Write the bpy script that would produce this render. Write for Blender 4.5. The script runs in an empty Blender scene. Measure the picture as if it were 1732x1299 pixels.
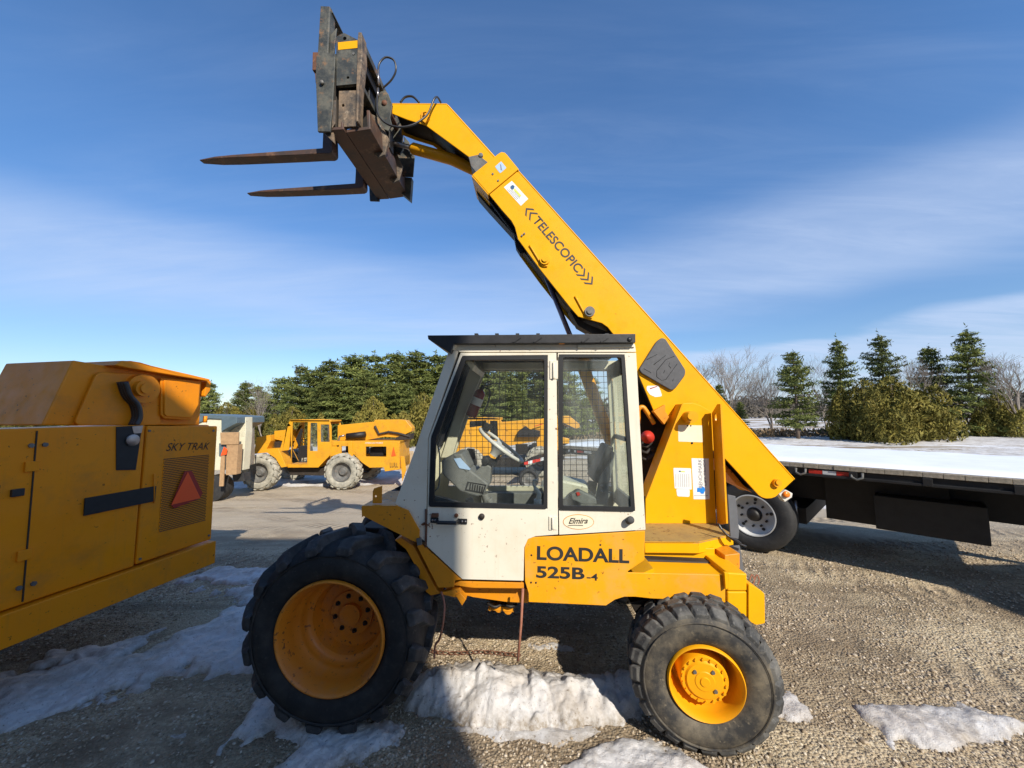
import bpy, bmesh, math, random
import numpy as np
from mathutils import Vector, Matrix, Euler, noise
from mathutils.geometry import tessellate_polygon
R = math.radians
random.seed(7)
SC = bpy.context.scene
COL = SC.collection

# ------------------------------------------------------------ camera, sky, sun, exposure
FPX, CX, CY, CAMH = 640.0, 866.0, 650.0, 2.0
PITCH, ROLL, PSI = R(4.3), R(0.5), R(2.5)
cam = bpy.data.objects.new('camera', bpy.data.cameras.new('camera'))
COL.objects.link(cam); SC.camera = cam
cam.data.sensor_width = 36.0
cam.data.lens = FPX / 1732 * 36
cam.data.clip_end = 3000; cam.data.clip_start = 0.05
cam.location = (0, 0, CAMH)
cam.rotation_euler = (Matrix.Rotation(R(90) + PITCH, 3, 'X') @ Matrix.Rotation(-ROLL, 3, 'Z')).to_euler()
SC.render.resolution_x, SC.render.resolution_y = 1024, 768
SC.view_settings.view_transform = 'Standard'
SC.view_settings.look = 'None'
SC.view_settings.gamma = 1.0
SC.view_settings.exposure = 0.42
SC.view_settings.use_curve_mapping = False

SUN_AZ, SUN_EL = R(151.9), R(35.3)      # azimuth clockwise from +Y
W = bpy.data.worlds.new('World'); SC.world = W; W.use_nodes = True
nt = W.node_tree; nt.nodes.clear()
def wn(t, **k):
    n = nt.nodes.new(t)
    for a, b in k.items(): setattr(n, a, b)
    return n
wo = wn('ShaderNodeOutputWorld'); bg = wn('ShaderNodeBackground')
sky = wn('ShaderNodeTexSky', sky_type='NISHITA', sun_disc=False, sun_elevation=SUN_EL, sun_rotation=SUN_AZ,
         air_density=1.0, dust_density=0.35, ozone_density=2.5, altitude=200)
tc = wn('ShaderNodeTexCoord')
sep = wn('ShaderNodeSeparateXYZ'); nt.links.new(tc.outputs['Generated'], sep.inputs[0])
mx = wn('ShaderNodeMath', operation='MAXIMUM'); mx.inputs[1].default_value = 0.02
nt.links.new(sep.outputs[2], mx.inputs[0])
ad = wn('ShaderNodeMath', operation='ADD'); ad.inputs[1].default_value = 0.10
nt.links.new(mx.outputs[0], ad.inputs[0])
dx = wn('ShaderNodeMath', operation='DIVIDE'); dy = wn('ShaderNodeMath', operation='DIVIDE')
nt.links.new(sep.outputs[0], dx.inputs[0]); nt.links.new(ad.outputs[0], dx.inputs[1])
nt.links.new(sep.outputs[1], dy.inputs[0]); nt.links.new(ad.outputs[0], dy.inputs[1])
cmb = wn('ShaderNodeCombineXYZ'); nt.links.new(dx.outputs[0], cmb.inputs[0]); nt.links.new(dy.outputs[0], cmb.inputs[1])
def cloud(rot, scl, nscale, lo, hi, seed, rough=0.55, dist=0.6):
    mp = wn('ShaderNodeMapping'); mp.inputs['Rotation'].default_value = (0, 0, R(rot)); mp.inputs['Scale'].default_value = scl
    mp.inputs['Location'].default_value = (seed, seed * .7, 0)
    nt.links.new(cmb.outputs[0], mp.inputs[0])
    nz = wn('ShaderNodeTexNoise'); nz.inputs['Scale'].default_value = nscale; nz.inputs['Detail'].default_value = 7
    nz.inputs['Roughness'].default_value = rough; nz.inputs['Distortion'].default_value = dist
    nt.links.new(mp.outputs[0], nz.inputs[0])
    mr = wn('ShaderNodeMapRange', interpolation_type='SMOOTHSTEP')
    mr.inputs[1].default_value = lo; mr.inputs[2].default_value = hi
    nt.links.new(nz.outputs[0], mr.inputs[0]); return mr.outputs[0]
def sm(sock, lo, hi):
    r = wn('ShaderNodeMapRange', interpolation_type='SMOOTHSTEP'); nt.links.new(sock, r.inputs[0]); r.inputs[1].default_value = lo; r.inputs[2].default_value = hi; return r.outputs[0]
def mt(op, a, b, clamp=False):
    r = wn('ShaderNodeMath', operation=op, use_clamp=clamp)
    for i, x in ((0, a), (1, b)):
        if isinstance(x, (int, float)): r.inputs[i].default_value = x
        else: nt.links.new(x, r.inputs[i])
    return r.outputs[0]
c1 = cloud(-14, (0.30, 0.9, 1), 0.9, 0.30, 0.70, 3.1, 0.5, 0.5)
c2 = cloud(-14, (0.35, 1.2, 1), 1.1, 0.25, 0.80, 8.3, 0.55, 0.6)
c4 = cloud(-16, (0.30, 1.6, 1), 2.6, 0.30, 0.78, 1.9, 0.66, 1.2)
c3 = cloud(-30, (0.5, 1.3, 1), 0.45, 0.45, 0.80, 5.7, 0.55, 0.8)
tilt = mt('SUBTRACT', sep.outputs[2], mt('MULTIPLY', sep.outputs[0], 0.055))
wob = mt('MULTIPLY', mt('SUBTRACT', c1, 0.5), 0.06)
h = mt('ADD', tilt, wob)
band = mt('MULTIPLY', sm(h, 0.15, 0.27), sm(h, 0.43, 0.30))
bandn = mt('MULTIPLY', band, mt('ADD', 0.26, mt('ADD', mt('MULTIPLY', c2, 0.42), mt('MULTIPLY', c4, 0.12))))
low = mt('MULTIPLY', mt('MULTIPLY', sm(h, 0.125, 0.095), sm(sep.outputs[0], -0.15, 0.35)), mt('ADD', 0.25, mt('ADD', mt('MULTIPLY', c2, 0.4), mt('MULTIPLY', c4, 0.35))))
high = mt('MULTIPLY', c3, mt('ADD', 0.06, mt('MULTIPLY', c4, 0.20)))
mC = mt('ADD', mt('ADD', bandn, low, True), high, True)
mD = wn('ShaderNodeMath', operation='MULTIPLY'); nt.links.new(mC, mD.inputs[0]); mD.inputs[1].default_value = 0.88
skm = wn('ShaderNodeMix', data_type='RGBA', blend_type='MULTIPLY'); skm.inputs[0].default_value = 1.0
nt.links.new(sky.outputs[0], skm.inputs[6]); 
tm1 = wn('ShaderNodeMapRange', interpolation_type='SMOOTHSTEP'); nt.links.new(sep.outputs[2], tm1.inputs[0]); tm1.inputs[1].default_value = 0.02; tm1.inputs[2].default_value = 0.55
tmx = wn('ShaderNodeMix', data_type='RGBA'); nt.links.new(tm1.outputs[0], tmx.inputs[0]); tmx.inputs[6].default_value = (0.62, 0.69, 0.80, 1); tmx.inputs[7].default_value = (0.56, 0.84, 1.08, 1)
nt.links.new(tmx.outputs[2], skm.inputs[7])
mix = wn('ShaderNodeMix', data_type='RGBA'); nt.links.new(mD.outputs[0], mix.inputs[0])
nt.links.new(skm.outputs[2], mix.inputs[6]); mix.inputs[7].default_value = (3.6, 4.3, 5.7, 1)
nt.links.new(mix.outputs[2], bg.inputs[0]); bg.inputs[1].default_value = 0.13
nt.links.new(bg.outputs[0], wo.inputs[0])

sd = bpy.data.lights.new('sun', 'SUN'); sd.energy = 4.5; sd.angle = R(0.55); sd.color = (1.0, 0.93, 0.82)
sun = bpy.data.objects.new('sun', sd); COL.objects.link(sun)
sdir = Vector((math.sin(SUN_AZ) * math.cos(SUN_EL), math.cos(SUN_AZ) * math.cos(SUN_EL), math.sin(SUN_EL)))
sun.rotation_euler = sdir.to_track_quat('Z', 'Y').to_euler(); sun.location = (6, -12, 14)

# ------------------------------------------------------------ measuring: survey of the place from the camera's station
def ray(px, py):
    x = (px - CX) / FPX; y = (CY - py) / FPX
    c, s = math.cos(ROLL), math.sin(ROLL)
    xr = x * c + y * s; yr = -x * s + y * c
    cp, sp = math.cos(PITCH), math.sin(PITCH)
    return (xr, cp - yr * sp, sp + yr * cp)
def L(p, v):                                   # loader frame: (u, z) on the plane v
    d = ray(*p); c, s = math.cos(PSI), math.sin(PSI)
    lu, lv = d[0] * c - d[1] * s, d[0] * s + d[1] * c
    t = v / lv
    return (lu * t, CAMH + d[2] * t)
def PX(p, D):                                  # world (x, z) on the plane y = D
    d = ray(*p); t = D / d[1]
    return (d[0] * t, CAMH + d[2] * t)
def G(px, py, z=0.0):
    d = ray(px, py); t = (z - CAMH) / d[2]
    return (d[0] * t, d[1] * t)
def zz(ox, oy, s): return lambda x, y: (ox + x / s, oy + y / s)
z1 = zz(310, 0, 3.609); z2 = zz(620, 130, 3.711); z3 = zz(860, 340, 4.329); z4 = zz(1040, 540, 3.821)
z5 = zz(700, 550, 3.712); z6 = zz(600, 820, 3.268); z7 = zz(400, 860, 3.247); z8 = zz(1020, 840, 2.829)
z9 = zz(540, 160, 6.835); z10 = zz(520, 0, 7.215); z11 = zz(780, 680, 6.186); z12 = zz(730, 600, 4.995)
z13 = zz(920, 590, 3.937); z14 = zz(680, 860, 6.495); z15 = zz(1050, 600, 6.837); z16 = zz(210, 590, 3.021)
z17 = zz(340, 590, 4.124); z18 = zz(1140, 540, 3.092)

# ------------------------------------------------------------ materials
def new_mat(name):
    m = bpy.data.materials.new(name); m.use_nodes = True
    n = m.node_tree; b = n.nodes['Principled BSDF']
    return m, n, b
def N(n, t, **k):
    x = n.nodes.new(t)
    for a, b in k.items(): setattr(x, a, b)
    return x
def noise_fac(n, scale, lo, hi, detail=4, rough=0.6, stretch=None, loc=0.0, coord='Object'):
    t = N(n, 'ShaderNodeTexCoord'); mp = N(n, 'ShaderNodeMapping')
    mp.inputs['Location'].default_value = (loc, loc * 1.7, loc * .3)
    if stretch: mp.inputs['Scale'].default_value = stretch
    n.links.new(t.outputs[coord], mp.inputs[0])
    z = N(n, 'ShaderNodeTexNoise'); z.inputs['Scale'].default_value = scale; z.inputs['Detail'].default_value = detail
    z.inputs['Roughness'].default_value = rough
    n.links.new(mp.outputs[0], z.inputs[0])
    r = N(n, 'ShaderNodeMapRange'); r.inputs[1].default_value = lo; r.inputs[2].default_value = hi
    n.links.new(z.outputs[0], r.inputs[0]); return r.outputs[0]
def mixc(n, fac, a, b):
    m = N(n, 'ShaderNodeMix', data_type='RGBA')
    if isinstance(fac, float): m.inputs[0].default_value = fac
    else: n.links.new(fac, m.inputs[0])
    for i, x in ((6, a), (7, b)):
        if isinstance(x, tuple): m.inputs[i].default_value = (*x[:3], 1)
        else: n.links.new(x, m.inputs[i])
    return m.outputs[2]
def mult(n, a, b):
    m = N(n, 'ShaderNodeMath', operation='MULTIPLY')
    for i, x in ((0, a), (1, b)):
        if isinstance(x, (float, int)): m.inputs[i].default_value = x
        else: n.links.new(x, m.inputs[i])
    return m.outputs[0]
def bump(n, b, h, strength=0.3, dist=0.01):
    u = N(n, 'ShaderNodeBump'); u.inputs['Strength'].default_value = strength; u.inputs['Distance'].default_value = dist
    n.links.new(h, u.inputs['Height']); n.links.new(u.outputs[0], b.inputs['Normal'])
def paint(name, col, col2=None, chips=(0.10, 0.035, 0.012), chip=0.70, grime=(0.16, 0.10, 0.05), gr=0.5, rough=0.38, streak=0.35, spec=0.5, coat=0.0):
    m, n, b = new_mat(name)
    c = mixc(n, noise_fac(n, 1.7, 0.3, 0.75, 5), col, col2 or tuple(x * 0.86 for x in col))
    g = mult(n, noise_fac(n, 3.5, 0.50, 0.80, 8, 0.7, loc=4.2), gr)
    c = mixc(n, g, c, grime)
    st = mult(n, noise_fac(n, 5.0, 0.56, 0.78, 6, 0.65, stretch=(5.0, 5.0, 0.35), loc=9.1), streak)
    c = mixc(n, st, c, tuple(0.5 * (a + q) for a, q in zip(grime, col)))
    f = noise_fac(n, 34.0, chip, chip + 0.02, 6, 0.62, loc=2.0)
    big = noise_fac(n, 2.6, 0.40, 0.62, 3, loc=7.7)
    ch = mult(n, f, big)
    c = mixc(n, ch, c, chips)
    n.links.new(c, b.inputs['Base Color'])
    rr = N(n, 'ShaderNodeMapRange'); n.links.new(noise_fac(n, 9, 0.3, 0.7, 5, loc=1.0), rr.inputs[0])
    rr.inputs[3].default_value = rough - 0.07; rr.inputs[4].default_value = rough + 0.18
    n.links.new(rr.outputs[0], b.inputs['Roughness'])
    b.inputs['Specular IOR Level'].default_value = spec
    b.inputs['Coat Weight'].default_value = coat
    bump(n, b, noise_fac(n, 2.2, 0.0, 1.0, 3, loc=3.3), 0.12, 0.03)
    return m
def simple(name, col, rough=0.6, metal=0.0, var=0.25, scale=20, bmp=0.0, spec=0.5, emit=None):
    m, n, b = new_mat(name)
    c = mixc(n, noise_fac(n, scale, 0.3, 0.7, 5), tuple(x * (1 - var) for x in col), tuple(min(1, x * (1 + var * .6)) for x in col))
    n.links.new(c, b.inputs['Base Color'])
    b.inputs['Roughness'].default_value = rough; b.inputs['Metallic'].default_value = metal
    b.inputs['Specular IOR Level'].default_value = spec
    if bmp: bump(n, b, noise_fac(n, scale * 2, 0, 1, 6), bmp, 0.01)
    return m
def rusty(name, a, bcol, c3, scale=9, rough=0.7):
    m, n, b = new_mat(name)
    c = mixc(n, noise_fac(n, scale, 0.42, 0.62, 8, 0.7), a, bcol)
    c = mixc(n, mult(n, noise_fac(n, scale * 1.7, 0.56, 0.68, 8, 0.7, loc=5), 0.8), c, c3)
    n.links.new(c, b.inputs['Base Color']); b.inputs['Roughness'].default_value = rough
    bump(n, b, noise_fac(n, scale * 5, 0, 1, 6), 0.25, 0.006)
    return m
YEL = (0.80, 0.392, 0.003)
M = {}
M['yellow'] = paint('loader_yellow_paint', YEL, (0.78, 0.362, 0.003), chip=0.69, grime=(0.46, 0.22, 0.02), gr=0.30, streak=0.26, spec=0.18)
M['skirt'] = paint('worn_skirt_paint', (0.78, 0.355, 0.005), (0.74, 0.31, 0.008), chip=0.655, chips=(0.20, 0.07, 0.02), grime=(0.62, 0.33, 0.16), gr=0.55, streak=0.3, rough=0.42, spec=0.3)
M['yellow_dirty'] = paint('worn_yellow_paint', (0.72, 0.275, 0.008), (0.64, 0.225, 0.01), chip=0.62, gr=0.42, streak=0.35)
M['yellow_old'] = paint('older_machine_yellow_paint', (0.72, 0.34, 0.012), (0.62, 0.28, 0.014), chip=0.62, gr=0.45, streak=0.4)
M['left_orange'] = paint('left_machine_orange_yellow', (0.86, 0.285, 0.005), (0.80, 0.245, 0.006), chip=0.655, grime=(0.34, 0.15, 0.04), gr=0.55, streak=0.45, rough=0.36, spec=0.3)
M['orange_yel'] = paint('orange_yellow_paint', (0.78, 0.355, 0.005), (0.74, 0.31, 0.005), chip=0.73, grime=(0.40, 0.20, 0.03), gr=0.20, streak=0.15, rough=0.36, spec=0.3)
M['platform_top'] = paint('walked_on_yellow_deck', (0.42, 0.26, 0.06), (0.28, 0.19, 0.08), chip=0.58, gr=0.8, rough=0.6)
M['rim'] = paint('rusting_rim_yellow', (0.72, 0.235, 0.010), (0.60, 0.175, 0.012), chips=(0.16, 0.05, 0.015), chip=0.60, grime=(0.36, 0.17, 0.09), gr=0.85, streak=0.0, rough=0.45)
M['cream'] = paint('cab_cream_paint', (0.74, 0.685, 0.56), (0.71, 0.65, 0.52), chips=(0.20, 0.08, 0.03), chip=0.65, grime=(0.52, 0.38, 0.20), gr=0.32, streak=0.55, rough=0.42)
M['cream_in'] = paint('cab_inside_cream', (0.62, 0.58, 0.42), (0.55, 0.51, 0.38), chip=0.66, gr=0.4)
M['black_paint'] = simple('black_canopy_paint', (0.022, 0.022, 0.024), 0.45, var=0.4, scale=14, bmp=0.1)
M['rubber_seal'] = simple('black_rubber_seal', (0.012, 0.012, 0.013), 0.6, var=0.3)
M['grease'] = simple('greasy_black_steel', (0.012, 0.009, 0.007), 0.55, var=0.5, scale=12, bmp=0.3)
M['black_hose'] = simple('black_hose_rubber', (0.03, 0.03, 0.032), 0.35)
M['steel'] = rusty('bare_worn_steel', (0.10, 0.10, 0.095), (0.17, 0.16, 0.14), (0.15, 0.08, 0.04), 8, 0.55)
M['carr'] = rusty('weathered_carriage_steel', (0.030, 0.034, 0.032), (0.115, 0.11, 0.085), (0.25, 0.13, 0.055), 7.5, 0.55)
M['carr2'] = rusty('rusty_tan_carriage_steel', (0.06, 0.05, 0.04), (0.24, 0.165, 0.10), (0.40, 0.31, 0.21), 8, 0.65)
M['rust'] = rusty('brown_rusted_steel', (0.16, 0.062, 0.03), (0.10, 0.045, 0.026), (0.26, 0.11, 0.05), 10, 0.75)
M['fork'] = rusty('rusty_fork_steel', (0.10, 0.048, 0.028), (0.05, 0.035, 0.028), (0.26, 0.14, 0.07), 4, 0.55)
M['rod'] = rusty('rusty_thin_rod', (0.36, 0.15, 0.09), (0.28, 0.10, 0.06), (0.40, 0.22, 0.15), 14, 0.7)
M['dark_in'] = simple('dark_recess_steel', (0.03, 0.022, 0.016), 0.7, var=0.5, scale=9, bmp=0.2)
M['chrome'] = simple('dull_cylinder_rod', (0.34, 0.31, 0.30), 0.3, 0.85, var=0.15)
M['rod_purple'] = simple('oily_lift_rod', (0.16, 0.11, 0.12), 0.28, 0.7, var=0.3)
M['grey_plastic'] = simple('moulded_grey_plastic', (0.16, 0.16, 0.145), 0.65, var=0.2, scale=30, bmp=0.1)
M['dark_plastic'] = simple('charcoal_plastic', (0.075, 0.075, 0.08), 0.5, var=0.2, scale=30)
M['slate'] = simple('slate_grey_paint', (0.115, 0.12, 0.13), 0.6, var=0.12)
M['white_plastic'] = simple('off_white_plastic', (0.62, 0.60, 0.54), 0.4, var=0.12)
M['sticker'] = simple('white_sticker', (0.78, 0.77, 0.74), 0.4, var=0.05)
M['sticker_cream'] = simple('faded_cream_sticker', (0.80, 0.71, 0.52), 0.45, var=0.06)
M['blue_print'] = simple('blue_print', (0.01, 0.22, 0.72), 0.5, var=0.1)
M['navy_print'] = simple('navy_print', (0.01, 0.08, 0.20), 0.5, var=0.1)
M['grey_print'] = simple('grey_print', (0.22, 0.23, 0.27), 0.5, var=0.1)
M['pale_print'] = simple('pale_grey_print', (0.52, 0.53, 0.53), 0.5, var=0.1)
M['lime_print'] = simple('lime_print', (0.62, 0.66, 0.12), 0.5, var=0.1)
M['pale_blue'] = simple('pale_blue_sticker', (0.38, 0.52, 0.72), 0.5, var=0.06)
M['ink'] = paint('worn_black_lettering', (0.018, 0.018, 0.018), (0.028, 0.026, 0.022), chips=(0.62, 0.29, 0.01), chip=0.70, gr=0.0, streak=0.0, rough=0.5)
M['red_paint'] = simple('red_paint', (0.50, 0.03, 0.015), 0.6, var=0.15)
M['dark_red'] = simple('dark_red_enamel', (0.24, 0.012, 0.014), 0.3, var=0.2)
M['smv_orange'] = simple('fluorescent_orange_film', (1.0, 0.10, 0.015), 0.45, var=0.03)
M['smv_red'] = simple('red_reflective_border', (0.36, 0.02, 0.015), 0.4, var=0.08)
M['amber'] = simple('amber_lens', (0.85, 0.22, 0.02), 0.25, var=0.1)
M['trailer_black'] = simple('trailer_black_steel', (0.009, 0.009, 0.0095), 0.6, var=0.5, scale=10, bmp=0.1)
M['reflect_red'] = simple('red_reflector_tape', (0.50, 0.03, 0.02), 0.4, var=0.1)
M['reflect_white'] = simple('white_reflector_tape', (0.62, 0.62, 0.60), 0.4, var=0.1)
M['wheel_white'] = simple('grey_white_steel_wheel', (0.50, 0.50, 0.49), 0.45, var=0.15, scale=6)
M['wood'] = simple('weathered_deck_wood', (0.30, 0.26, 0.20), 0.85, var=0.35, scale=25, bmp=0.3)
M['pallet_wood'] = simple('pale_pallet_wood', (0.45, 0.33, 0.20), 0.85, var=0.25, scale=20)
M['tan_wood'] = simple('tan_board', (0.42, 0.26, 0.13), 0.8, var=0.2, scale=12)
M['pale_machine'] = paint('pale_cream_machine_paint', (0.72, 0.68, 0.50), chip=0.62, gr=0.3)
M['blue_grey'] = simple('blue_grey_hood', (0.10, 0.14, 0.16), 0.45, var=0.2, scale=6)
M['white_tube'] = simple('cream_lever', (0.66, 0.62, 0.52), 0.35, var=0.1)
M['wall_metal'] = simple('grey_metal_siding', (0.42, 0.42, 0.40), 0.6, var=0.1, scale=3)
M['mesh_wire'] = simple('black_wire', (0.02, 0.02, 0.02), 0.5)
M['bark'] = simple('pine_bark', (0.13, 0.095, 0.07), 0.9, var=0.4, scale=8)
M['bare_bark'] = simple('grey_tan_bare_bark', (0.25, 0.21, 0.175), 0.9, var=0.3, scale=3)
M['brown_grass'] = simple('dead_brown_grass', (0.26, 0.18, 0.10), 0.95, var=0.5, scale=2)

def tyre_mat(name, dark, dust, lo, hi):
    m, n, b = new_mat(name)
    c = mixc(n, noise_fac(n, 6, lo, hi, 8, 0.68), dark, dust)
    c = mixc(n, mult(n, noise_fac(n, 40, 0.60, 0.72, 5, 0.6, loc=3), 0.5), c, tuple(x * 1.6 for x in dust))
    n.links.new(c, b.inputs['Base Color']); b.inputs['Roughness'].default_value = 0.72
    bump(n, b, noise_fac(n, 45, 0, 1, 6), 0.25, 0.006)
    return m
M['tyre_front'] = tyre_mat('black_earthmover_rubber', (0.013, 0.012, 0.012), (0.055, 0.048, 0.042), 0.45, 0.80)
M['tyre_rear'] = tyre_mat('dusty_grey_rubber', (0.024, 0.023, 0.022), (0.165, 0.135, 0.09), 0.42, 0.70)
M['tyre_front_tread'] = tyre_mat('scuffed_black_tread', (0.022, 0.021, 0.021), (0.085, 0.08, 0.078), 0.42, 0.72)
M['tyre_tread'] = tyre_mat('worn_tread_rubber', (0.036, 0.036, 0.035), (0.17, 0.16, 0.14), 0.44, 0.70)
M['tyre_mud'] = tyre_mat('mud_caked_rubber', (0.21, 0.20, 0.16), (0.42, 0.39, 0.31), 0.35, 0.6)
M['tyre_road'] = tyre_mat('road_tyre_rubber', (0.02, 0.02, 0.021), (0.05, 0.048, 0.045), 0.45, 0.8)

def glass(name, tint, dust, gl=0.9):
    m = bpy.data.materials.new(name); m.use_nodes = True; n = m.node_tree; n.nodes.clear()
    o = N(n, 'ShaderNodeOutputMaterial'); tr = N(n, 'ShaderNodeBsdfTransparent'); tr.inputs[0].default_value = (*tint, 1)
    gs = N(n, 'ShaderNodeBsdfGlossy'); gs.inputs['Roughness'].default_value = 0.02; gs.inputs[0].default_value = (gl, gl, gl, 1)
    fr = N(n, 'ShaderNodeFresnel'); fr.inputs[0].default_value = 1.5
    ge = N(n, 'ShaderNodeNewGeometry'); iv = N(n, 'ShaderNodeMath', operation='SUBTRACT'); iv.inputs[0].default_value = 1.0; n.links.new(ge.outputs['Backfacing'], iv.inputs[1])
    m1 = N(n, 'ShaderNodeMixShader'); n.links.new(mult(n, fr.outputs[0], iv.outputs[0]), m1.inputs[0]); n.links.new(tr.outputs[0], m1.inputs[1]); n.links.new(gs.outputs[0], m1.inputs[2])
    df = N(n, 'ShaderNodeBsdfDiffuse'); df.inputs[0].default_value = (0.55, 0.56, 0.52, 1)
    f = mult(n, noise_fac(n, 3.2, 0.35, 0.75, 6, 0.6, stretch=(2.0, 2.0, 0.5)), dust)
    m2 = N(n, 'ShaderNodeMixShader'); n.links.new(f, m2.inputs[0]); n.links.new(m1.outputs[0], m2.inputs[1]); n.links.new(df.outputs[0], m2.inputs[2])
    n.links.new(m2.outputs[0], o.inputs[0]); return m
M['glass'] = glass('cab_glass', (0.96, 0.975, 0.965), 0.03)
M['glass_dusty'] = glass('dusty_cab_glass', (0.92, 0.95, 0.94), 0.14)
M['glass_dark'] = glass('tinted_side_glass', (0.10, 0.11, 0.12), 0.05)

def snow_mat():
    m, n, b = new_mat('old_dirty_snow')
    c = mixc(n, noise_fac(n, 2.1, 0.45, 0.72, 8, 0.7), (0.66, 0.64, 0.615), (0.47, 0.41, 0.345))
    c = mixc(n, mult(n, noise_fac(n, 7, 0.55, 0.72, 8, 0.75, loc=6), 0.6), c, (0.33, 0.27, 0.20))
    c = mixc(n, mult(n, noise_fac(n, 70, 0.62, 0.69, 4, 0.6, loc=2), 0.8), c, (0.16, 0.12, 0.08))
    at_ = N(n, 'ShaderNodeAttribute'); at_.attribute_name = 'dirt'
    c = mixc(n, mult(n, at_.outputs['Fac'], noise_fac(n, 22, 0.30, 0.62, 6, 0.7, loc=8)), c, (0.23, 0.18, 0.12))
    n.links.new(c, b.inputs['Base Color']); b.inputs['Roughness'].default_value = 0.55
    b.inputs['Subsurface Weight'].default_value = 0.0
    hs = N(n, 'ShaderNodeMath', operation='ADD'); n.links.new(noise_fac(n, 26, 0, 1, 8, 0.7), hs.inputs[0]); n.links.new(mult(n, noise_fac(n, 150, 0, 1, 3, 0.6, loc=5), 0.35), hs.inputs[1])
    bump(n, b, hs.outputs[0], 0.75, 0.016)
    return m
M['snow'] = snow_mat()
M['snow_clean'] = simple('clean_deck_snow', (0.82, 0.84, 0.87), 0.5, var=0.05, scale=3, bmp=0.1)

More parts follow.
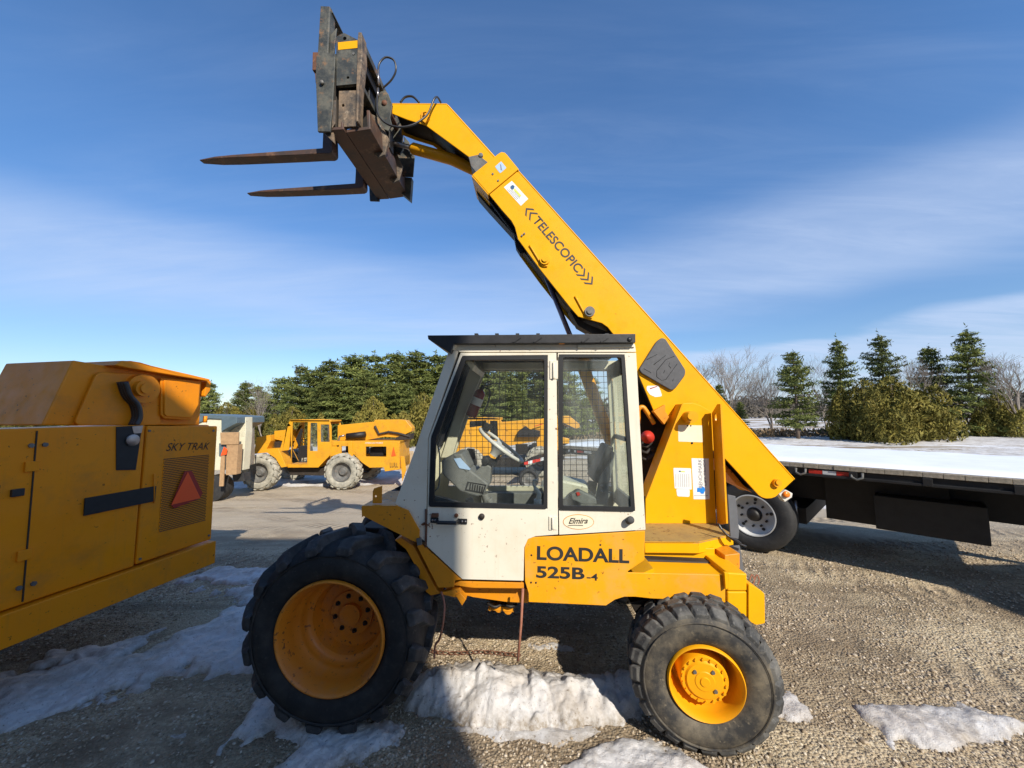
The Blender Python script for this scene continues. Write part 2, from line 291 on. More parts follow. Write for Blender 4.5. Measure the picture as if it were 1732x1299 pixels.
def gravel_mat():
    m, n, b = new_mat('gravel_ground')
    t = N(n, 'ShaderNodeTexCoord')
    def voro(s, feat='F1'):
        v = N(n, 'ShaderNodeTexVoronoi', feature=feat); v.inputs['Scale'].default_value = s; n.links.new(t.outputs['Object'], v.inputs[0]); return v
    v1 = voro(60); v2 = voro(120)
    ramp = N(n, 'ShaderNodeValToRGB'); e = ramp.color_ramp.elements
    e[0].position = 0.0; e[0].color = (0.211, 0.160, 0.100, 1); e[1].position = 1.0; e[1].color = (0.869, 0.738, 0.516, 1)
    for p, c in ((0.3, (0.394, 0.303, 0.179, 1)), (0.55, (0.565, 0.443, 0.275, 1)), (0.8, (0.631, 0.542, 0.390, 1))):
        q = e.new(p); q.color = c
    sp = N(n, 'ShaderNodeSeparateColor'); n.links.new(v1.outputs['Color'], sp.inputs[0]); n.links.new(sp.outputs[0], ramp.inputs[0])
    ramp2 = N(n, 'ShaderNodeValToRGB'); e = ramp2.color_ramp.elements
    e[0].color = (0.316, 0.240, 0.148, 1); e[1].color = (0.710, 0.578, 0.379, 1)
    sp2 = N(n, 'ShaderNodeSeparateColor'); n.links.new(v2.outputs['Color'], sp2.inputs[0]); n.links.new(sp2.outputs[1], ramp2.inputs[0])
    c = mixc(n, noise_fac(n, 6, 0.35, 0.65, 5), ramp.outputs[0], ramp2.outputs[0])
    # packed fines
    c = mixc(n, mult(n, noise_fac(n, 1.1, 0.42, 0.66, 8, 0.62, loc=11), 0.75), c, (0.412, 0.315, 0.208))
    # damp dark patches
    c = mixc(n, mult(n, noise_fac(n, 0.75, 0.49, 0.60, 9, 0.68, loc=21), 0.58), c, (0.118, 0.077, 0.044))
    # rutted lines of vehicle tracks
    c = mixc(n, mult(n, noise_fac(n, 1.0, 0.50, 0.60, 7, 0.65, stretch=(0.30, 2.6, 1), loc=31), 0.6), c, (0.225, 0.167, 0.104))
    # packed, pale drive lane in the middle distance
    sy = N(n, 'ShaderNodeSeparateXYZ'); n.links.new(t.outputs['Object'], sy.inputs[0])
    lane = N(n, 'ShaderNodeMapRange', interpolation_type='SMOOTHSTEP'); n.links.new(sy.outputs[1], lane.inputs[0]); lane.inputs[1].default_value = 4.5; lane.inputs[2].default_value = 8.0; lane.inputs[4].default_value = 0.75
    c = mixc(n, mult(n, lane.outputs[0], noise_fac(n, 0.8, 0.2, 0.55, 7, 0.6, stretch=(0.4, 1.6, 1), loc=41)), c, (0.52, 0.44, 0.33))
    n.links.new(c, b.inputs['Base Color']); b.inputs['Roughness'].default_value = 0.88; b.inputs['Specular IOR Level'].default_value = 0.25
    # wheel tracks with cleat prints: bands of pressed bars crossing the yard
    def tracks(rot, off, w0, w1):
        mp = N(n, 'ShaderNodeMapping'); mp.inputs['Rotation'].default_value = (0, 0, R(rot)); mp.inputs['Location'].default_value = (0, off, 0); n.links.new(t.outputs['Object'], mp.inputs[0])
        bd = N(n, 'ShaderNodeTexWave', bands_direction='Y'); bd.inputs['Scale'].default_value = 0.17; bd.inputs['Distortion'].default_value = 1.2; bd.inputs['Detail Scale'].default_value = 0.3; n.links.new(mp.outputs[0], bd.inputs[0])
        mk = N(n, 'ShaderNodeMapRange', interpolation_type='SMOOTHSTEP'); n.links.new(bd.outputs['Fac'], mk.inputs[0]); mk.inputs[1].default_value = w0; mk.inputs[2].default_value = w1
        cl = N(n, 'ShaderNodeTexWave', bands_direction='X'); cl.inputs['Scale'].default_value = 1.9; cl.inputs['Distortion'].default_value = 2.5; cl.inputs['Detail'].default_value = 3; cl.inputs['Detail Scale'].default_value = 1.5; n.links.new(mp.outputs[0], cl.inputs[0])
        m0 = mult(n, mk.outputs[0], noise_fac(n, 0.9, 0.40, 0.60, 4, loc=off))
        return m0, mult(n, m0, cl.outputs['Fac'])
    k1, q1 = tracks(33, 0.3, 0.80, 0.93); k2, q2 = tracks(8, 1.7, 0.84, 0.95)
    c = mixc(n, mult(n, q1, 0.55), c, (0.17, 0.125, 0.085)); c = mixc(n, mult(n, q2, 0.5), c, (0.19, 0.145, 0.10))
    n.links.new(c, b.inputs['Base Color'])
    h = N(n, 'ShaderNodeMath', operation='SUBTRACT'); h.inputs[0].default_value = 1.0; n.links.new(v1.outputs['Distance'], h.inputs[1])
    h2 = N(n, 'ShaderNodeMath', operation='ADD'); n.links.new(mult(n, h.outputs[0], 0.8), h2.inputs[0]); n.links.new(mult(n, noise_fac(n, 9, 0, 1, 8, 0.7), 2.2), h2.inputs[1])
    h3 = N(n, 'ShaderNodeMath', operation='SUBTRACT'); n.links.new(h2.outputs[0], h3.inputs[0])
    qq = N(n, 'ShaderNodeMath', operation='ADD'); n.links.new(q1, qq.inputs[0]); n.links.new(q2, qq.inputs[1]); n.links.new(mult(n, qq.outputs[0], 1.6), h3.inputs[1])
    bump(n, b, h3.outputs[0], 0.85, 0.022)
    return m
M['gravel'] = gravel_mat()
def far_ground():
    m, n, b = new_mat('field_ground')
    c = mixc(n, noise_fac(n, 0.35, 0.42, 0.60, 8, 0.7), (0.24, 0.18, 0.11), (0.34, 0.28, 0.20))
    c = mixc(n, noise_fac(n, 0.22, 0.48, 0.56, 8, 0.7, stretch=(0.5, 1.6, 1), loc=3), c, (0.75, 0.76, 0.78))
    n.links.new(c, b.inputs['Base Color']); b.inputs['Roughness'].default_value = 0.9
    return m
def leaf_mat(name, dark, mid, light):
    m, n, b = new_mat(name)
    c = mixc(n, noise_fac(n, 0.9, 0.36, 0.60, 3), dark, mid)
    c = mixc(n, mult(n, noise_fac(n, 2.3, 0.50, 0.72, 3, loc=4), 0.8), c, light)
    oi = N(n, 'ShaderNodeObjectInfo')
    hs = N(n, 'ShaderNodeHueSaturation'); n.links.new(c, hs.inputs['Color'])
    mr = N(n, 'ShaderNodeMapRange'); n.links.new(oi.outputs['Random'], mr.inputs[0]); mr.inputs[3].default_value = 0.75; mr.inputs[4].default_value = 1.3
    n.links.new(mr.outputs[0], hs.inputs['Value'])
    n.links.new(hs.outputs[0], b.inputs['Base Color']); b.inputs['Roughness'].default_value = 0.75; b.inputs['Specular IOR Level'].default_value = 0.2
    return m
M['needles'] = leaf_mat('pine_needles', (0.065, 0.088, 0.024), (0.145, 0.165, 0.042), (0.25, 0.245, 0.070))
M['cedar'] = leaf_mat('cedar_foliage', (0.090, 0.085, 0.020), (0.180, 0.150, 0.028), (0.26, 0.205, 0.050))
M['brush'] = leaf_mat('far_brush', (0.06, 0.055, 0.045), (0.10, 0.085, 0.065), (0.14, 0.12, 0.09))

# ------------------------------------------------------------ mesh builder
SPLITN = {'air_vent', 'axle', 'carriage_side_post', 'collar_bolt', 'crossmember', 'far_side_bracket', 'frame_plate', 'grease_nipple', 'grey_guard', 'hand_hole', 'handle_screw', 'hose', 'hose_loop',
          'hose_fitting', 'hub_bolt', 'hydraulic_hose', 'lower_gusset', 'lower_plate', 'main_beam', 'mast_plate', 'pad_rib', 'pedal', 'pivot_bracket', 'plate_bolt', 'plate_flange', 'plug', 'roof_rib',
          'screw', 'seat_screw', 'stud_seat', 'wheel_nut', 'stringer', 'brace_bar', 'side_rail', 'loose_cable', 'engine', 'counterweight', 'wheel', 'middle_beam', 'sill_bracket', 'wire_loop', 'chevron_mark', 'windscreen_frame', 'dark_gear'}
class MB:
    def __init__(s): s.v = []; s.f = []; s.sm = []; s.mi = []; s.cur = 0
    def add(s, vs, fs, smooth=False):
        o = len(s.v); s.v += [tuple(map(float, p)) for p in vs]
        for f in fs: s.f.append([o + i for i in f]); s.sm.append(smooth); s.mi.append(s.cur)
        return s
    def prism(s, poly, v0, v1, holes=()):            # polygon in (u, z), thickness along v
        loops = [list(poly)] + [list(h) for h in holes]
        pts = [p for l in loops for p in l]; n = len(pts)
        tris = tessellate_polygon([[Vector((p[0], p[1], 0)) for p in l] for l in loops])
        vs = [(p[0], v0, p[1]) for p in pts] + [(p[0], v1, p[1]) for p in pts]
        fs = []
        if not holes:
            fs = [list(range(n)), list(range(2 * n - 1, n - 1, -1))]
        else:
            for t in tris: fs.append(list(t)); fs.append([i + n for i in reversed(t)])
        o = 0
        for l in loops:
            k = len(l)
            for i in range(k):
                a, b = o + i, o + (i + 1) % k
                fs.append([b, a, a + n, b + n])
            o += k
        return s.add(vs, fs)
    def box(s, u0, u1, v0, v1, z0, z1):
        vs = [(u, v, z) for z in (z0, z1) for v in (v0, v1) for u in (u0, u1)]
        return s.add(vs, [[0, 2, 3, 1], [4, 5, 7, 6], [0, 1, 5, 4], [2, 6, 7, 3], [0, 4, 6, 2], [1, 3, 7, 5]])
    def hexa(s, a, b):                               # two quads joined
        return s.add(list(a) + list(b), [[3, 2, 1, 0], [4, 5, 6, 7], [0, 1, 5, 4], [1, 2, 6, 5], [2, 3, 7, 6], [3, 0, 4, 7]])
    def bar(s, p, q, w, h, up=(0, 0, 1)):
        p, q = Vector(p), Vector(q); d = (q - p).normalized(); up = Vector(up)
        if abs(d.dot(up)) > 0.98: up = Vector((1, 0, 0))
        r = d.cross(up).normalized() * w / 2; t = r.cross(d).normalized() * h / 2
        return s.hexa([p - r - t, p + r - t, p + r + t, p - r + t], [q - r - t, q + r - t, q + r + t, q - r + t])
    def tube(s, pts, r, seg=8, caps=True, closed=False):
        pts = [Vector(p) for p in pts]; n = len(pts); rs = r if isinstance(r, (list, tuple)) else [r] * n
        vs = []; prev = None
        for i, p in enumerate(pts):
            if closed: d = pts[(i + 1) % n] - pts[i - 1]
            else: d = pts[min(i + 1, n - 1)] - pts[max(i - 1, 0)]
            d.normalize()
            if prev is None:
                a = d.orthogonal().normalized()
            else:
                a = (prev - d * prev.dot(d)).normalized()
            prev = a; b = d.cross(a)
            for k in range(seg):
                t = 2 * math.pi * k / seg
                vs.append(p + (a * math.cos(t) + b * math.sin(t)) * rs[i])
        fs = []
        for i in range(n if closed else n - 1):
            j = (i + 1) % n
            for k in range(seg):
                l = (k + 1) % seg
                fs.append([i * seg + k, i * seg + l, j * seg + l, j * seg + k])
        if caps and not closed: fs += [list(range(seg))[::-1], [(n - 1) * seg + k for k in range(seg)]]
        return s.add(vs, fs, True)
    def lathe(s, prof, c, ax=(0, 1, 0), seg=48, smooth=True, close=False, arc=(0, 2 * math.pi)):
        # prof: (axial, radius); axis through c
        ax = Vector(ax).normalized(); a = ax.orthogonal().normalized(); b = ax.cross(a); c = Vector(c)
        vs = []; m = len(prof)
        for k in range(seg):
            t = 2 * math.pi * k / seg
            e = a * math.cos(t) + b * math.sin(t)
            for (x, r) in prof: vs.append(c + ax * x + e * r)
        fs = []
        for k in range(seg):
            l = (k + 1) % seg
            for i in range(m - 1): fs.append([k * m + i, l * m + i, l * m + i + 1, k * m + i + 1])
            if close: fs.append([k * m + m - 1, l * m + m - 1, l * m, k * m])
        return s.add(vs, fs, smooth)
    def cyl(s, p, q, r, seg=20, smooth=True, r2=None):
        p, q = Vector(p), Vector(q); d = q - p; h = d.length
        r2 = r if r2 is None else r2
        return s.lathe([(0, 0.0001), (0, r), (h, r2), (h, 0.0001)], p, d, seg, smooth)
    def build(s, name, mat, parent=None, off=(0, 0, 0), bevel=0.0, bseg=2, auto=None, split=False):
        if split or (parent and name in SPLITN and name[0] != '~'): return s.build_split(name, mat, parent, off, bevel, bseg, auto)
        me = bpy.data.meshes.new(name)
        me.from_pydata([(x - off[0], y - off[1], z - off[2]) for x, y, z in s.v], [], s.f)
        me.polygons.foreach_set('use_smooth', s.sm)
        mats = mat if isinstance(mat, (list, tuple)) else [mat]
        for m in mats: me.materials.append(m)
        if len(mats) > 1: me.polygons.foreach_set('material_index', s.mi)
        me.validate(); me.update()
        bm = bmesh.new(); bm.from_mesh(me); bmesh.ops.remove_doubles(bm, verts=bm.verts, dist=1e-6)
        bmesh.ops.recalc_face_normals(bm, faces=bm.faces)
        if auto is not None:
            for e in bm.edges:
                if len(e.link_faces) == 2 and e.calc_face_angle(0) > R(auto): e.smooth = False
        bm.to_mesh(me); bm.free()
        o = bpy.data.objects.new(name, me); COL.objects.link(o)
        if parent: o.parent = parent
        if bevel:
            bv = o.modifiers.new('bevel', 'BEVEL'); bv.width = bevel; bv.segments = bseg; bv.limit_method = 'ANGLE'; bv.angle_limit = R(35)
            bv.harden_normals = False
        return o
def _build_split(s, name, mat, parent, off, bevel, bseg, auto):
    n = len(s.v); par = list(range(n))
    def find(a):
        while par[a] != a: par[a] = par[par[a]]; a = par[a]
        return a
    for f in s.f:
        r = find(f[0])
        for i in f[1:]: par[find(i)] = r
    groups = {}
    for k, f in enumerate(s.f): groups.setdefault(find(f[0]), []).append(k)
    first = None
    for g in groups.values():
        mb = MB(); idx = {}
        for k in g:
            q = []
            for i in s.f[k]:
                if i not in idx: idx[i] = len(mb.v); mb.v.append(s.v[i])
                q.append(idx[i])
            mb.f.append(q); mb.sm.append(s.sm[k]); mb.mi.append(s.mi[k])
        o = mb.build('~' + name, mat, parent, off, bevel, bseg, auto); o.name = name; o.data.name = name
        first = first or o
    return first
MB.build_split = _build_split
def tag(o, label=None, cat=None, group=None, kind=None):
    if label: o['label'] = label
    if cat: o['category'] = cat
    if group: o['group'] = group
    if kind: o['kind'] = kind
    return o
def empty(name, loc, rz=0.0, label=None, cat=None, group=None):
    o = bpy.data.objects.new(name, None); COL.objects.link(o); o.location = loc; o.rotation_euler = (0, 0, rz)
    o.empty_display_size = 0.2
    return tag(o, label, cat, group)
def rounded(pts, r=0.02, n=4):
    out = []; k = len(pts)
    for i in range(k):
        p = Vector(pts[i]); a = Vector(pts[i - 1]); b = Vector(pts[(i + 1) % k])
        da = (a - p); db = (b - p); ra = min(r, da.length * .45, db.length * .45)
        p0 = p + da.normalized() * ra; p1 = p + db.normalized() * ra
        for j in range(n + 1):
            t = j / n
            q = p0 * (1 - t) ** 2 + p * 2 * t * (1 - t) + p1 * t * t
            out.append((q.x, q.y))
    return out
def circ(c, r, n=16, a0=0):
    return [(c[0] + r * math.cos(a0 + 2 * math.pi * i / n), c[1] + r * math.sin(a0 + 2 * math.pi * i / n)) for i in range(n)]
def catmull(pts, n=8):
    pts = [Vector(p) for p in pts]; out = []
    P = [pts[0] * 2 - pts[1]] + pts + [pts[-1] * 2 - pts[-2]]
    for i in range(1, len(P) - 2):
        for j in range(n):
            t = j / n
            out.append(0.5 * ((2 * P[i]) + (P[i + 1] - P[i - 1]) * t + (2 * P[i - 1] - 5 * P[i] + 4 * P[i + 1] - P[i + 2]) * t * t
                              + (-P[i - 1] + 3 * P[i] - 3 * P[i + 1] + P[i + 2]) * t ** 3))
    out.append(pts[-1]); return out
def text_mesh(name, s, O, ux, uz, nrm, width, height, mat, parent, off=(0, 0, 0), bold=0.0, shear=0.0, thick=0.0012, spacing=1.0):
    """flat lettering: O lower-left corner, ux reading direction, uz up direction, nrm towards the viewer"""
    cu = bpy.data.curves.new(name, 'FONT'); cu.body = s; cu.offset = bold; cu.shear = shear; cu.space_character = spacing
    cu.extrude = 0.0
    to = bpy.data.objects.new(name, cu); COL.objects.link(to)
    dg = bpy.context.evaluated_depsgraph_get(); me = bpy.data.meshes.new_from_object(to.evaluated_get(dg))
    bpy.data.objects.remove(to)
    co = np.array([v.co[:] for v in me.vertices]); lo = co.min(0); hi = co.max(0)
    O = Vector(O) - Vector(off); ux = Vector(ux).normalized(); uz = Vector(uz).normalized(); nrm = Vector(nrm).normalized()
    for v in me.vertices:
        a = (v.co.x - lo[0]) / (hi[0] - lo[0]) * width; b = (v.co.y - lo[1]) / (hi[1] - lo[1]) * height
        v.co = O + ux * a + uz * b + nrm * thick
    me.materials.clear(); me.materials.append(mat); me.update()
    o = bpy.data.objects.new(name, me); COL.objects.link(o); o.parent = parent
    return o

# ------------------------------------------------------------ ground
rng = np.random.default_rng(5)
def sstep(a, b, x):
    t = np.clip((x - a) / (b - a), 0, 1); return t * t * (3 - 2 * t)
def vnoise(x, y, seed=0):
    xi = np.floor(x).astype(np.int64); yi = np.floor(y).astype(np.int64); xf = x - xi; yf = y - yi
    def h(i, j):
        n = (i * 374761393 + j * 668265263 + seed * 974634777) & 0xffffffff
        n = ((n ^ (n >> 13)) * 1274126177) & 0xffffffff
        return ((n ^ (n >> 16)) & 0xffff) / 65535.0
    u = xf * xf * (3 - 2 * xf); w = yf * yf * (3 - 2 * yf)
    return (h(xi, yi) * (1 - u) + h(xi + 1, yi) * u) * (1 - w) + (h(xi, yi + 1) * (1 - u) + h(xi + 1, yi + 1) * u) * w
def fbm(x, y, s, oct=5, seed=0, g=0.55):
    a, t, n = 1.0, 0.0, 0.0
    for o in range(oct):
        t = t + a * vnoise(x * s, y * s, seed + o); n += a; a *= g; s *= 2.03
    return t / n
def tz(x, y):
    x = np.asarray(x, float); y = np.asarray(y, float)
    b = -0.56 * sstep(4.8, 12.5, y) + 0.9 * sstep(45, 130, y)
    n = (fbm(x, y, 1.3, 4, 3) - 0.5) * 0.045 * sstep(0.2, 1.0, np.hypot(x * 0.25, (y - 2.6)) )
    return b + n * sstep(60, 20, y)
def grid_mesh(name, xs, ys, zf, mat, kind='structure', parent=None):
    X, Y = np.meshgrid(xs, ys); Z = zf(X, Y)
    v = np.stack([X.ravel(), Y.ravel(), Z.ravel()], 1)
    nx, ny = len(xs), len(ys)
    i = (np.arange(ny - 1)[:, None] * nx + np.arange(nx - 1)[None]).ravel()
    f = np.stack([i, i + 1, i + nx + 1, i + nx], 1)
    me = bpy.data.meshes.new(name); me.from_pydata(v.tolist(), [], f.tolist())
    me.polygons.foreach_set('use_smooth', [True] * len(f)); me.materials.append(mat); me.update()
    o = bpy.data.objects.new(name, me); COL.objects.link(o); o['kind'] = kind
    return o
xs = np.concatenate([[-900, -400, -200, -100, -60], np.arange(-40, -8, 0.8), np.arange(-8, 8, 0.05), np.arange(8, 40, 0.8), [40, 60, 100, 200, 400, 900]])
ys = np.concatenate([[-300, -100, -40], np.arange(-20, 0, 0.8), np.arange(0, 9, 0.05), np.arange(9, 50, 0.7), np.arange(50, 150, 5), [200, 400, 900, 1600]])
ground = grid_mesh('ground', xs, ys, tz, M['gravel'])
M['field'] = far_ground()
ys2 = np.concatenate([np.arange(19.5, 50, 0.6), np.arange(50, 150, 5), [200, 400, 900, 1600]])
xs2 = np.concatenate([[-900, -400, -200, -100], np.arange(-60, 60, 1.0), [60, 100, 200, 400, 900]])
def fz(x, y): return tz(x, y) + 0.02 + 0.05 * sstep(20, 30, y) + 0.10 * fbm(x, y, 0.5, 4, 9) * sstep(20, 24, y) - 0.05 * (1 - sstep(19.5, 21, y))
grid_mesh('field', xs2, ys2, fz, M['field'])

def pxpoly(pts, z=0.0): return np.array([G(x, y, z) for x, y in pts])
def sdist(P, X, Y):
    inside = np.zeros(X.shape, bool); d = np.full(X.shape, 1e9)
    n = len(P)
    for i in range(n):
        x1, y1 = P[i]; x2, y2 = P[(i + 1) % n]
        c = ((y1 > Y) != (y2 > Y)) & (X < (x2 - x1) * (Y - y1) / (y2 - y1 + 1e-12) + x1)
        inside ^= c
        t = np.clip(((X - x1) * (x2 - x1) + (Y - y1) * (y2 - y1)) / ((x2 - x1) ** 2 + (y2 - y1) ** 2 + 1e-12), 0, 1)
        d = np.minimum(d, np.hypot(X - x1 - t * (x2 - x1), Y - y1 - t * (y2 - y1)))
    return np.where(inside, d, -d)
SNOWP = []
def snow_patch(P, h, cell, edge, rough, seed, wob=0.06, mat='snow', label=None, flute=0.0, lump=1.0, base=None, holes=0.0, extra=lambda X, Y, sd: 0 * X):
    P = np.asarray(P); SNOWP.append(P)
    x0, y0 = P.min(0) - 0.1; x1, y1 = P.max(0) + 0.1
    X, Y = np.meshgrid(np.arange(x0, x1, cell), np.arange(y0, y1, cell))
    sd = sdist(P, X, Y) + (fbm(X, Y, 0.5 / wob, 5, seed) - 0.5) * 2.6 * wob
    sd = sd - holes * (sstep(0.56, 0.70, fbm(X, Y, 2.6, 5, seed + 31)) * 0.30)
    if flute: sd = sd + (fbm(X, Y * 0.15, 9, 3, seed + 7) - 0.5) * flute
    bs = 1 - np.exp(-np.clip(sd, 0, 9) / edge)
    H = h * bs * (1 - 0.55 * lump + 1.1 * lump * fbm(X, Y, 2.2 if h > .1 else 3.2, 4, seed + 3)) + rough * (fbm(X, Y, 11, 5, seed + 5, 0.6) - 0.5) * np.clip(sd / (edge * 1.5), 0, 1)
    if flute: H = H * (1 - 0.35 * np.clip(0.5 - np.abs(fbm(X, Y * 0.3, 5, 3, seed + 12) - 0.5) * 7, 0, 0.5))
    Z = (base or tz)(X, Y) + H - 0.008
    keep = sd > -0.01
    ny, nx = X.shape
    i = (np.arange(ny - 1)[:, None] * nx + np.arange(nx - 1)[None])
    k = (keep[:-1, :-1] | keep[1:, :-1] | keep[:-1, 1:] | keep[1:, 1:])
    i = i[k]
    f = np.stack([i, i + 1, i + nx + 1, i + nx], 1)
    used = np.unique(f); mp = np.full(nx * ny, -1); mp[used] = np.arange(len(used)); f = mp[f]
    v = np.stack([X.ravel(), Y.ravel(), Z.ravel()], 1)[used]
    me = bpy.data.meshes.new('snow'); me.from_pydata(v.tolist(), [], f.tolist())
    me.polygons.foreach_set('use_smooth', [True] * len(f)); me.materials.append(M[mat]); me.update()
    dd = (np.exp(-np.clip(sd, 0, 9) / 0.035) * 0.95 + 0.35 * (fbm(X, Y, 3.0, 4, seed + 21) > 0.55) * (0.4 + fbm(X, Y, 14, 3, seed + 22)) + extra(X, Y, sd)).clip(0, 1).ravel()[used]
    at_ = me.attributes.new('dirt', 'FLOAT', 'POINT'); at_.data.foreach_set('value', dd.astype(np.float32))
    o = bpy.data.objects.new('snow_patch', me); COL.objects.link(o); o['kind'] = 'structure'
    if label: o['label'] = label
    return o
# left: long stripe, and the trampled crust round the front wheel
snow_patch(pxpoly([(300, 985), (350, 963), (440, 960), (520, 985), (500, 1100), (470, 1150), (330, 1154), (270, 1150), (215, 1178), (100, 1215), (-60, 1250), (-200, 1230), (-60, 1130), (215, 1085), (300, 1058), (370, 1038), (405, 1012), (340, 1012)]),
           0.055, 0.013, 0.06, 0.050, 11, 0.11, holes=1.0, label='long lumpy stripe of snow beside the front wheel')
snow_patch(pxpoly([(285, 1245), (345, 1232), (372, 1252), (400, 1225), (425, 1170), (520, 1180), (640, 1225), (690, 1235), (668, 1262), (610, 1300), (480, 1330), (440, 1310), (500, 1270), (450, 1250), (395, 1262), (375, 1290), (310, 1285)]),
           0.042, 0.009, 0.035, 0.045, 23, 0.08, holes=1.0, label='broken icy snow crust under the front wheel')
# middle: ploughed heap between the wheels
heap = np.array([L((x, y), 1)[0] * 0 for x, y in [(0, 0)]])
hp = list(pxpoly([(676, 1205), (715, 1216), (770, 1226), (850, 1242), (930, 1244), (1010, 1235), (1075, 1218), (1110, 1190)])) + [np.array([1.15, 2.75]), np.array([0.95, 3.0]), np.array([0.45, 3.02]), np.array([0.15, 3.08]), np.array([-0.3, 3.12]), np.array([-0.75, 3.05])]
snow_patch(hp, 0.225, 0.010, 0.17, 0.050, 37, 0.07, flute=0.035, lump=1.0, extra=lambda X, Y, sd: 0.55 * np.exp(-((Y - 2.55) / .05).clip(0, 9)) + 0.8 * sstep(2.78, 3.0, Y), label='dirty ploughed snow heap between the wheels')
snow_patch(pxpoly([(740, 1228), (830, 1222), (960, 1226), (1050, 1232), (1010, 1252), (930, 1262), (840, 1256), (770, 1240)]), 0.02, 0.010, 0.04, 0.015, 41, 0.04, label='thin grey ice at the foot of the snow heap')
snow_patch(pxpoly([(945, 1300), (985, 1268), (1045, 1245), (1110, 1252), (1165, 1275), (1215, 1292), (1260, 1330), (1240, 1420), (900, 1400)]),
           0.045, 0.009, 0.04, 0.04, 53, 0.07, holes=0.6, label='grey snow crust at the bottom edge before the rear wheel')
snow_patch(pxpoly([(1285, 1172), (1335, 1168), (1382, 1206), (1376, 1226), (1340, 1222), (1290, 1212)]), 0.03, 0.009, 0.04, 0.03, 61, 0.05, label='small grey snow patch right of the rear wheel')
snow_patch(pxpoly([(1440, 1197), (1475, 1188), (1520, 1190), (1620, 1186), (1740, 1225), (1700, 1262), (1590, 1275), (1512, 1268), (1484, 1242)]), 0.04, 0.010, 0.04, 0.035, 71, 0.06, holes=0.6, label='snow patch at the right edge of the gravel')
snow_patch(pxpoly([(885, 1088), (930, 1084), (975, 1090), (1015, 1100), (990, 1110), (940, 1104), (895, 1102)]), 0.012, 0.010, 0.03, 0.02, 79, 0.035, label='crumbs of snow in a tyre track under the loader')
snow_patch(np.array([(6.5, 9.5), (12, 8.0), (22, 8.0), (34, 12), (34, 25), (10, 25), (5.2, 20), (5.0, 13)]), 0.09, 0.10, 0.3, 0.04, 101, 0.4, label='wide snow cover behind the flatbed trailer')
# far snow behind the parked machines
snow_patch(np.array([(-11, 13.4), (-6.0, 13.8), (-3.0, 14.0), (-2.5, 16.5), (-6, 17.5), (-11, 16)]), 0.12, 0.10, 0.3, 0.04, 83, 0.3, label='snow behind the distant yellow machine')
snow_patch(np.array([(-30, 25), (-6, 23), (4, 24), (16, 27), (40, 25), (50, 32), (30, 35), (10, 33.5), (-8, 33), (-30, 33)]), 0.10, 0.22, 0.5, 0.05, 91, 0.7, label='band of snow across the field in front of the trees', base=fz)
snow_patch(np.array([(0.3, 10.6), (2.0, 10.4), (4.2, 10.9), (4.6, 12.0), (2.5, 12.6), (0.5, 12.0)]), 0.10, 0.06, 0.2, 0.03, 97, 0.15, label='snow bank behind the small trailer')

# loose stones of the gravel, nearest the camera
def stones(count, ymax, rmin, rmax, seed):
    g = np.random.default_rng(seed)
    y = 1.25 * (ymax / 1.25) ** g.random(count * 2); x = (g.random(count * 2) * 2 - 1) * (y * 1.42 + 0.3)
    ok = np.ones(len(x), bool)
    for P in SNOWP[:7]: ok &= ~(sdist(P, x, y) > 0.03)
    cl = fbm(x, y, 1.7, 4, seed); ok &= (g.random(len(x)) < np.clip((cl - 0.32) * 4.5, 0.12, 1))
    x = x[ok][:count]; y = y[ok][:count]; n = len(x)
    t = (1 + 5 ** .5) / 2
    iv = np.array([(-1, t, 0), (1, t, 0), (-1, -t, 0), (1, -t, 0), (0, -1, t), (0, 1, t), (0, -1, -t), (0, 1, -t), (t, 0, -1), (t, 0, 1), (-t, 0, -1), (-t, 0, 1)]) / 1.9
    fc = np.array([(0, 11, 5), (0, 5, 1), (0, 1, 7), (0, 7, 10), (0, 10, 11), (1, 5, 9), (5, 11, 4), (11, 10, 2), (10, 7, 6), (7, 1, 8), (3, 9, 4), (3, 4, 2), (3, 2, 6), (3, 6, 8), (3, 8, 9), (4, 9, 5), (2, 4, 11), (6, 2, 10), (8, 6, 7), (9, 8, 1)])
    r = rmin + (rmax - rmin) * g.random(n) ** 2.6
    r = r * (1 + 0.12 * (y - 2).clip(0))
    V = iv[None] * (1 + (g.random((n, 12, 1)) - 0.5) * 0.45)
    V = V * (np.stack([1 + g.random(n) * .5, 0.8 + g.random(n) * .4, 0.45 + g.random(n) * .35], 1))[:, None]
    a = g.random(n) * 6.283; ca, sa = np.cos(a)[:, None], np.sin(a)[:, None]
    X = (V[..., 0] * ca - V[..., 1] * sa) * r[:, None] + x[:, None]; Y = (V[..., 0] * sa + V[..., 1] * ca) * r[:, None] + y[:, None]
    Z = V[..., 2] * r[:, None] + (tz(x, y) + r * 0.22)[:, None]
    v = np.stack([X, Y, Z], -1).reshape(-1, 3); f = (fc[None] + (np.arange(n) * 12)[:, None, None]).reshape(-1, 3)
    me = bpy.data.meshes.new('gravel_stones'); me.vertices.add(len(v)); me.vertices.foreach_set('co', v.ravel())
    me.loops.add(len(f) * 3); me.loops.foreach_set('vertex_index', f.ravel().astype(np.int32))
    me.polygons.add(len(f)); me.polygons.foreach_set('loop_start', np.arange(len(f), dtype=np.int32) * 3); me.polygons.foreach_set('loop_total', np.full(len(f), 3, np.int32))
    me.update(); me.validate(); return me
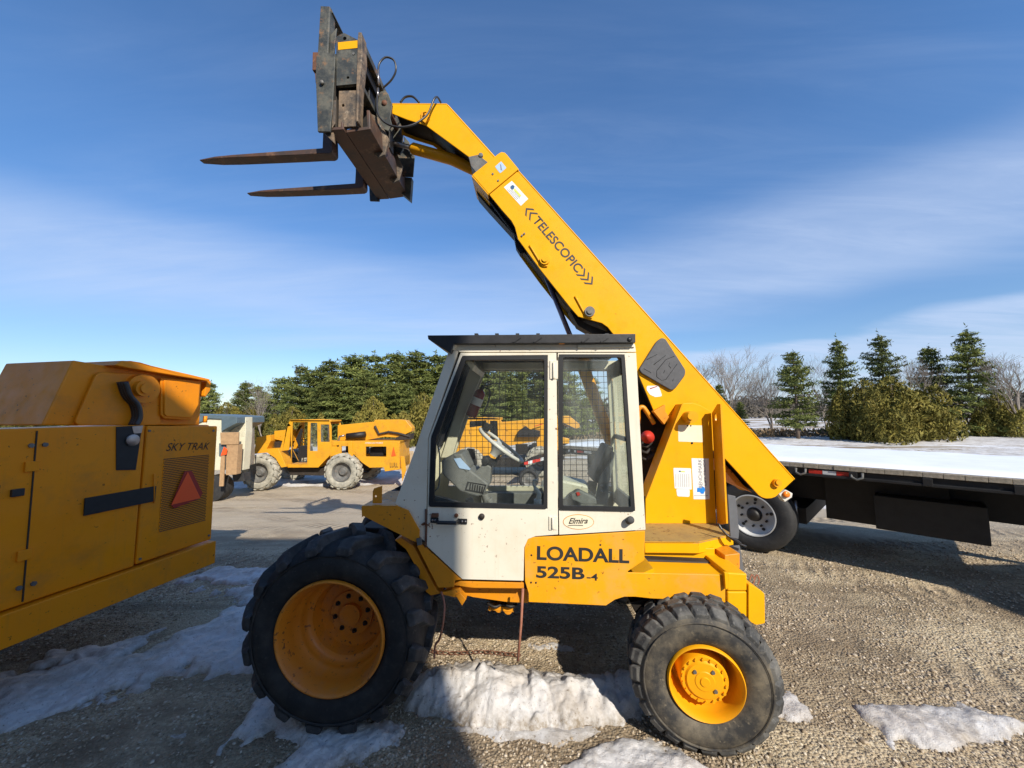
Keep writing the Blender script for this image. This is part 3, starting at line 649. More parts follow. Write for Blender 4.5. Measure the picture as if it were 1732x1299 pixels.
def stone_mat():
    m, n, b = new_mat('loose_gravel_stone')
    ramp = N(n, 'ShaderNodeValToRGB'); e = ramp.color_ramp.elements
    e[0].position = 0.30; e[0].color = (0.180, 0.133, 0.083, 1); e[1].position = 0.72; e[1].color = (0.666, 0.564, 0.427, 1)
    q = e.new(0.48); q.color = (0.360, 0.274, 0.176, 1); q = e.new(0.6); q.color = (0.450, 0.382, 0.292, 1)
    t = N(n, 'ShaderNodeTexCoord'); z = N(n, 'ShaderNodeTexNoise'); z.inputs['Scale'].default_value = 38; z.inputs['Detail'].default_value = 1
    n.links.new(t.outputs['Object'], z.inputs[0]); n.links.new(z.outputs[0], ramp.inputs[0])
    n.links.new(ramp.outputs[0], b.inputs['Base Color']); b.inputs['Roughness'].default_value = 0.8; return m
M['stone'] = stone_mat()
for nm, a in (('gravel_stones', (56000, 6.0, 0.0035, 0.0115, 3)), ('loose_stones', (700, 5.0, 0.006, 0.018, 9))):
    me = stones(*a); me.materials.append(M['stone'])
    o = bpy.data.objects.new(nm, me); COL.objects.link(o)
    tag(o, 'loose tan and grey gravel stones scattered over the yard' if nm[0] == 'g' else 'larger loose stones lying among the fine gravel', 'gravel', kind='stuff')

# ------------------------------------------------------------ trees
def tri_mesh(name, V, mats, mi=None, extra=None):
    pass
def leafy(points, size, g, flat=0.5, thin=0.42):
    """needle tufts: one thin triangle pair at every point, random facing"""
    n = len(points)
    a = g.normal(size=(n, 3)); a[:, 2] *= flat; a /= np.linalg.norm(a, axis=1, keepdims=True)
    b = g.normal(size=(n, 3)); b -= a * (a * b).sum(1, keepdims=True); b /= np.linalg.norm(b, axis=1, keepdims=True)
    s = size * (0.6 + 0.8 * g.random((n, 1)))
    p = np.asarray(points)
    v = np.stack([p - a * s, p + b * s * thin, p + a * s, p - b * s * thin], 1).reshape(-1, 3)
    f = np.arange(n * 4).reshape(-1, 4)
    return v, f
def np_mesh(name, v, f, mat):
    me = bpy.data.meshes.new(name); k = f.shape[1]
    me.vertices.add(len(v)); me.vertices.foreach_set('co', np.asarray(v, float).ravel())
    me.loops.add(f.size); me.loops.foreach_set('vertex_index', f.ravel().astype(np.int32))
    me.polygons.add(len(f)); me.polygons.foreach_set('loop_start', np.arange(len(f), dtype=np.int32) * k); me.polygons.foreach_set('loop_total', np.full(len(f), k, np.int32))
    me.update(); me.validate(); me.materials.append(mat); return me
def trunk_mesh(name, H, r, lean, g, branches):
    mb = MB(); pts = [(lean * (t ** 2) + 0.04 * g.normal(), 0.04 * g.normal(), H * t - 0.1) for t in np.linspace(0, 1, 7)]
    mb.tube(pts, [r * (1 - 0.9 * t) + 0.012 for t in np.linspace(0, 1, 7)], 6)
    for p, q, rr in branches: mb.tube([p, (Vector(p) * .5 + Vector(q) * .5) + Vector((0, 0, -0.04)), q], [rr, rr * .7, rr * .3], 3, caps=False)
    o = mb.build(name, M['bark']); me = o.data; bpy.data.objects.remove(o); return me
def pine(seed, H=8.0, Rm=2.1, dens=1.0, bare=0.08, upsweep=0.1, ex=0.72, leaf=0.15):
    g = np.random.default_rng(seed); pts = []; br = []
    z = H * bare
    while z < H * 0.985:
        t = z / H
        prof = (1 - t) ** ex * (0.75 + 0.25 * min(1, t / 0.18))
        k = int(g.integers(5, 8)); a0 = g.random() * 6.28
        for i in range(k):
            if g.random() < 0.16: continue
            a = a0 + 6.283 * i / k + g.normal() * 0.25
            Lb = Rm * prof * (0.45 + 0.80 * g.random()) * (1 + .25 * math.sin(a * 2 + seed)) + 0.15
            rise = (0.30 * (t - 0.35) + upsweep) * Lb
            e = np.array([math.cos(a) * Lb, math.sin(a) * Lb, rise + g.normal() * 0.06])
            br.append(((0, 0, z), (e[0] * .8, e[1] * .8, z + e[2] * .8), 0.02 * (1 - t) + 0.008))
            nc = max(2, int(Lb / 0.22))
            for c in range(nc):
                s = 0.30 + 0.72 * (c + g.random()) / nc
                cen = e * s + np.array([0, 0, z])
                cr = 0.13 + 0.13 * Lb * s * 0.5
                m = int(19 * dens)
                pts.append(cen + g.normal(size=(m, 3)) * [cr, cr, cr * 0.42] + [0, 0, 0.05])
        z += H * (0.040 + 0.022 * g.random()) * (1.15 - 0.4 * t)
    pts.append(np.array([0, 0, H]) + g.normal(size=(30, 3)) * [0.05, 0.05, 0.2])
    v, f = leafy(np.concatenate(pts), leaf, g, 0.9, 0.22)
    return trunk_mesh('trunk', H, 0.13, 0.2 * g.normal(), g, br), np_mesh('crown', v, f, M['needles'])
def cedar(seed, H=4.5, Rm=1.9, n=19000):
    g = np.random.default_rng(seed); pts = []
    sp = [(0, 0, 1.0, .62), (.5, .2, .9, .5), (-.5, -.2, .85, .5)] + [(g.normal(0, 0.42) * Rm, g.normal(0, 0.42) * Rm, g.uniform(.45, .95), g.uniform(.22, .42)) for _ in range(11)]
    for x, y, hh, r in sp:
        m = n // len(sp); t = g.random(m) ** 0.8; a = g.random(m) * 6.283
        rr = Rm * r * (np.sin(np.clip(t * 1.15 + .10, 0, 1) * 3.1416) ** 0.55 * (1 - .45 * t) + .02) * (0.72 + 0.38 * g.random(m)) * (1 + .22 * np.sin(a * 3 + t * 9 + x * 5))
        pts.append(np.stack([x + rr * np.cos(a), y + rr * np.sin(a), 0.03 + t * H * hh + g.normal(size=m) * .05], 1))
    v, f = leafy(np.concatenate(pts), 0.10, g, 2.4, 0.30)
    return trunk_mesh('trunk', H * 0.8, 0.10, 0.1, g, []), np_mesh('crown', v, f, M['cedar'])
def bare(seed, H=8.5, spread=0.55, depth=6):
    g = random.Random(seed); mb = MB()
    def grow(p, d, l, r, k):
        q = p + d * l; mid = p + d * l * .5 + Vector((g.gauss(0, .03), g.gauss(0, .03), 0)) * l
        mb.tube([p, mid, q], [r, r * .85, r * .7], 5 if k < 2 else 3, caps=False)
        if k >= depth: return
        n = 2 if g.random() < 0.45 else 3
        if k < 2: n += 1
        for i in range(n):
            ax = d.orthogonal(); ax.rotate(Matrix.Rotation(g.random() * 6.283, 3, d))
            nd = d.copy(); nd.rotate(Matrix.Rotation(g.uniform(.25, .85) * (spread + .25), 3, ax)); nd = (nd + Vector((0, 0, .16))).normalized()
            st = p + d * l * g.uniform(.45, 1.0) if i else q
            grow(st, nd, l * g.uniform(.62, .88), max(r * g.uniform(.45, .68), 0.006), k + 1)
    for s in range(g.choice([1, 2, 3])):
        grow(Vector((g.gauss(0, .15), g.gauss(0, .15), -0.1)), Vector((g.gauss(0, .16), g.gauss(0, .16), 1)).normalized(), H * .27, 0.10, 0)
    zs = max(v[2] for v in mb.v); mb.v = [(x * H / zs, y * H / zs, z * H / zs) for x, y, z in mb.v]
    o = mb.build('branches', M['bare_bark']); me = o.data; bpy.data.objects.remove(o); return me
PINES = [pine(s, 8.0, 1.9 + 0.2 * (s % 3), 1.3, ex=0.55, upsweep=0.22) for s in (1, 2, 3, 4, 8)]
SPRUCE = [pine(s, 8.0, r_, 1.1, ex=e_, bare=b_) for s, r_, e_, b_ in ((5, 2.2, .72, .03), (6, 1.8, .60, .12), (7, 2.1, .50, .18))]
CEDARS = [cedar(s) for s in (11, 12, 13)]
BARES = [bare(s) for s in (21, 22, 25, 27)]
def tree(kind, px, D, toppx, i, label, group=None, wide=1.0, name=None):
    x, zt = PX((px, toppx), D); zb = float(tz(x, D)); h = zt - zb
    t = empty({'pine': 'pine_tree', 'cedar': 'cedar_tree', 'bare': 'bare_tree'}[kind], (x, D, zb), random.random() * 6.28, label, 'tree', group)
    src = {'pine': PINES if px < 1050 else SPRUCE, 'cedar': CEDARS}.get(kind)
    s = h / (8.0 if kind == 'pine' else 4.5 if kind == 'cedar' else 8.5)
    t.scale = (s * wide * random.uniform(.85, 1.15), s * wide * random.uniform(.85, 1.15), s); t.rotation_euler[0] = random.gauss(0, .03); t.rotation_euler[1] = random.gauss(0, .03)
    if src:
        tm, cm = src[i % len(src)]
        a = bpy.data.objects.new('trunk', tm); b = bpy.data.objects.new('crown', cm)
        for o in (a, b): COL.objects.link(o); o.parent = t
    else:
        a = bpy.data.objects.new('branches', BARES[i % len(BARES)]); COL.objects.link(a); a.parent = t
    return t
GP = 'evergreens in the wood behind the parked machines'
lbl_back = 'tall dark green pine in the crowded wood behind the parked machines'
lbl_cab = 'dark pine of the wood standing behind the loader cab, seen through its windows'
TL = [  # kind, px, D, top y, variant, wide, label
 ('pine', 352, 33, 648, 0, 1.0, 'dark pine showing just right of the orange machine hood'),
 ('pine', 412, 34, 648, 1, 1.1, 'blue green pine left of the bare tree, behind the cream machine'),
 ('cedar', 386, 30, 662, 0, 1.1, 'round olive cedar above the cream machine'),
 ('bare', 455, 29, 636, 0, 0.8, 'bare tree with pale trunk above the left yellow cab'),
 ('cedar', 425, 31, 672, 1, 1.0, 'olive cedar at the foot of the bare tree, left side'),
 ('cedar', 492, 29, 670, 2, 1.1, 'olive cedar right of the bare tree, above the yellow cab'),
 ('pine', 512, 34, 622, 2, 1.2, 'tall pine at the left end of the dense wood'),
 ('pine', 478, 36, 640, 1, 1.3, 'pine behind the olive cedar, left part of the wood'), ('pine', 436, 37, 655, 3, 1.3, 'low pine behind the bare tree, far left of the wood'), ('pine', 532, 33, 628, 0, 1.4, lbl_back),
 ('pine', 560, 36, 612, 3, 1.5, lbl_back), ('pine', 548, 31, 650, 0, 1.4, lbl_back),
 ('pine', 596, 35, 605, 1, 1.5, lbl_back), ('pine', 575, 32, 640, 2, 1.5, lbl_back),
 ('pine', 632, 36, 602, 0, 1.5, lbl_back), ('pine', 615, 32, 632, 3, 1.4, lbl_back),
 ('cedar', 632, 29, 650, 0, 1.15, 'olive cedar above the yellow boom of the distant machine'),
 ('pine', 668, 35, 600, 2, 1.5, lbl_back), ('pine', 672, 31, 648, 1, 1.4, lbl_back),
 ('pine', 702, 35, 597, 3, 1.5, lbl_back), ('cedar', 718, 28, 642, 1, 1.2, 'bright olive cedar just left of the cab front pillar'),
 ('cedar', 700, 29, 680, 2, 1.1, 'low olive cedar right of the distant yellow machine'),
 ('pine', 738, 35, 600, 0, 1.5, lbl_cab), ('pine', 775, 35, 602, 1, 1.5, lbl_cab), ('pine', 760, 31, 640, 2, 1.5, lbl_cab),
 ('pine', 812, 35, 600, 2, 1.5, lbl_cab), ('pine', 850, 35, 604, 3, 1.5, lbl_cab), ('pine', 830, 31, 640, 0, 1.5, lbl_cab),
 ('pine', 888, 35, 602, 0, 1.5, lbl_cab), ('pine', 872, 31, 650, 1, 1.5, lbl_cab), ('pine', 925, 34, 606, 1, 1.5, lbl_cab),
 ('pine', 968, 33, 618, 2, 1.2, 'dark pine seen through the rear cab window'), ('pine', 1000, 35, 640, 3, 1.0, 'shorter pine at the right end of the dense wood'),
 ('bare', 1085, 46, 620, 1, 1.0, 'bare tree hidden behind the cab rear post'),
 ('bare', 1180, 42, 588, 1, 1.1, 'bare tree just right of the boom, twigs against the sky'),
 ('bare', 1228, 40, 590, 2, 1.1, 'bare tree with fine twigs between the boom and the tall conifer'),
 ('pine', 1222, 37, 652, 1, 1.1, 'thin dark pine just above the sloping boom edge'),
 ('pine', 1251, 36, 680, 3, 1.0, 'low bushy pine right of the boom'),
 ('bare', 1300, 41, 598, 3, 1.0, 'bare tree left of the lone conifer over the trailer'),
 ('bare', 1392, 40, 592, 0, 0.9, 'bare tree right of the lone conifer over the trailer'),
 ('pine', 1342, 31, 600, 2, 1.05, 'lone conical conifer standing over the snow covered trailer'),
 ('pine', 1420, 33, 576, 3, 0.85, 'slim tall conifer with bare twigs at its sides'),
 ('bare', 1428, 34, 640, 2, 0.8, 'low bare shrub tree between the conifers at right'),
 ('cedar', 1452, 29, 618, 0, 1.25, 'wide olive cedar at the right, above the trailer deck'),
 ('cedar', 1503, 30, 612, 1, 1.25, 'wide olive cedar farthest right above the trailer deck'),
 ('pine', 1493, 34, 566, 0, 1.0, 'tall pine rising behind the wide cedars at right'),
 ('bare', 1520, 33, 590, 1, 0.8, 'bare tree in front of the tall right hand pine'),
]
for k, (kd, px, D, tp, i, w, lb) in enumerate(TL):
    tree(kd, px, D, tp, i, lb, GP if lb == lbl_back else 'pines seen through the cab windows' if lb == lbl_cab else None, w)
for k, px in enumerate(range(20, 340, 42)):
    tree('pine' if k % 3 else 'cedar', px, 32 + (k * 7) % 5, 640 + (k * 13) % 22 if k % 3 else 675, k, 'tree of the wood hidden behind the left orange machine', 'trees behind the left machine', 1.15)
for k, px in enumerate((1548, 1572, 1610, 1632, 1680, 1718)):
    tree(('cedar', 'pine', 'bare', 'pine', 'cedar', 'bare')[k], px, 30 + (k * 5) % 6, (662, 590, 600, 560, 650, 580)[k], k, ('first cedar right of the photographed tree row', 'pine between two cedars above the trailer, right part', 'bare tree above the right part of the trailer', 'tallest pine above the right end of the trailer', 'last olive cedar above the right end of the trailer', 'bare tree farthest right above the trailer')[k], 'trees above the right end of the trailer', 1.15)
# far dark woodland on the rise, one mass
g = np.random.default_rng(77); pts = []
for x in np.arange(-260, 260, 1.3):
    yy = 92 + 10 * math.sin(x * 0.05) + g.normal() * 3; hh = 3.6 + 2.0 * g.random() + 1.2 * math.sin(x * .11)
    m = 90; q = g.random((m, 1)) ** 0.7
    pts.append(np.concatenate([x + g.normal(size=(m, 1)) * 1.1, yy + g.normal(size=(m, 1)) * 1.2, float(tz(x, yy)) + q * hh], 1))
hx = np.arange(-400, 400, 4.0); mb = MB(); hz = [3.2 + 1.3 * math.sin(x * .031) + .8 * math.sin(x * .11) for x in hx]
mb.add([(x, 99 + y, float(tz(0, 99)) + z * k) for x, z in zip(hx, hz) for y, k in ((0, -.2), (3, .8), (9, 1.0), (30, .4))], [[i * 4 + j, i * 4 + 4 + j, i * 4 + 5 + j, i * 4 + 1 + j] for i in range(len(hx) - 1) for j in range(3)], True)
M['hill'] = simple('wooded_hill_brown', (0.085, 0.072, 0.055), 0.95, var=0.5, scale=0.6)
mb.build('hill', M['hill'])['kind'] = 'structure'
v, f = leafy(np.concatenate(pts), 0.42, g, 1.2)
o = bpy.data.objects.new('far_woodland', np_mesh('far_woodland', v, f, M['brush'])); COL.objects.link(o)
tag(o, 'low dark woodland far off across the snowy field', 'woodland', kind='stuff')
# dead brown brush at the foot of the trees
pts = []
for _ in range(900):
    x = g.uniform(-32, 34); yy = g.uniform(33.0, 38); m = 26
    if g.random() < 0.35: continue
    pts.append(np.stack([x + g.normal(size=m) * .5, yy + g.normal(size=m) * .4, float(tz(x, yy)) + g.random(m) ** 1.5 * 0.75], 1))
v, f = leafy(np.concatenate(pts), 0.16, g, 3.0)
o = bpy.data.objects.new('dead_grass', np_mesh('dead_grass', v, f, M['brown_grass'])); COL.objects.link(o)
tag(o, 'dead brown grass and weeds at the foot of the trees', 'grass', kind='stuff')

# ============================================================ the loader
OFF = (0.0, 3.4, 0.0)
cps, sps = math.cos(PSI), math.sin(PSI)
ldr = empty('telescopic_loader', (OFF[1] * sps, OFF[1] * cps, 0), -PSI,
            'yellow telescopic loader with cream cab, raised boom and rusty forks', 'telehandler')
def fl(x, y): return (x, y)
def LP(v, zf, *pts): return [L(zf(x, y), v) for x, y in pts]
def P3(v, zf, x, y):
    u, z = L(zf(x, y), v); return Vector((u, v, z))
def B(mb, name, mat, parent=None, bevel=0.0, **k): return mb.build(name, mat, parent or ldr, OFF, bevel, **k)
def inset(poly, d):
    n = len(poly); A = sum(poly[i][0] * poly[(i + 1) % n][1] - poly[(i + 1) % n][0] * poly[i][1] for i in range(n))
    s = 1 if A > 0 else -1; out = []
    for i in range(n):
        p0, p, p1 = Vector(poly[i - 1]), Vector(poly[i]), Vector(poly[(i + 1) % n])
        a = (p - p0).normalized(); b = (p1 - p).normalized()
        na = Vector((-a.y, a.x)) * s; nb = Vector((-b.y, b.x)) * s
        m = (na + nb).normalized(); k = d / max(0.35, m.dot(na)); q = p + m * k
        out.append((q.x, q.y))
    return out

# ---- wheels
def tyre_mb(R0, w, rim, lug_h, style, nl):
    """axis along +y, outer face at y=0, body towards +y; R0 = radius over the lugs"""
    Rc = R0 - lug_h; mb = MB(); h = Rc - rim
    prof = [(w * .10, rim - .01), (0.035, rim + .004), (0.018, rim + h * .10), (0.0, rim + h * .35), (0.002, rim + h * .58), (0.022, rim + h * .78),
            (0.055, rim + h * .91), (w * .24, Rc - .004), (w * .5, Rc), (w * .76, Rc - .004), (w - .055, rim + h * .91), (w - .022, rim + h * .78),
            (w, rim + h * .5), (w - .02, rim + h * .1), (w - .035, rim), (w * .88, rim - .01)]
    mb.lathe(prof, (0, 0, 0), seg=72, close=True)
    # bead ring line on the wall
    mb.lathe([(0.004, rim + h * .66), (-0.004, rim + h * .68), (-0.001, rim + h * .71)], (0, 0, 0), seg=72)
    def lug(stn):                                     # stations: (axial, r_base, r_top, angle, half width m)
        rings = []
        for a, rb, rt, an, hw in stn:
            for rr, k in ((rb, -1.15), (rb, 1.15), (rt, 0.85), (rt, -0.85)):
                t = an + k * hw / rr
                rings.append((rr * math.cos(t), a, rr * math.sin(t)))
        fs = []
        m = len(stn)
        for i in range(m - 1):
            for k in range(4):
                l = (k + 1) % 4; fs.append([i * 4 + k, i * 4 + l, (i + 1) * 4 + l, (i + 1) * 4 + k])
        fs += [[3, 2, 1, 0], [(m - 1) * 4 + k for k in range(4)]]
        mb.add(rings, fs)
    g = random.Random(nl)
    mb.cur = 1
    if style == 'R4':
        for i in range(nl):
            a0 = 2 * math.pi * i / nl
            for side in (0, 1):
                A = a0 + side * math.pi / nl; d = 0.24; hw = 0.043 + g.uniform(-.005, .004)
                sg = (lambda x: x) if side == 0 else (lambda x: w - x)
                hh = lug_h * g.uniform(.82, 1.0)
                st = [(sg(w * .56), Rc - .01, Rc + hh, A, hw * .8), (sg(w * .36), Rc - .01, Rc + hh, A + d * .35, hw),
                      (sg(w * .18), Rc - .02, Rc + hh * .96, A + d * .72, hw * 1.1), (sg(0.045), Rc - .05, Rc + hh * .62, A + d * .95, hw * 1.15),
                      (sg(0.002), rim + h * .80, Rc - .012, A + d, hw * 1.0), (sg(0.002), rim + h * .70, rim + h * .78, A + d, hw * .7)]
                lug(st)
    else:
        for i in range(nl):
            a0 = 2 * math.pi * i / nl
            for side in (0, 1):
                A = a0 + side * math.pi / nl; hw = math.pi * Rc / nl * g.uniform(.72, .86)
                sg = (lambda x: x) if side == 0 else (lambda x: w - x)
                lug([(sg(0.022), Rc - .05, Rc - .022, A, hw * .95), (sg(0.045), Rc - .03, Rc - .001, A + .02, hw), (sg(w * .16), Rc - .01, Rc + lug_h * .9, A + .03, hw), (sg(w * .27), Rc - .01, Rc + lug_h, A + .07, hw * .95)])
                lug([(sg(w * .30), Rc - .01, Rc + lug_h, A + .10, hw * .9), (sg(w * .40), Rc - .01, Rc + lug_h, A + .07, hw), (sg(w * .475), Rc - .01, Rc + lug_h, A + .12, hw * .9)])
    mb.cur = 0
    return mb
def front_rim():
    mb = MB()
    mb.lathe([(0.022, .352), (0.004, .350), (0.0, .341), (0.006, .332), (0.020, .328), (0.04, .318), (0.10, .306), (0.165, .302), (0.175, .292), (0.20, .286), (0.236, .280),
              (0.25, .262), (0.256, .245), (0.33, .225), (0.335, .14), (0.325, .10), (0.325, .0001)], (0, 0, 0), seg=72)
    mb.lathe([(0.30, .300), (0.40, .32), (0.41, .352)], (0, 0, 0), seg=48)
    return mb
def rear_rim():
    mb = MB()
    mb.lathe([(0.030, .212), (0.010, .210), (0.004, .204), (0.012, .197), (0.035, .190), (0.06, .184), (0.10, .182), (0.112, .174), (0.19, .170), (0.20, .16), (0.20, .0001)], (0, 0, 0), seg=64)
    return mb
def hubbolts(nb, rb, r, y0, y1, seg=6):
    mb = MB()
    for i in range(nb):
        t = 2 * math.pi * i / nb + .2
        mb.cyl((rb * math.cos(t), y0, rb * math.sin(t)), (rb * math.cos(t), y1, rb * math.sin(t)), r, seg, False)
    return mb
def make_front(loc, rot):
    e = bpy.data.objects.new('front_wheel', None); COL.objects.link(e); e.parent = ldr; e.location = loc; e.rotation_euler = (0, 0, rot); e.empty_display_size = .1
    ty = tyre_mb(0.617, 0.42, 0.345, 0.048, 'R4', 16).build('tyre', [M['tyre_front'], M['tyre_front_tread']], e, bevel=0.009, bseg=2, auto=50); ty['label'] = 'black lugged tyre'
    front_rim().build('rim', M['rim'], e, auto=45)
    m = MB(); m.cyl((0, .317, 0), (0, .33, 0), .150, 40); m.cyl((0, .285, 0), (0, .32, 0), .072, 32); m.build('hub', M['rim'], e, auto=40)
    hubbolts(8, .118, .010, .298, .326).build('wheel_nut', M['grease'], e)
    m = hubbolts(8, .118, .017, .3150, .325, 16); m.build('stud_seat', M['dark_in'], e)
    return e
def make_rear(loc, rot):
    e = bpy.data.objects.new('rear_wheel', None); COL.objects.link(e); e.parent = ldr; e.location = loc; e.rotation_euler = (0, 0, rot); e.empty_display_size = .1
    ty = tyre_mb(0.422, 0.34, 0.206, 0.015, 'block', 24).build('tyre', [M['tyre_rear'], M['tyre_tread']], e, bevel=0.003, bseg=1, auto=50); ty['label'] = 'worn grey block tread tyre'
    rear_rim().build('rim', M['orange_yel'], e, auto=45)
    m = MB()
    m.lathe([(0.19, .142), (0.12, .138), (0.060, .134), (0.052, .128), (0.052, .108), (0.046, .102), (0.040, .098), (0.038, .056), (0.034, .052), (0.034, .028), (0.028, .024), (0.028, .0001)], (0, 0, 0), seg=48)
    m.build('planetary_hub', M['orange_yel'], e, auto=40)
    hubbolts(18, .119, .0085, .040, .056).build('hub_bolt', M['orange_yel'], e)
    m = MB()
    for t, rr in ((0.9, .074), (2.4, .072), (5.6, .072)):
        m.cyl((rr * math.cos(t), .030, rr * math.sin(t)), (rr * math.cos(t), .042, rr * math.sin(t)), .011, 6, False)
    m.build('plug', M['steel'], e)
    return e
make_front((-1.262, 2.405 - 3.4, 0.603), 0); make_front((-1.262, 4.50 - 3.4, 0.605), math.pi)
make_rear((1.005, 2.35 - 3.4, 0.418), R(-10)); make_rear((1.035, 4.42 - 3.4, 0.425), math.pi - R(7))
# axles
m = MB(); m.cyl((-1.262, 2.80, .605), (-1.262, 4.2, .605), .10, 20); m.lathe([(-.2, .08), (-.12, .19), (.12, .19), (.2, .08)], (-1.262, 3.5, .6), seg=24); B(m, 'front_axle', M['grease'])
m = MB(); m.cyl((1.035, 2.55, .43), (1.035, 4.2, .43), .085, 20); m.lathe([(-.2, .07), (-.1, .17), (.1, .17), (.2, .07)], (1.035, 3.5, .43), seg=24)
m.prism(LP(2.62, fl, (1072, 1030), (1150, 1012), (1180, 1075), (1110, 1105)), 2.70, 2.9); B(m, 'rear_axle', M['grease'], bevel=.006)

# ---- chassis
VS = 2.58
m = MB()
m.prism(LP(2.70, fl, (560, 940), (712, 925), (760, 1000), (880, 1012), (1030, 1018), (1080, 1004), (1230, 1004), (1230, 962), (1070, 955), (890, 930), (720, 905), (600, 900)), 2.80, 4.15)
B(m, 'chassis_frame', M['dark_in'], bevel=.008)
m = MB()
side = LP(VS, fl, (892, 912), (903, 909), (946, 907.5), (1091, 898.5), (1090, 948), (1062, 967), (1062, 969), (1227, 973), (1227, 1020), (1211, 1017), (1102, 1013), (1075, 1010), (1056, 1010), (1040, 1015), (1025, 1025), (894, 1019), (894, 1004), (888, 984), (887, 928))
m.prism(side, VS, VS + .012)
B(m, 'side_skirt', M['skirt'], bevel=.003)
m = MB()
m.prism(LP(VS + .02, fl, (778, 983.5), (886, 986), (886, 996), (800, 995), (764, 990)), VS + .018, VS + .10); B(m, 'door_sill', M['yellow_dirty'], bevel=.004)
m = MB()
m.prism(LP(VS + .10, fl, (745, 992), (893, 998), (893, 1022), (856, 1020), (800, 1012), (762, 1002)), VS + .11, VS + .13)
m.prism(LP(VS + .05, z14, (440, 905), (640, 860), (660, 900), (600, 960), (440, 925)), VS + .02, VS + .06)
m.prism(LP(VS + .05, z14, (600, 930), (670, 1040), (715, 970), (650, 900)), VS + .01, VS + .07)
B(m, 'sill_bracket', M['yellow_dirty'], bevel=.003)
m = MB()
m.prism(LP(VS, z14, (160, 420), (215, 400), (265, 440), (600, 745), (665, 790), (580, 800), (570, 870), (395, 880)), VS + .005, VS + .02)
B(m, 'front_strut', M['yellow_dirty'], bevel=.003)
m = MB()                                               # inner wing behind the front tyre
m.prism(LP(2.66, z14, (-60, 330), (0, 300), (150, 400), (395, 870), (450, 905), (330, 930), (240, 860), (180, 640), (60, 430)), 2.62, 3.0)
B(m, 'inner_wing', M['yellow_dirty'], bevel=.004)
m = MB()
bk = LP(2.575, z6, (45, 118), (235, 114), (300, 140), (362, 250), (358, 318), (330, 312), (45, 168))
m.prism(bk, 2.56, 2.572); t0 = LP(2.575, z6, (45, 118), (235, 114)); m.box(t0[0][0], t0[1][0], 2.56, 3.05, t0[0][1] - .006, t0[0][1] + .004)
m.prism(LP(2.60, z6, (98, 105), (98, 40), (105, 22), (150, 8), (148, 105)), 2.60, 2.612, [circ(L(z6(115, 65), 2.60), .008, 8)])
m.box(t0[0][0], t0[0][0] + .008, 2.56, 3.05, t0[0][1] - .07, t0[0][1] - .006)
B(m, 'front_wing', M['yellow_dirty'], bevel=.003)
m = MB(); m.prism(LP(2.56, z14, (160, 330), (215, 320), (225, 395), (175, 405)), 2.545, 2.56); B(m, 'wing_catch', M['steel'], bevel=.003)
# hydraulic valve and hoses beneath
m = MB()
for x, y, r, l in ((1060, 1110, .026, .1), (1165, 1125, .03, .12), (965, 1110, .014, .08)):
    p = P3(2.78, z14, x, y); m.cyl(p, p + Vector((0, l, 0)), r, 14)
p = P3(2.80, z14, 990, 1080); q = P3(2.80, z14, 1230, 1100); m.bar(p, q, .05, .03)
B(m, 'drain_valve', M['yellow_dirty'], bevel=.003)
m = MB()
for a, b, c in (((930, 1040), (1020, 1085), (1100, 1050)), ((1100, 1050), (1190, 1080), (1260, 1060)), ((1190, 940), (1200, 1010), (1195, 1060))):
    m.tube(catmull([P3(2.76, z14, *a), P3(2.74, z14, *b), P3(2.77, z14, *c)], 5), .010, 6)
m.prism(LP(2.8, z14, (900, 1020), (1290, 1020), (1290, 1060), (1200, 1090), (1000, 1085)), 2.84, 3.2)
B(m, 'under_hose', M['grease'])
# platform and rear body
VP_ = 2.84; zp = L((1140, 917.5), VP_)[1]
m = MB()
a = [L((1091, 918), VP_), L((1181, 918), VP_), L((1206, 911), VP_)]
u0 = L((1090, 905), VP_)[0]; u1 = a[1][0]; u2 = L((1240, 908), 3.02)[0]
pts = [(u0, VP_), (u1, VP_), (u2, 3.02), (u2, 3.34), (u0, 3.34)]
n = len(pts); vs = [(x, y, zp) for x, y in pts] + [(x, y, zp - .008) for x, y in pts]
m.add(vs, [list(range(n)), list(range(2 * n - 1, n - 1, -1))] + [[i, i + n, (i + 1) % n + n, (i + 1) % n] for i in range(n)])
B(m, 'platform', M['platform_top'])
m = MB(); hh = zp - L((1140, 936), VP_)[1]
for (p, q) in ((pts[0], pts[1]), (pts[1], pts[2])):
    d = Vector((q[0] - p[0], q[1] - p[1], 0)).normalized(); nn = Vector((-d.y, d.x, 0)) * .008
    P_, Q_ = Vector((p[0], p[1], zp + .001)), Vector((q[0], q[1], zp + .001)); dn = Vector((0, 0, -hh))
    m.hexa([P_ + dn, Q_ + dn, Q_, P_], [P_ + dn + nn, Q_ + dn + nn, Q_ + nn, P_ + nn])
B(m, 'platform_edge', M['yellow'], bevel=.002)
m = MB()
m.prism(LP(2.875, fl, (1085, 928), (1209, 928), (1209, 966), (1085, 963)), 2.875, 3.3)
B(m, 'body_box', M['yellow'], bevel=.004)
m = MB(); m.prism(LP(2.68, fl, (1068, 965), (1098, 952), (1098, 962), (1228, 966), (1228, 971), (1068, 970)), 2.585, 2.98); B(m, 'frame_ledge', M['yellow'], bevel=.003)
m = MB(); c0 = LP(2.97, fl, (1206, 925), (1230, 922), (1230, 975), (1206, 975)); m.prism(c0, 2.80, 3.4); B(m, 'rear_upright', M['yellow_dirty'], bevel=.004)
m = MB()
m.prism(LP(VS, fl, (1229, 968), (1262, 970), (1262, 999), (1229, 999)), VS - .01, 4.2)
m.prism(LP(VS, fl, (1229, 1000), (1262, 1000), (1262, 1047), (1258, 1043), (1229, 1019)), VS - .01, 4.2)
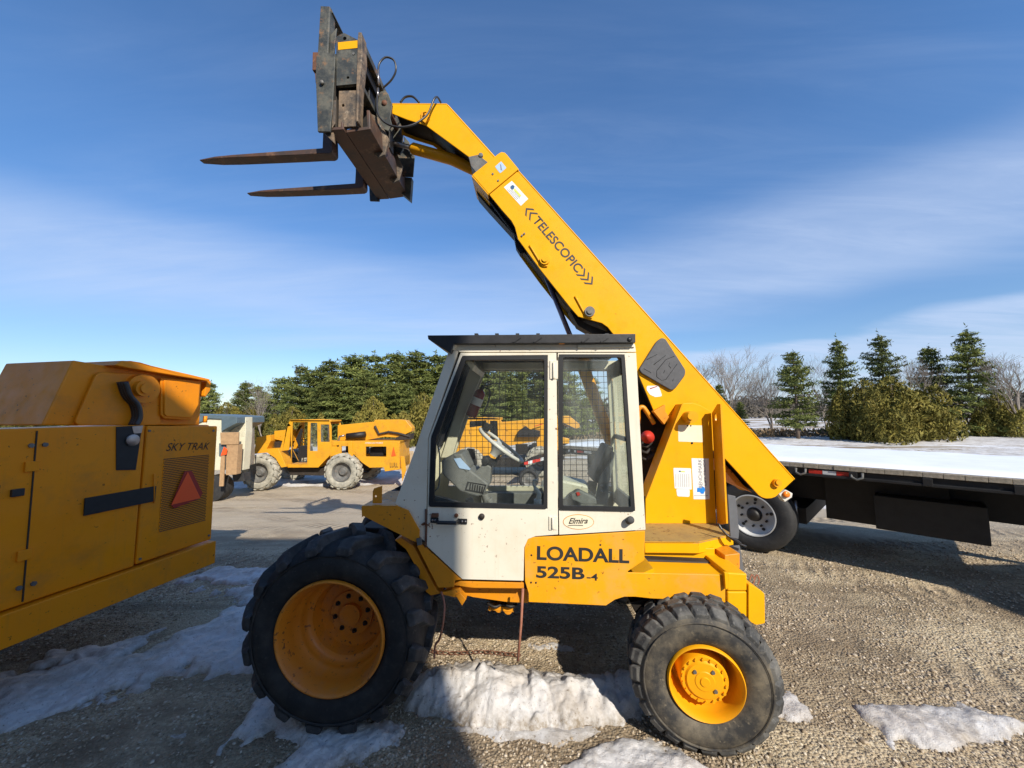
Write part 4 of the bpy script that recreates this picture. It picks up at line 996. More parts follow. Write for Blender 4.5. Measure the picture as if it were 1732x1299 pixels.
m.prism(rounded(LP(VS, fl, (1263, 986), (1283, 996), (1290, 1002), (1291, 1052), (1276, 1055), (1263, 1048)), .01), VS - .02, 4.25)
B(m, 'counterweight', M['yellow'], bevel=.008)
m = MB(); m.prism(LP(VS - .02, fl, (1224, 968), (1230, 968), (1231, 994), (1226, 997)), VS - .03, VS - .01); B(m, 'tow_pin_strap', M['yellow'], bevel=.002)
m = MB()
m.prism(LP(2.95, z8, (597, -8), (634, 0), (652, 165), (648, 205), (610, 195)), 2.95, 2.965); m.prism(LP(2.95, z8, (604, 240), (655, 236), (676, 358), (606, 352)), 2.95, 2.965)
B(m, 'grey_guard', M['slate'], bevel=.002)
m = MB(); m.tube(catmull([P3(2.93, z8, 550, 130), P3(2.9, z8, 585, 178), P3(2.9, z8, 640, 220), P3(2.9, z8, 685, 240)], 6), .007, 6)
m.tube(catmull([P3(2.92, z8, 555, 145), P3(2.88, z8, 600, 190), P3(2.88, z8, 640, 210), P3(2.88, z8, 660, 225)], 6), .006, 6); B(m, 'loose_cable', M['black_hose'])
m = MB()
for x in (712, 735): m.tube(catmull([P3(2.95, z8, x - 14, 410), P3(2.95, z8, x, 375), P3(2.95, z8, x + 12, 400), P3(2.95, z8, x + 4, 425)], 5), .004, 5)
B(m, 'wire_loop', M['rod'])
# engine pod and far side
m = MB(); m.box(-0.75, 0.75, 3.95, 4.25, .55, 1.15); m.box(.75, 1.35, 3.9, 4.2, .7, 1.25); B(m, 'engine_cover', M['yellow_dirty'], bevel=.03)

# ---- lift mast
VM = 3.30
mp = LP(VM, fl, (1092, 841), (1150, 688), (1155, 683), (1172, 682), (1186, 687), (1203, 697), (1212, 886), (1092, 886))
m = MB(); m.prism(mp, VM, VM + .018); m.prism(mp, 3.92, 3.94); B(m, 'mast_plate', M['yellow'], bevel=.003)
m = MB()
a, b = L((1152, 684), VM), L((1092, 841), VM); a2, b2 = L((1137, 690), VM), L((1086, 815), VM)
m.hexa([(a[0], VM - .02, a[1]), (b[0], VM - .02, b[1]), (b[0], VM + .16, b[1]), (a[0], VM + .16, a[1])],
       [(a[0] + .012, VM - .02, a[1]), (b[0] + .012, VM - .02, b[1]), (b[0] + .012, VM + .16, b[1]), (a[0] + .012, VM + .16, a[1])])
c_, d_ = L((1204, 699), VM), L((1210, 888), VM)
t_, e_ = L((1215, 684), 3.05), L((1226, 885), 3.05)
uf = c_[0]
m.add([], [])
fp = [(3.15, L((1216, 684), 3.15)[1]), (3.20, L((1213, 684), 3.20)[1]), (VM, c_[1]), (VM, d_[1]), (3.15, L((1225, 886), 3.15)[1])]
ft = [(uf + 0.0, v, z) for v, z in fp]; fb = [(uf + .014, v, z) for v, z in fp]; k = len(fp)
hc = [(3.235 + .016 * math.cos(t), L((1205, 706), 3.2)[1] + .035 * math.sin(t)) for t in [2 * math.pi * i / 14 for i in range(14)]]
tr = tessellate_polygon([[Vector((v, z, 0)) for v, z in fp], [Vector((v, z, 0)) for v, z in hc]])
al = fp + hc; na = len(al)
vs = [(uf, v, z) for v, z in al] + [(uf + .014, v, z) for v, z in al]
fs = [list(t) for t in tr] + [[i + na for i in reversed(t)] for t in tr]
for o_, kk in ((0, k), (k, 14)):
    for i in range(kk): fs.append([o_ + i, o_ + (i + 1) % kk, o_ + (i + 1) % kk + na, o_ + i + na])
m.add(vs, fs)
B(m, 'mast_flange', M['orange_yel'])
m = MB(); p = P3(VM, z4, 470, 632); m.cyl(p - Vector((0, .10, 0)), p + Vector((0, .7, 0)), .047, 28); p = P3(VM, z4, 487, 628); p = Vector((P3(VM - .1, z4, 487, 628).x, VM - .1, P3(VM - .1, z4, 487, 628).z))
m.cyl(p - Vector((0, .022, 0)), p, .028, 24); B(m, 'pivot_pin', M['orange_yel'], auto=40)
m = MB()
for x, y in ((498, 802), (470, 690), (490, 690)): p = P3(VM, z4, x, y); m.cyl(p - Vector((0, .004, 0)), p, .009 if y > 700 else .006, 12)
B(m, 'grease_nipple', M['grease'])
# ---- boom
VB, WB = 3.42, 0.36
main = LP(VB, fl, (877, 288), (1101, 540), (1345, 810.5), (1312, 841), (1305, 843.5), (1296, 844), (1289, 842), (1283, 838), (1227, 777), (1180, 745), (1135, 722), (1105, 694), (1079, 632), (1050, 580),
          (1035, 563), (1028, 554), (1018, 547), (978, 536), (964, 520), (915, 458), (887, 420), (876, 405), (871, 385), (865, 374), (849, 356), (827, 329))
m = MB(); m.prism(main, VB, VB + .012); m.prism(main, VB + WB - .012, VB + WB)
t0, t1 = Vector(L((877, 288), VB)), Vector(L((1345, 810.5), VB)); d = (t1 - t0).normalized(); nn = Vector((d.y, -d.x))
if nn.y > 0: nn = -nn
q = [t0 + nn * .001, t1 + nn * .001, t1 + nn * .013, t0 + nn * .013]; m.prism([tuple(x) for x in q], VB - .004, VB + WB + .004)
e0, e1 = Vector(L((1345, 810.5), VB)), Vector(L((1312, 841), VB)); dd = (e1 - e0).normalized(); n2 = Vector((dd.y, -dd.x)); n2 = n2 if n2.x < 0 else -n2
m.prism([tuple(e0 + n2 * .012), tuple(e1 + n2 * .012), tuple(e1 + n2 * .024), tuple(e0 + n2 * .024)], VB + .012, VB + WB - .012)
boom = B(m, 'boom', M['yellow'], bevel=.005)
m = MB(); m.prism(inset(main, .028), VB + .0125, VB + WB - .0125); B(m, 'boom_underside', M['grease'], boom).parent = boom
m = MB()                                               # hose tray and brackets seen under the boom
m.prism(LP(3.66, z2, (680, 660), (700, 760), (760, 830), (925, 1010), (940, 1075), (1000, 1130), (1110, 1270), (1240, 1440), (1330, 1540), (1345, 1530), (1180, 1300), (1010, 1090), (950, 960), (830, 820), (740, 720)), 3.60, 3.74)
m.prism(LP(3.5, z3, (450, 790), (515, 905), (620, 965), (760, 980), (740, 955), (600, 900), (520, 855)), 3.55, 3.70)
m.prism(LP(3.6, z3, (50, 315), (110, 320), (105, 395), (85, 400), (55, 350)), 3.56, 3.64)
for k in range(3): m.tube([P3(3.5 + .05 * k, z2, 690, 670), P3(3.5 + .05 * k, z2, 900, 950), P3(3.5 + .05 * k, z2, 1200, 1330)], .011, 6)
B(m, 'hose_tray', M['grease'], boom, bevel=.003).parent = boom
col = LP(VB, fl, (799, 297.5), (843, 262), (848, 259), (854, 260), (858, 264), (877.5, 288), (827, 330))
m = MB(); m.prism(col, VB - .014, VB - .001); m.prism(col, VB + WB + .001, VB + WB + .014)
a, b, c = (Vector(L(p, VB)) for p in ((843, 262), (858, 264), (878, 289)))
for p, q_ in ((Vector(L((854, 260), VB)), Vector(L((878, 289), VB))), (Vector(L((799, 298), VB)), Vector(L((827, 330), VB)))):
    dd = (q_ - p).normalized(); nn = Vector((dd.y, -dd.x)); nn = nn if (nn.x < 0) == (p.x < -.1 and False) else -nn
    m.prism([tuple(p), tuple(q_), tuple(q_ + Vector((-.008, -.009))), tuple(p + Vector((-.008, -.009)))], VB - .012, VB + WB + .012)
B(m, 'boom_collar', M['yellow'], boom, bevel=.004).parent = boom
m = MB()
for zf, x, y in ((z2, 792, 612), (z2, 826, 654)): p = P3(VB - .014, zf, x, y); m.cyl(p - Vector((0, .006, 0)), p, .010, 6, False)
for x, y in ((990, 988), (975, 1000)): p = P3(VB, z2, x, y); m.cyl(p - Vector((0, .010, 0)), p, .010, 6, False)
B(m, 'collar_bolt', M['steel'], boom).parent = boom
# bosses with weld-on straps
for (bx, by), (sx, sy), mt in (((265, 438), (155, 325), 'yellow'), ((592, 815), (488, 698), 'steel')):
    m = MB(); p = P3(VB, z3, bx, by); m.cyl(p - Vector((0, .028, 0)), p, .046, 28); m.cyl(p - Vector((0, .040, 0)), p - Vector((0, .028, 0)), .026, 20)
    m.build('boom_boss', M[mt] if mt == 'steel' else M['yellow'], boom, OFF, auto=40)
    m = MB(); s0 = P3(VB - .006, z3, sx, sy); s1 = P3(VB - .006, z3, bx - 35, by + 10); s2 = P3(VB - .006, z3, bx - 15, by + 38); s3 = P3(VB - .006, z3, bx + 20, by + 40)
    m.tube(catmull([s0, s1, s2, s3], 5), .010, 6); m.build('strap_weld', M['orange_yel'], boom, OFF)
m = MB(); p = P3(VB, z4, 1040, 1058); m.cyl(p - Vector((0, .030, 0)), p + Vector((0, .40, 0)), .034, 24); p = P3(VB - .03, z4, 1053, 1054); m.cyl(p - Vector((0, .014, 0)), p, .022, 20)
m.build('end_pin', M['orange_yel'], boom, OFF, auto=40)
m = MB()                                               # ear that folds out beside the mast
m.prism(LP(VB - .05, z15, (372, 658), (510, 582), (512, 660), (556, 722), (500, 812)), VB - .06, VB - .002)
m.build('boom_ear', M['yellow_dirty'], boom, OFF, .004)
# grey pad
pad = LP(VB - .02, z4, (155, 325), (268, 145), (300, 122), (325, 128), (455, 330), (452, 365), (388, 452), (362, 461), (170, 350))
m = MB(); m.prism(rounded(pad, .02), VB - .028, VB - .001)
def padline(*p): m.tube([P3(VB - .032, z15, x, y) for x, y in p], .0035, 5)
m.build('boom_guard_pad', M['dark_plastic'], boom, OFF, .006)
m = MB()
pl = MB()
for seg_ in (((300, 60), (420, 0)), ((380, 120), (520, 10)), ((415, 260), (415, 190), (520, 60), (620, 20)), ((415, 260), (470, 300), (520, 290), (650, 110)), ((265, 165), (330, 200), (350, 215)), ((565, 95), (555, 130), (580, 160)), ((510, 180), (495, 215)), ((610, 280), (600, 310))):
    pl.tube([P3(VB - .027, z15, x, y) for x, y in seg_], .0032, 5)
pl.build('pad_rib', M['rubber_seal'], boom, OFF)
# inner boom (gooseneck)
VI, WI = 3.455, 0.29
inn = LP(VI, z2, (160, 166), (500, 168), (515, 178), (800, 492), (880, 590), (790, 640), (735, 580), (640, 503), (370, 305), (255, 270), (160, 232))
m = MB(); m.prism(inn, VI, VI + .012); m.prism(inn, VI + WI - .012, VI + WI)
for p, q_ in (((160, 166), (505, 168)), ((508, 172), (830, 530))):
    p, q_ = Vector(L(z2(*p), VI)), Vector(L(z2(*q_), VI)); dd = (q_ - p).normalized(); nn = Vector((dd.y, -dd.x)); nn = nn if nn.y < 0 else -nn
    m.prism([tuple(p + nn * .001), tuple(q_ + nn * .001), tuple(q_ + nn * .012), tuple(p + nn * .012)], VI - .003, VI + WI + .003)
m.build('inner_boom', M['yellow'], boom, OFF, .005)
m = MB(); m.prism(inset(inn, .030), VI + .0125, VI + WI - .0125); m.build('inner_boom_underside', M['grease'], boom, OFF)
m = MB(); m.prism(LP(VI - .012, z2, (640, 503), (700, 490), (765, 540), (745, 565), (690, 605), (655, 560)), VI - .012, VI + .30); p = P3(VI - .02, z2, 716, 490); m.cyl(p, p + Vector((0, .1, 0)), .022, 14)
m.build('wear_pad', M['steel'], boom, OFF, .003)
m = MB(); m.prism(LP(VI, z2, (345, 232), (360, 228), (400, 270), (370, 300), (345, 280)), VI - .02, VI - .001); p = P3(VI - .02, z2, 362, 250); m.tube([p, p + Vector((0, -.02, .02)), p + Vector((.03, -.03, .02))], .010, 6)
m.build('hose_clamp', M['orange_yel'], boom, OFF, .003)
# lift ram beyond the cab
m = MB(); m.cyl(P3(3.60, fl, 917, 452), P3(3.60, fl, 1010, 680), .024, 18); B(m, 'lift_ram_rod', M['rod_purple'])
m = MB(); m.cyl(P3(3.60, fl, 985, 618), P3(3.60, fl, 1068, 840), .058, 22); B(m, 'lift_ram', M['orange_yel'], auto=40)
# tilt ram
m = MB(); m.cyl(P3(3.66, z1, 1225, 865), P3(3.66, z1, 1400, 905), .024, 16); m.lathe([(-.03, .05), (.03, .05)], P3(3.66, z1, 1225, 865), seg=16); B(m, 'tilt_ram_rod', M['chrome'])
m = MB(); a = P3(3.66, z1, 1390, 905); b = P3(3.66, z1, 1640, 975); c = P3(3.66, z1, 1790, 1045); m.tube([a, a + (b - a) * .05, b, c], [.038, .056, .056, .056], 20); B(m, 'tilt_ram', M['orange_yel'], auto=40)
# behind the cab: hose loops and the red horn
m = MB()
for k in range(3): m.tube(catmull([P3(3.45 + .05 * k, z15, 205, 760 + 20 * k), P3(3.42 + .05 * k, z15, 205, 640), P3(3.42 + .05 * k, z15, 255, 610), P3(3.42 + .05 * k, z15, 310, 680), P3(3.44 + .05 * k, z15, 385, 800)], 6), .020, 8)
B(m, 'hose_loop', M['yellow_dirty'])
m = MB(); p = P3(3.30, z15, 345, 950); m.lathe([(0, .0001), (.004, .016), (.07, .058), (.085, .058), (.13, .040), (.14, .0001)], p + Vector((.0, .10, .0)), (0.35, .9, -.2), 20)
B(m, 'red_horn', M['red_paint'])
m = MB()
for y in (1050, 1120, 1200): m.tube([P3(3.5, z15, 240, y), P3(3.5, z15, 300, y + 20), P3(3.5, z15, 380, y - 60)], .016, 7)
m.prism(LP(3.6, fl, (1075, 640), (1110, 700), (1150, 740), (1120, 880), (1085, 880)), 3.62, 3.80)
B(m, 'rear_pipework', M['dark_in'])
m = MB(); m.prism(LP(3.45, z4, (720, 920), (740, 985), (830, 1090), (935, 1140), (870, 1085), (800, 1000)), 3.55, 3.80); B(m, 'rear_crossmember', M['yellow_dirty'], bevel=.004)
m = MB(); m.prism(LP(3.62, z4, (1050, 1130), (1095, 1100), (1140, 1125), (1135, 1150), (1090, 1180)), 3.6, 3.66); lamp = B(m, 'lamp_bracket', M['white_plastic'], bevel=.004)
m = MB(); p = P3(3.60, z4, 1103, 1132); m.cyl(p - Vector((0, .02, 0)), p, .028, 18); m.build('lamp_lens', M['amber'], lamp, OFF)
# ---- stickers and lettering
def sticker(pts, v, mat, name='sticker', par=None, t=.0015, rd=.008, lab=None):
    mb = MB(); mb.prism(rounded(pts, rd, 3), v - t, v - .0003); o = mb.build(name, M[mat], par or ldr, OFF)
    if lab: o['label'] = lab
    return o
def lettering(s, p0, p1, p2, v, mat, par=None, name='lettering', bold=0.0, shear=0.0, t=.0022, spacing=1.0):
    """p0 lower left, p1 lower right, p2 upper left, as (u, z)"""
    a, b, c = Vector(p0), Vector(p1), Vector(p2); ux = b - a; uz = c - a
    uzo = uz - ux * (uz.dot(ux) / ux.length_squared)
    return text_mesh(name, s, (a.x, v, a.y), (ux.x, 0, ux.y), (uzo.x, 0, uzo.y), (0, -1, 0), ux.length, uzo.length, M[mat], par or ldr, OFF, bold, shear, t, spacing)
sticker(LP(VM, z4, (408, 685), (566, 688), (567, 797), (410, 792)), VM, 'sticker_cream', lab='blank cream rounded sticker')
sticker(LP(VM, z4, (378, 962), (492, 965), (497, 1103), (386, 1095)), VM, 'sticker', lab='small white data sticker')
sticker(LP(VM, z4, (396, 1098), (484, 1102), (482, 1150), (403, 1146)), VM, 'sticker', rd=.012)
for k in range(7): x = 392 + k * 14; sticker(LP(VM, z4, (x, 1000), (x + 5, 1000), (x + 5, 1085), (x, 1085)), VM - .0015, 'pale_print', 'print_line', rd=.0001)
sticker(LP(VM, z4, (413, 980), (425, 980), (425, 988), (413, 988)), VM - .0015, 'navy_print', 'print_mark', rd=.001)
sticker(LP(VM, z4, (425, 983), (452, 983), (452, 989), (425, 989)), VM - .0015, 'lime_print', 'print_mark', rd=.001)
sticker(LP(VM, z4, (495, 900), (606, 902), (612, 1165), (508, 1165)), VM, 'sticker', rd=.002, lab='tall white sticker with blue machine emblem')
lettering('BENCHMARK', L(z4(566, 1090), VM), L(z4(560, 905), VM), L(z4(542, 1090), VM), VM, 'grey_print', bold=.0, t=.003)
lettering('LIFT TRUCK', L(z4(592, 1075), VM), L(z4(583, 908), VM), L(z4(578, 1075), VM), VM, 'grey_print', t=.003)
sticker(LP(VM, z4, (532, 1090), (560, 1093), (560, 1080), (578, 1088), (583, 1105), (572, 1130), (555, 1128), (550, 1118), (530, 1118)), VM - .0015, 'blue_print', 'blue_emblem', rd=.002)
for k in range(12): sticker(LP(VM, z4, (514 + k * 7.5, 1139), (518 + k * 7.5, 1139), (518 + k * 7.5, 1143), (514 + k * 7.5, 1143)), VM - .0015, 'grey_print', 'print_mark', rd=.0001)
sticker(LP(VB, z4, (205, 440), (212, 432), (275, 431), (285, 438), (304, 492), (300, 500), (262, 505), (228, 490), (206, 460)), VB, 'sticker', par=boom, lab='white load chart scrap')
sticker(LP(VB, z4, (225, 448), (272, 433), (274, 437), (228, 454)), VB - .0015, 'smv_red', 'print_line', boom, rd=.0005)
VK = VB - .014
sticker(LP(VK, z2, (845, 532), (878, 574), (838, 608), (806, 566)), VK, 'pale_blue', par=boom, lab='small pale blue sticker')
sticker(LP(VK, z2, (838, 550), (845, 555), (852, 590), (842, 585)), VK - .0015, 'grey_print', 'print_mark', boom, rd=.0005)
sticker(LP(VB, z2, (912, 655), (1015, 768), (968, 812), (862, 695)), VB, 'sticker', par=boom, rd=.003, lab='white dealer sticker with blue and lime print')
sticker(LP(VB, z2, (903, 690), (918, 680), (930, 690), (925, 705), (915, 712), (903, 702)), VB - .0015, 'navy_print', 'print_mark', boom, rd=.004)
sticker(LP(VB, z2, (930, 702), (972, 748), (962, 758), (922, 712)), VB - .0015, 'lime_print', 'print_mark', boom, rd=.002)
for k in range(3): sticker(LP(VB, z2, (885 + k * 13, 702 + k * 2 + 2), (945 + k * 10, 772 - k * 4), (942 + k * 10, 775 - k * 4), (882 + k * 13, 705 + k * 2 + 2)), VB - .0015, 'pale_print', 'print_line', boom, rd=.0001)
lettering('TELESCOPIC', L(z3(172, 148), VB), L(z3(500, 532), VB), L(z3(215, 97), VB), VB, 'ink', boom, bold=.016)
# chevrons
def chev(x, y, s, par=boom):
    # x, y = centre in z3 zoom; s=-1 points up the boom, +1 points down the boom
    c0 = Vector(L(z3(x, y), VB)); du = (Vector(L(z3(500, 532), VB)) - Vector(L(z3(172, 148), VB))).normalized(); dn = Vector((-du.y, du.x))
    dn = dn if dn.y > 0 else -dn
    hgt, bw, tip = .048, .020, .024
    pts = [c0 + dn * hgt - du * s * tip, c0 + du * s * tip * .2 + du * 0, c0 - dn * hgt - du * s * tip,
           c0 - dn * hgt - du * s * (tip + bw), c0 + du * s * (tip * .2 - bw), c0 + dn * hgt - du * s * (tip + bw)]
    pts = [c0 + dn * hgt - du * s * tip, c0 + du * s * tip, c0 - dn * hgt - du * s * tip, c0 - dn * hgt - du * s * (tip + bw) , c0 + du * s * (tip - bw), c0 + dn * hgt - du * s * (tip + bw)]
    mb = MB(); mb.prism([tuple(p) for p in pts], VB - .0022, VB - .0003); o = mb.build('chevron_mark', M['ink'], par, OFF)
for x, y in ((140, 68), (168, 98)): chev(x, y, -1)
for x, y in ((546, 540), (575, 570), (603, 600)): chev(x, y, 1)
lettering('LOADALL', L(z6(1007, 416), VS), L(z6(1517, 436), VS), L(z6(1007, 338), VS), VS, 'ink', bold=.028)
lettering('525B', L(z6(1003, 515), VS), L(z6(1270, 525), VS), L(z6(1003, 449), VS), VS, 'ink', bold=.028)
lettering('-4', L(z6(1282, 527), VS), L(z6(1343, 531), VS), L(z6(1282, 488), VS), VS, 'ink', bold=.015)
m = MB()
for x, y in ((977, 390), (1358, 333), (975, 541), (1002, 542)): p = P3(VS, z6, x, y); m.cyl(p - Vector((0, .003, 0)), p, .006, 8)
B(m, 'screw', M['grease'])

# ---- cab
VC, VF = 2.58, 3.32
m = MB()
m.prism(LP(VC, fl, (762, 584), (776, 592), (724, 742), (720, 918), (712, 912), (692, 880), (668, 852), (700, 765)), VC + .004, VC + .03)
m.prism(LP(VC, fl, (763, 583), (1074, 583), (1076, 596), (777, 596)), VC, VC + .03)
for z_ in (1,):
    pass
cab = B(m, 'cab', M['cream'], bevel=.003)
dw_o = LP(VC, z5, (305, 195), (840, 190), (838, 1155), (95, 1140), (110, 705)); dw_i = LP(VC, z5, (326, 222), (818, 218), (814, 1130), (127, 1110), (140, 722))
rw_o = LP(VC, z5, (910, 186), (1322, 186), (1388, 1170), (908, 1160)); rw_i = LP(VC, z5, (936, 205), (1300, 205), (1360, 1143), (935, 1135))
m = MB(); door = LP(VC, fl, (779, 597.5), (941, 597.5), (944, 904.5), (905, 907.5), (893, 912), (886.5, 927), (885.5, 982.5), (782, 980), (722, 924), (725.5, 742))
m.prism(door, VC - .004, VC + .024, [dw_o]); m.build('door', M['cream'], cab, OFF, .003)
m = MB(); m.prism(LP(VC, fl, (943.5, 597.5), (1076, 597.5), (1092, 896.5), (946, 905)), VC, VC + .03, [rw_o]); m.build('rear_side_panel', M['cream'], cab, OFF, .003)
m = MB(); m.prism(LP(VC - .008, z5, (1028, 124), (1384, 118), (1386, 140), (1030, 146)), VC - .012, VC - .001); m.build('drip_rail', M['cream'], cab, OFF, .003)
for o_, i_, nm in ((dw_o, dw_i, 'door_seal'), (rw_o, rw_i, 'window_seal')):
    m = MB(); m.prism(rounded(o_, .02, 4), VC - .010, VC + .016, [rounded(i_, .014, 4)]); m.build(nm, M['rubber_seal'], cab, OFF, .004)
    m = MB(); m.prism(rounded(i_, .014, 4), VC + .006, VC + .010); m.build('window_pane', M['glass'] if nm == 'door_seal' else M['glass_dusty'], cab, OFF)
# roof canopy
VR = 2.53
rf = LP(VR, fl, (723, 567.5), (1075, 565), (1075, 580), (767, 582), (762, 598), (724, 574))
m = MB(); m.prism(rf, VR, 3.42)
m.build('roof_canopy', M['black_paint'], cab, OFF, .004)
m = MB()
for x in (390, 520, 650, 780, 1090, 1215):
    u, z = L(z5(x, 60), VR); m.box(u - .012, u + .012, VR + .01, 3.40, z - .01, z + .010)
for x in (625, 755, 1055, 1175):
    p = P3(VR - .002, z5, x, 108); m.bar(p, p + Vector((.05, 0, .035)), .012, .012)
p = P3(VR - .004, z5, 1355, 90); m.cyl(p, p + Vector((0, .01, 0)), .016, 8)
m.build('roof_rib', M['black_paint'], cab, OFF)
m = MB(); m.prism(LP(VC - .02, z5, (228, 122), (268, 126), (250, 158), (214, 150)), VC - .03, VC + .002); m.build('roof_corner', M['cream'], cab, OFF, .003)
m = MB(); m.prism(LP(VC, z5, (908, 98), (955, 96), (958, 122), (910, 124)), VC - .045, VC - .002); m.build('roof_clip', M['yellow_dirty'], cab, OFF, .002)
# door hardware
m = MB()
m.bar(P3(VC - .008, z14, 315, 130), P3(VC - .008, z14, 400, 135), .012, .036); m.bar(P3(VC - .008, z14, 610, 143), P3(VC - .008, z14, 715, 147), .012, .034)
m.tube([P3(VC - .008, z14, 380, 140), P3(VC - .045, z14, 400, 158), P3(VC - .045, z14, 590, 163), P3(VC - .008, z14, 620, 145)], .013, 8)
m.build('door_handle', M['black_paint'], cab, OFF, .002)
m = MB()
for x, y in ((335, 132), (365, 134), (660, 146), (697, 148)): p = P3(VC - .014, z14, x, y); m.cyl(p - Vector((0, .004, 0)), p, .007, 10)
m.build('handle_screw', M['chrome'], cab, OFF)
m = MB(); m.prism(LP(VC, z14, (330, 50), (405, 50), (405, 92), (325, 94)), VC - .022, VC - .004); p = P3(VC - .004, z14, 597, 78); m.cyl(p - Vector((0, .012, 0)), p, .014, 12)
m.build('lock_stub', M['rust'], cab, OFF, .003)
m = MB(); p = P3(VC - .004, z14, 876, 90); m.cyl(p - Vector((0, .012, 0)), p, .020, 16); m.build('door_lock', M['dark_in'], cab, OFF)
m = MB(); p = P3(VC, z5, 1350, 1230); q = P3(VC - .05, z5, 1362, 1224); m.cyl(q, p, .024, 18); m.build('door_stop', M['rubber_seal'], cab, OFF, .004)
for (x, y0, y1) in ((878, 225, 340), (872, 1200, 1285)):
    m = MB(); m.prism(LP(VC, z5, (x - 24, y0), (x - 2, y0), (x - 2, y1), (x - 24, y1)), VC - .012, VC - .004); m.prism(LP(VC, z5, (x + 2, y0), (x + 26, y0), (x + 26, y1), (x + 2, y1)), VC - .009, VC - .001)
    m.cyl(P3(VC - .018, z5, x, y0 + 10), P3(VC - .018, z5, x, y1 - 6), .008, 8); m.build('door_hinge', M['cream'], cab, OFF, .002)
m = MB()                                               # rust stained seam by the front pillar
m.tube(catmull([P3(VC - .004, z14, 262, 10), P3(VC - .004, z14, 258, 160), P3(VC - .01, z14, 220, 180), P3(VC - .012, z14, 260, 170), P3(VC - .004, z14, 262, 290), P3(VC - .004, z14, 258, 430)], 5), .006, 6)
m.tube(catmull([P3(VC - .006, z14, 215, 180), P3(VC - .02, z14, 250, 160), P3(VC - .02, z14, 290, 190), P3(VC - .01, z14, 300, 165)], 5), .004, 5)
m.build('rusty_wire', M['rust'], cab, OFF)
# oval dealer plate
cx_, cz_ = L(z5(1033, 1237), VC); ov = [(cx_ + .098 * math.cos(t), cz_ + .045 * math.sin(t)) for t in [2 * math.pi * i / 40 for i in range(40)]]
ov2 = [(cx_ + .102 * math.cos(t), cz_ + .049 * math.sin(t)) for t in [2 * math.pi * i / 40 for i in range(40)]]
m = MB(); m.prism(ov2, VC - .001, VC); m.build('dealer_plate_edge', M['yellow_dirty'], cab, OFF)
m = MB(); m.prism(ov, VC - .003, VC - .0012); m.build('dealer_plate', M['sticker_cream'], cab, OFF)
lettering('Elmira', (cx_ - .065, cz_ - .012), (cx_ + .062, cz_ - .010), (cx_ - .065, cz_ + .026), VC - .003, 'ink', cab, bold=.02, shear=.45, t=.001)
m = MB(); m.tube(catmull([(cx_ - .07, VC - .004, cz_ - .024), (cx_ - .03, VC - .004, cz_ - .020), (cx_ + .03, VC - .004, cz_ - .022)], 4), .0022, 4); m.build('dealer_plate_swash', M['ink'], cab, OFF)
# front corner, windscreen, far side
nf = [P3(VC + .03, fl, 766, 592), P3(VC + .03, fl, 702, 768), P3(VC + .03, fl, 676, 850)]
ff = [Vector((p.x, VF, p.z)) for p in nf]
m = MB()
d1 = Vector((.012, 0, .004))
m.hexa([nf[0], nf[1], ff[1], ff[0]], [nf[0] + d1, nf[1] + d1, ff[1] + d1, ff[0] + d1]); m.build('windscreen', M['glass_dark'], cab, OFF)
m = MB(); m.hexa([nf[1], nf[2], ff[2], ff[1]], [nf[1] + d1, nf[2] + d1, ff[2] + d1, ff[1] + d1])
dn_ = [nf[2], Vector((nf[2].x + .16, nf[2].y, nf[2].z - .35))]; m.hexa([dn_[0], dn_[1], dn_[1] + Vector((0, VF - VC, 0)), dn_[0] + Vector((0, VF - VC - .03, 0))], [q + Vector((.012, 0, 0)) for q in (dn_[0], dn_[1], dn_[1] + Vector((0, VF - VC, 0)), dn_[0] + Vector((0, VF - VC - .03, 0)))])
m.build('front_panel', M['cream'], cab, OFF)
# windscreen frame strips, dark
m = MB(); m.bar(nf[0] + Vector((.04, .03, -.02)), nf[1] + Vector((.05, .03, 0)), .05, .03); m.bar(nf[1] + Vector((.05, .03, 0)), nf[2] + Vector((.06, .03, -.05)), .05, .03)
m.bar(ff[0] + Vector((.02, -.05, -.01)), ff[1] + Vector((.02, -.05, 0)), .08, .03)
m.build('windscreen_frame', M['black_paint'], cab, OFF)
far_o = LP(VF, z5, (330, 225), (1345, 225), (1400, 1180), (90, 1180), (140, 830), (185, 720)); far_h = LP(VF, z5, (446, 290), (1232, 290), (1240, 1012), (215, 1012), (235, 900), (262, 800))
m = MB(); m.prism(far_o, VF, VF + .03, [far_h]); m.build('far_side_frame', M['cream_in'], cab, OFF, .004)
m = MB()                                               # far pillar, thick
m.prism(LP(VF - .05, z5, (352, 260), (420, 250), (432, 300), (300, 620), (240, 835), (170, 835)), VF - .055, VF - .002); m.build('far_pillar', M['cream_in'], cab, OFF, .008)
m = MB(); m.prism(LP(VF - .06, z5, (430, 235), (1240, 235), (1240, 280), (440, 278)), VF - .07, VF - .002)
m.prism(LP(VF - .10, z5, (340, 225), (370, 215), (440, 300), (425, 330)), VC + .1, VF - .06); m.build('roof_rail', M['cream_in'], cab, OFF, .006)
m = MB()
ua, za = far_h[0]; ub = far_h[2][0]; zb = far_h[2][1]
x = far_h[3][0]
while x < ub:
    # left edge of the opening slopes
    top = za
    if x < ua: top = np.interp(x, [far_h[3][0], far_h[4][0], far_h[5][0], ua], [far_h[3][1], far_h[4][1], far_h[5][1], za])
    if top - zb > .05: m.tube([(x, VF - .012, zb), (x, VF - .012, top)], .0027, 4, caps=False)
    x += .0505
z = zb + .03
while z < za:
    x0 = np.interp(z, [far_h[3][1], far_h[4][1], far_h[5][1], za], [far_h[3][0], far_h[4][0], far_h[5][0], ua])
    m.tube([(x0, VF - .009, z), (ub, VF - .009, z)], .0027, 4, caps=False); z += .0505
m.build('wire_guard', M['mesh_wire'], cab, OFF)['kind'] = 'stuff'
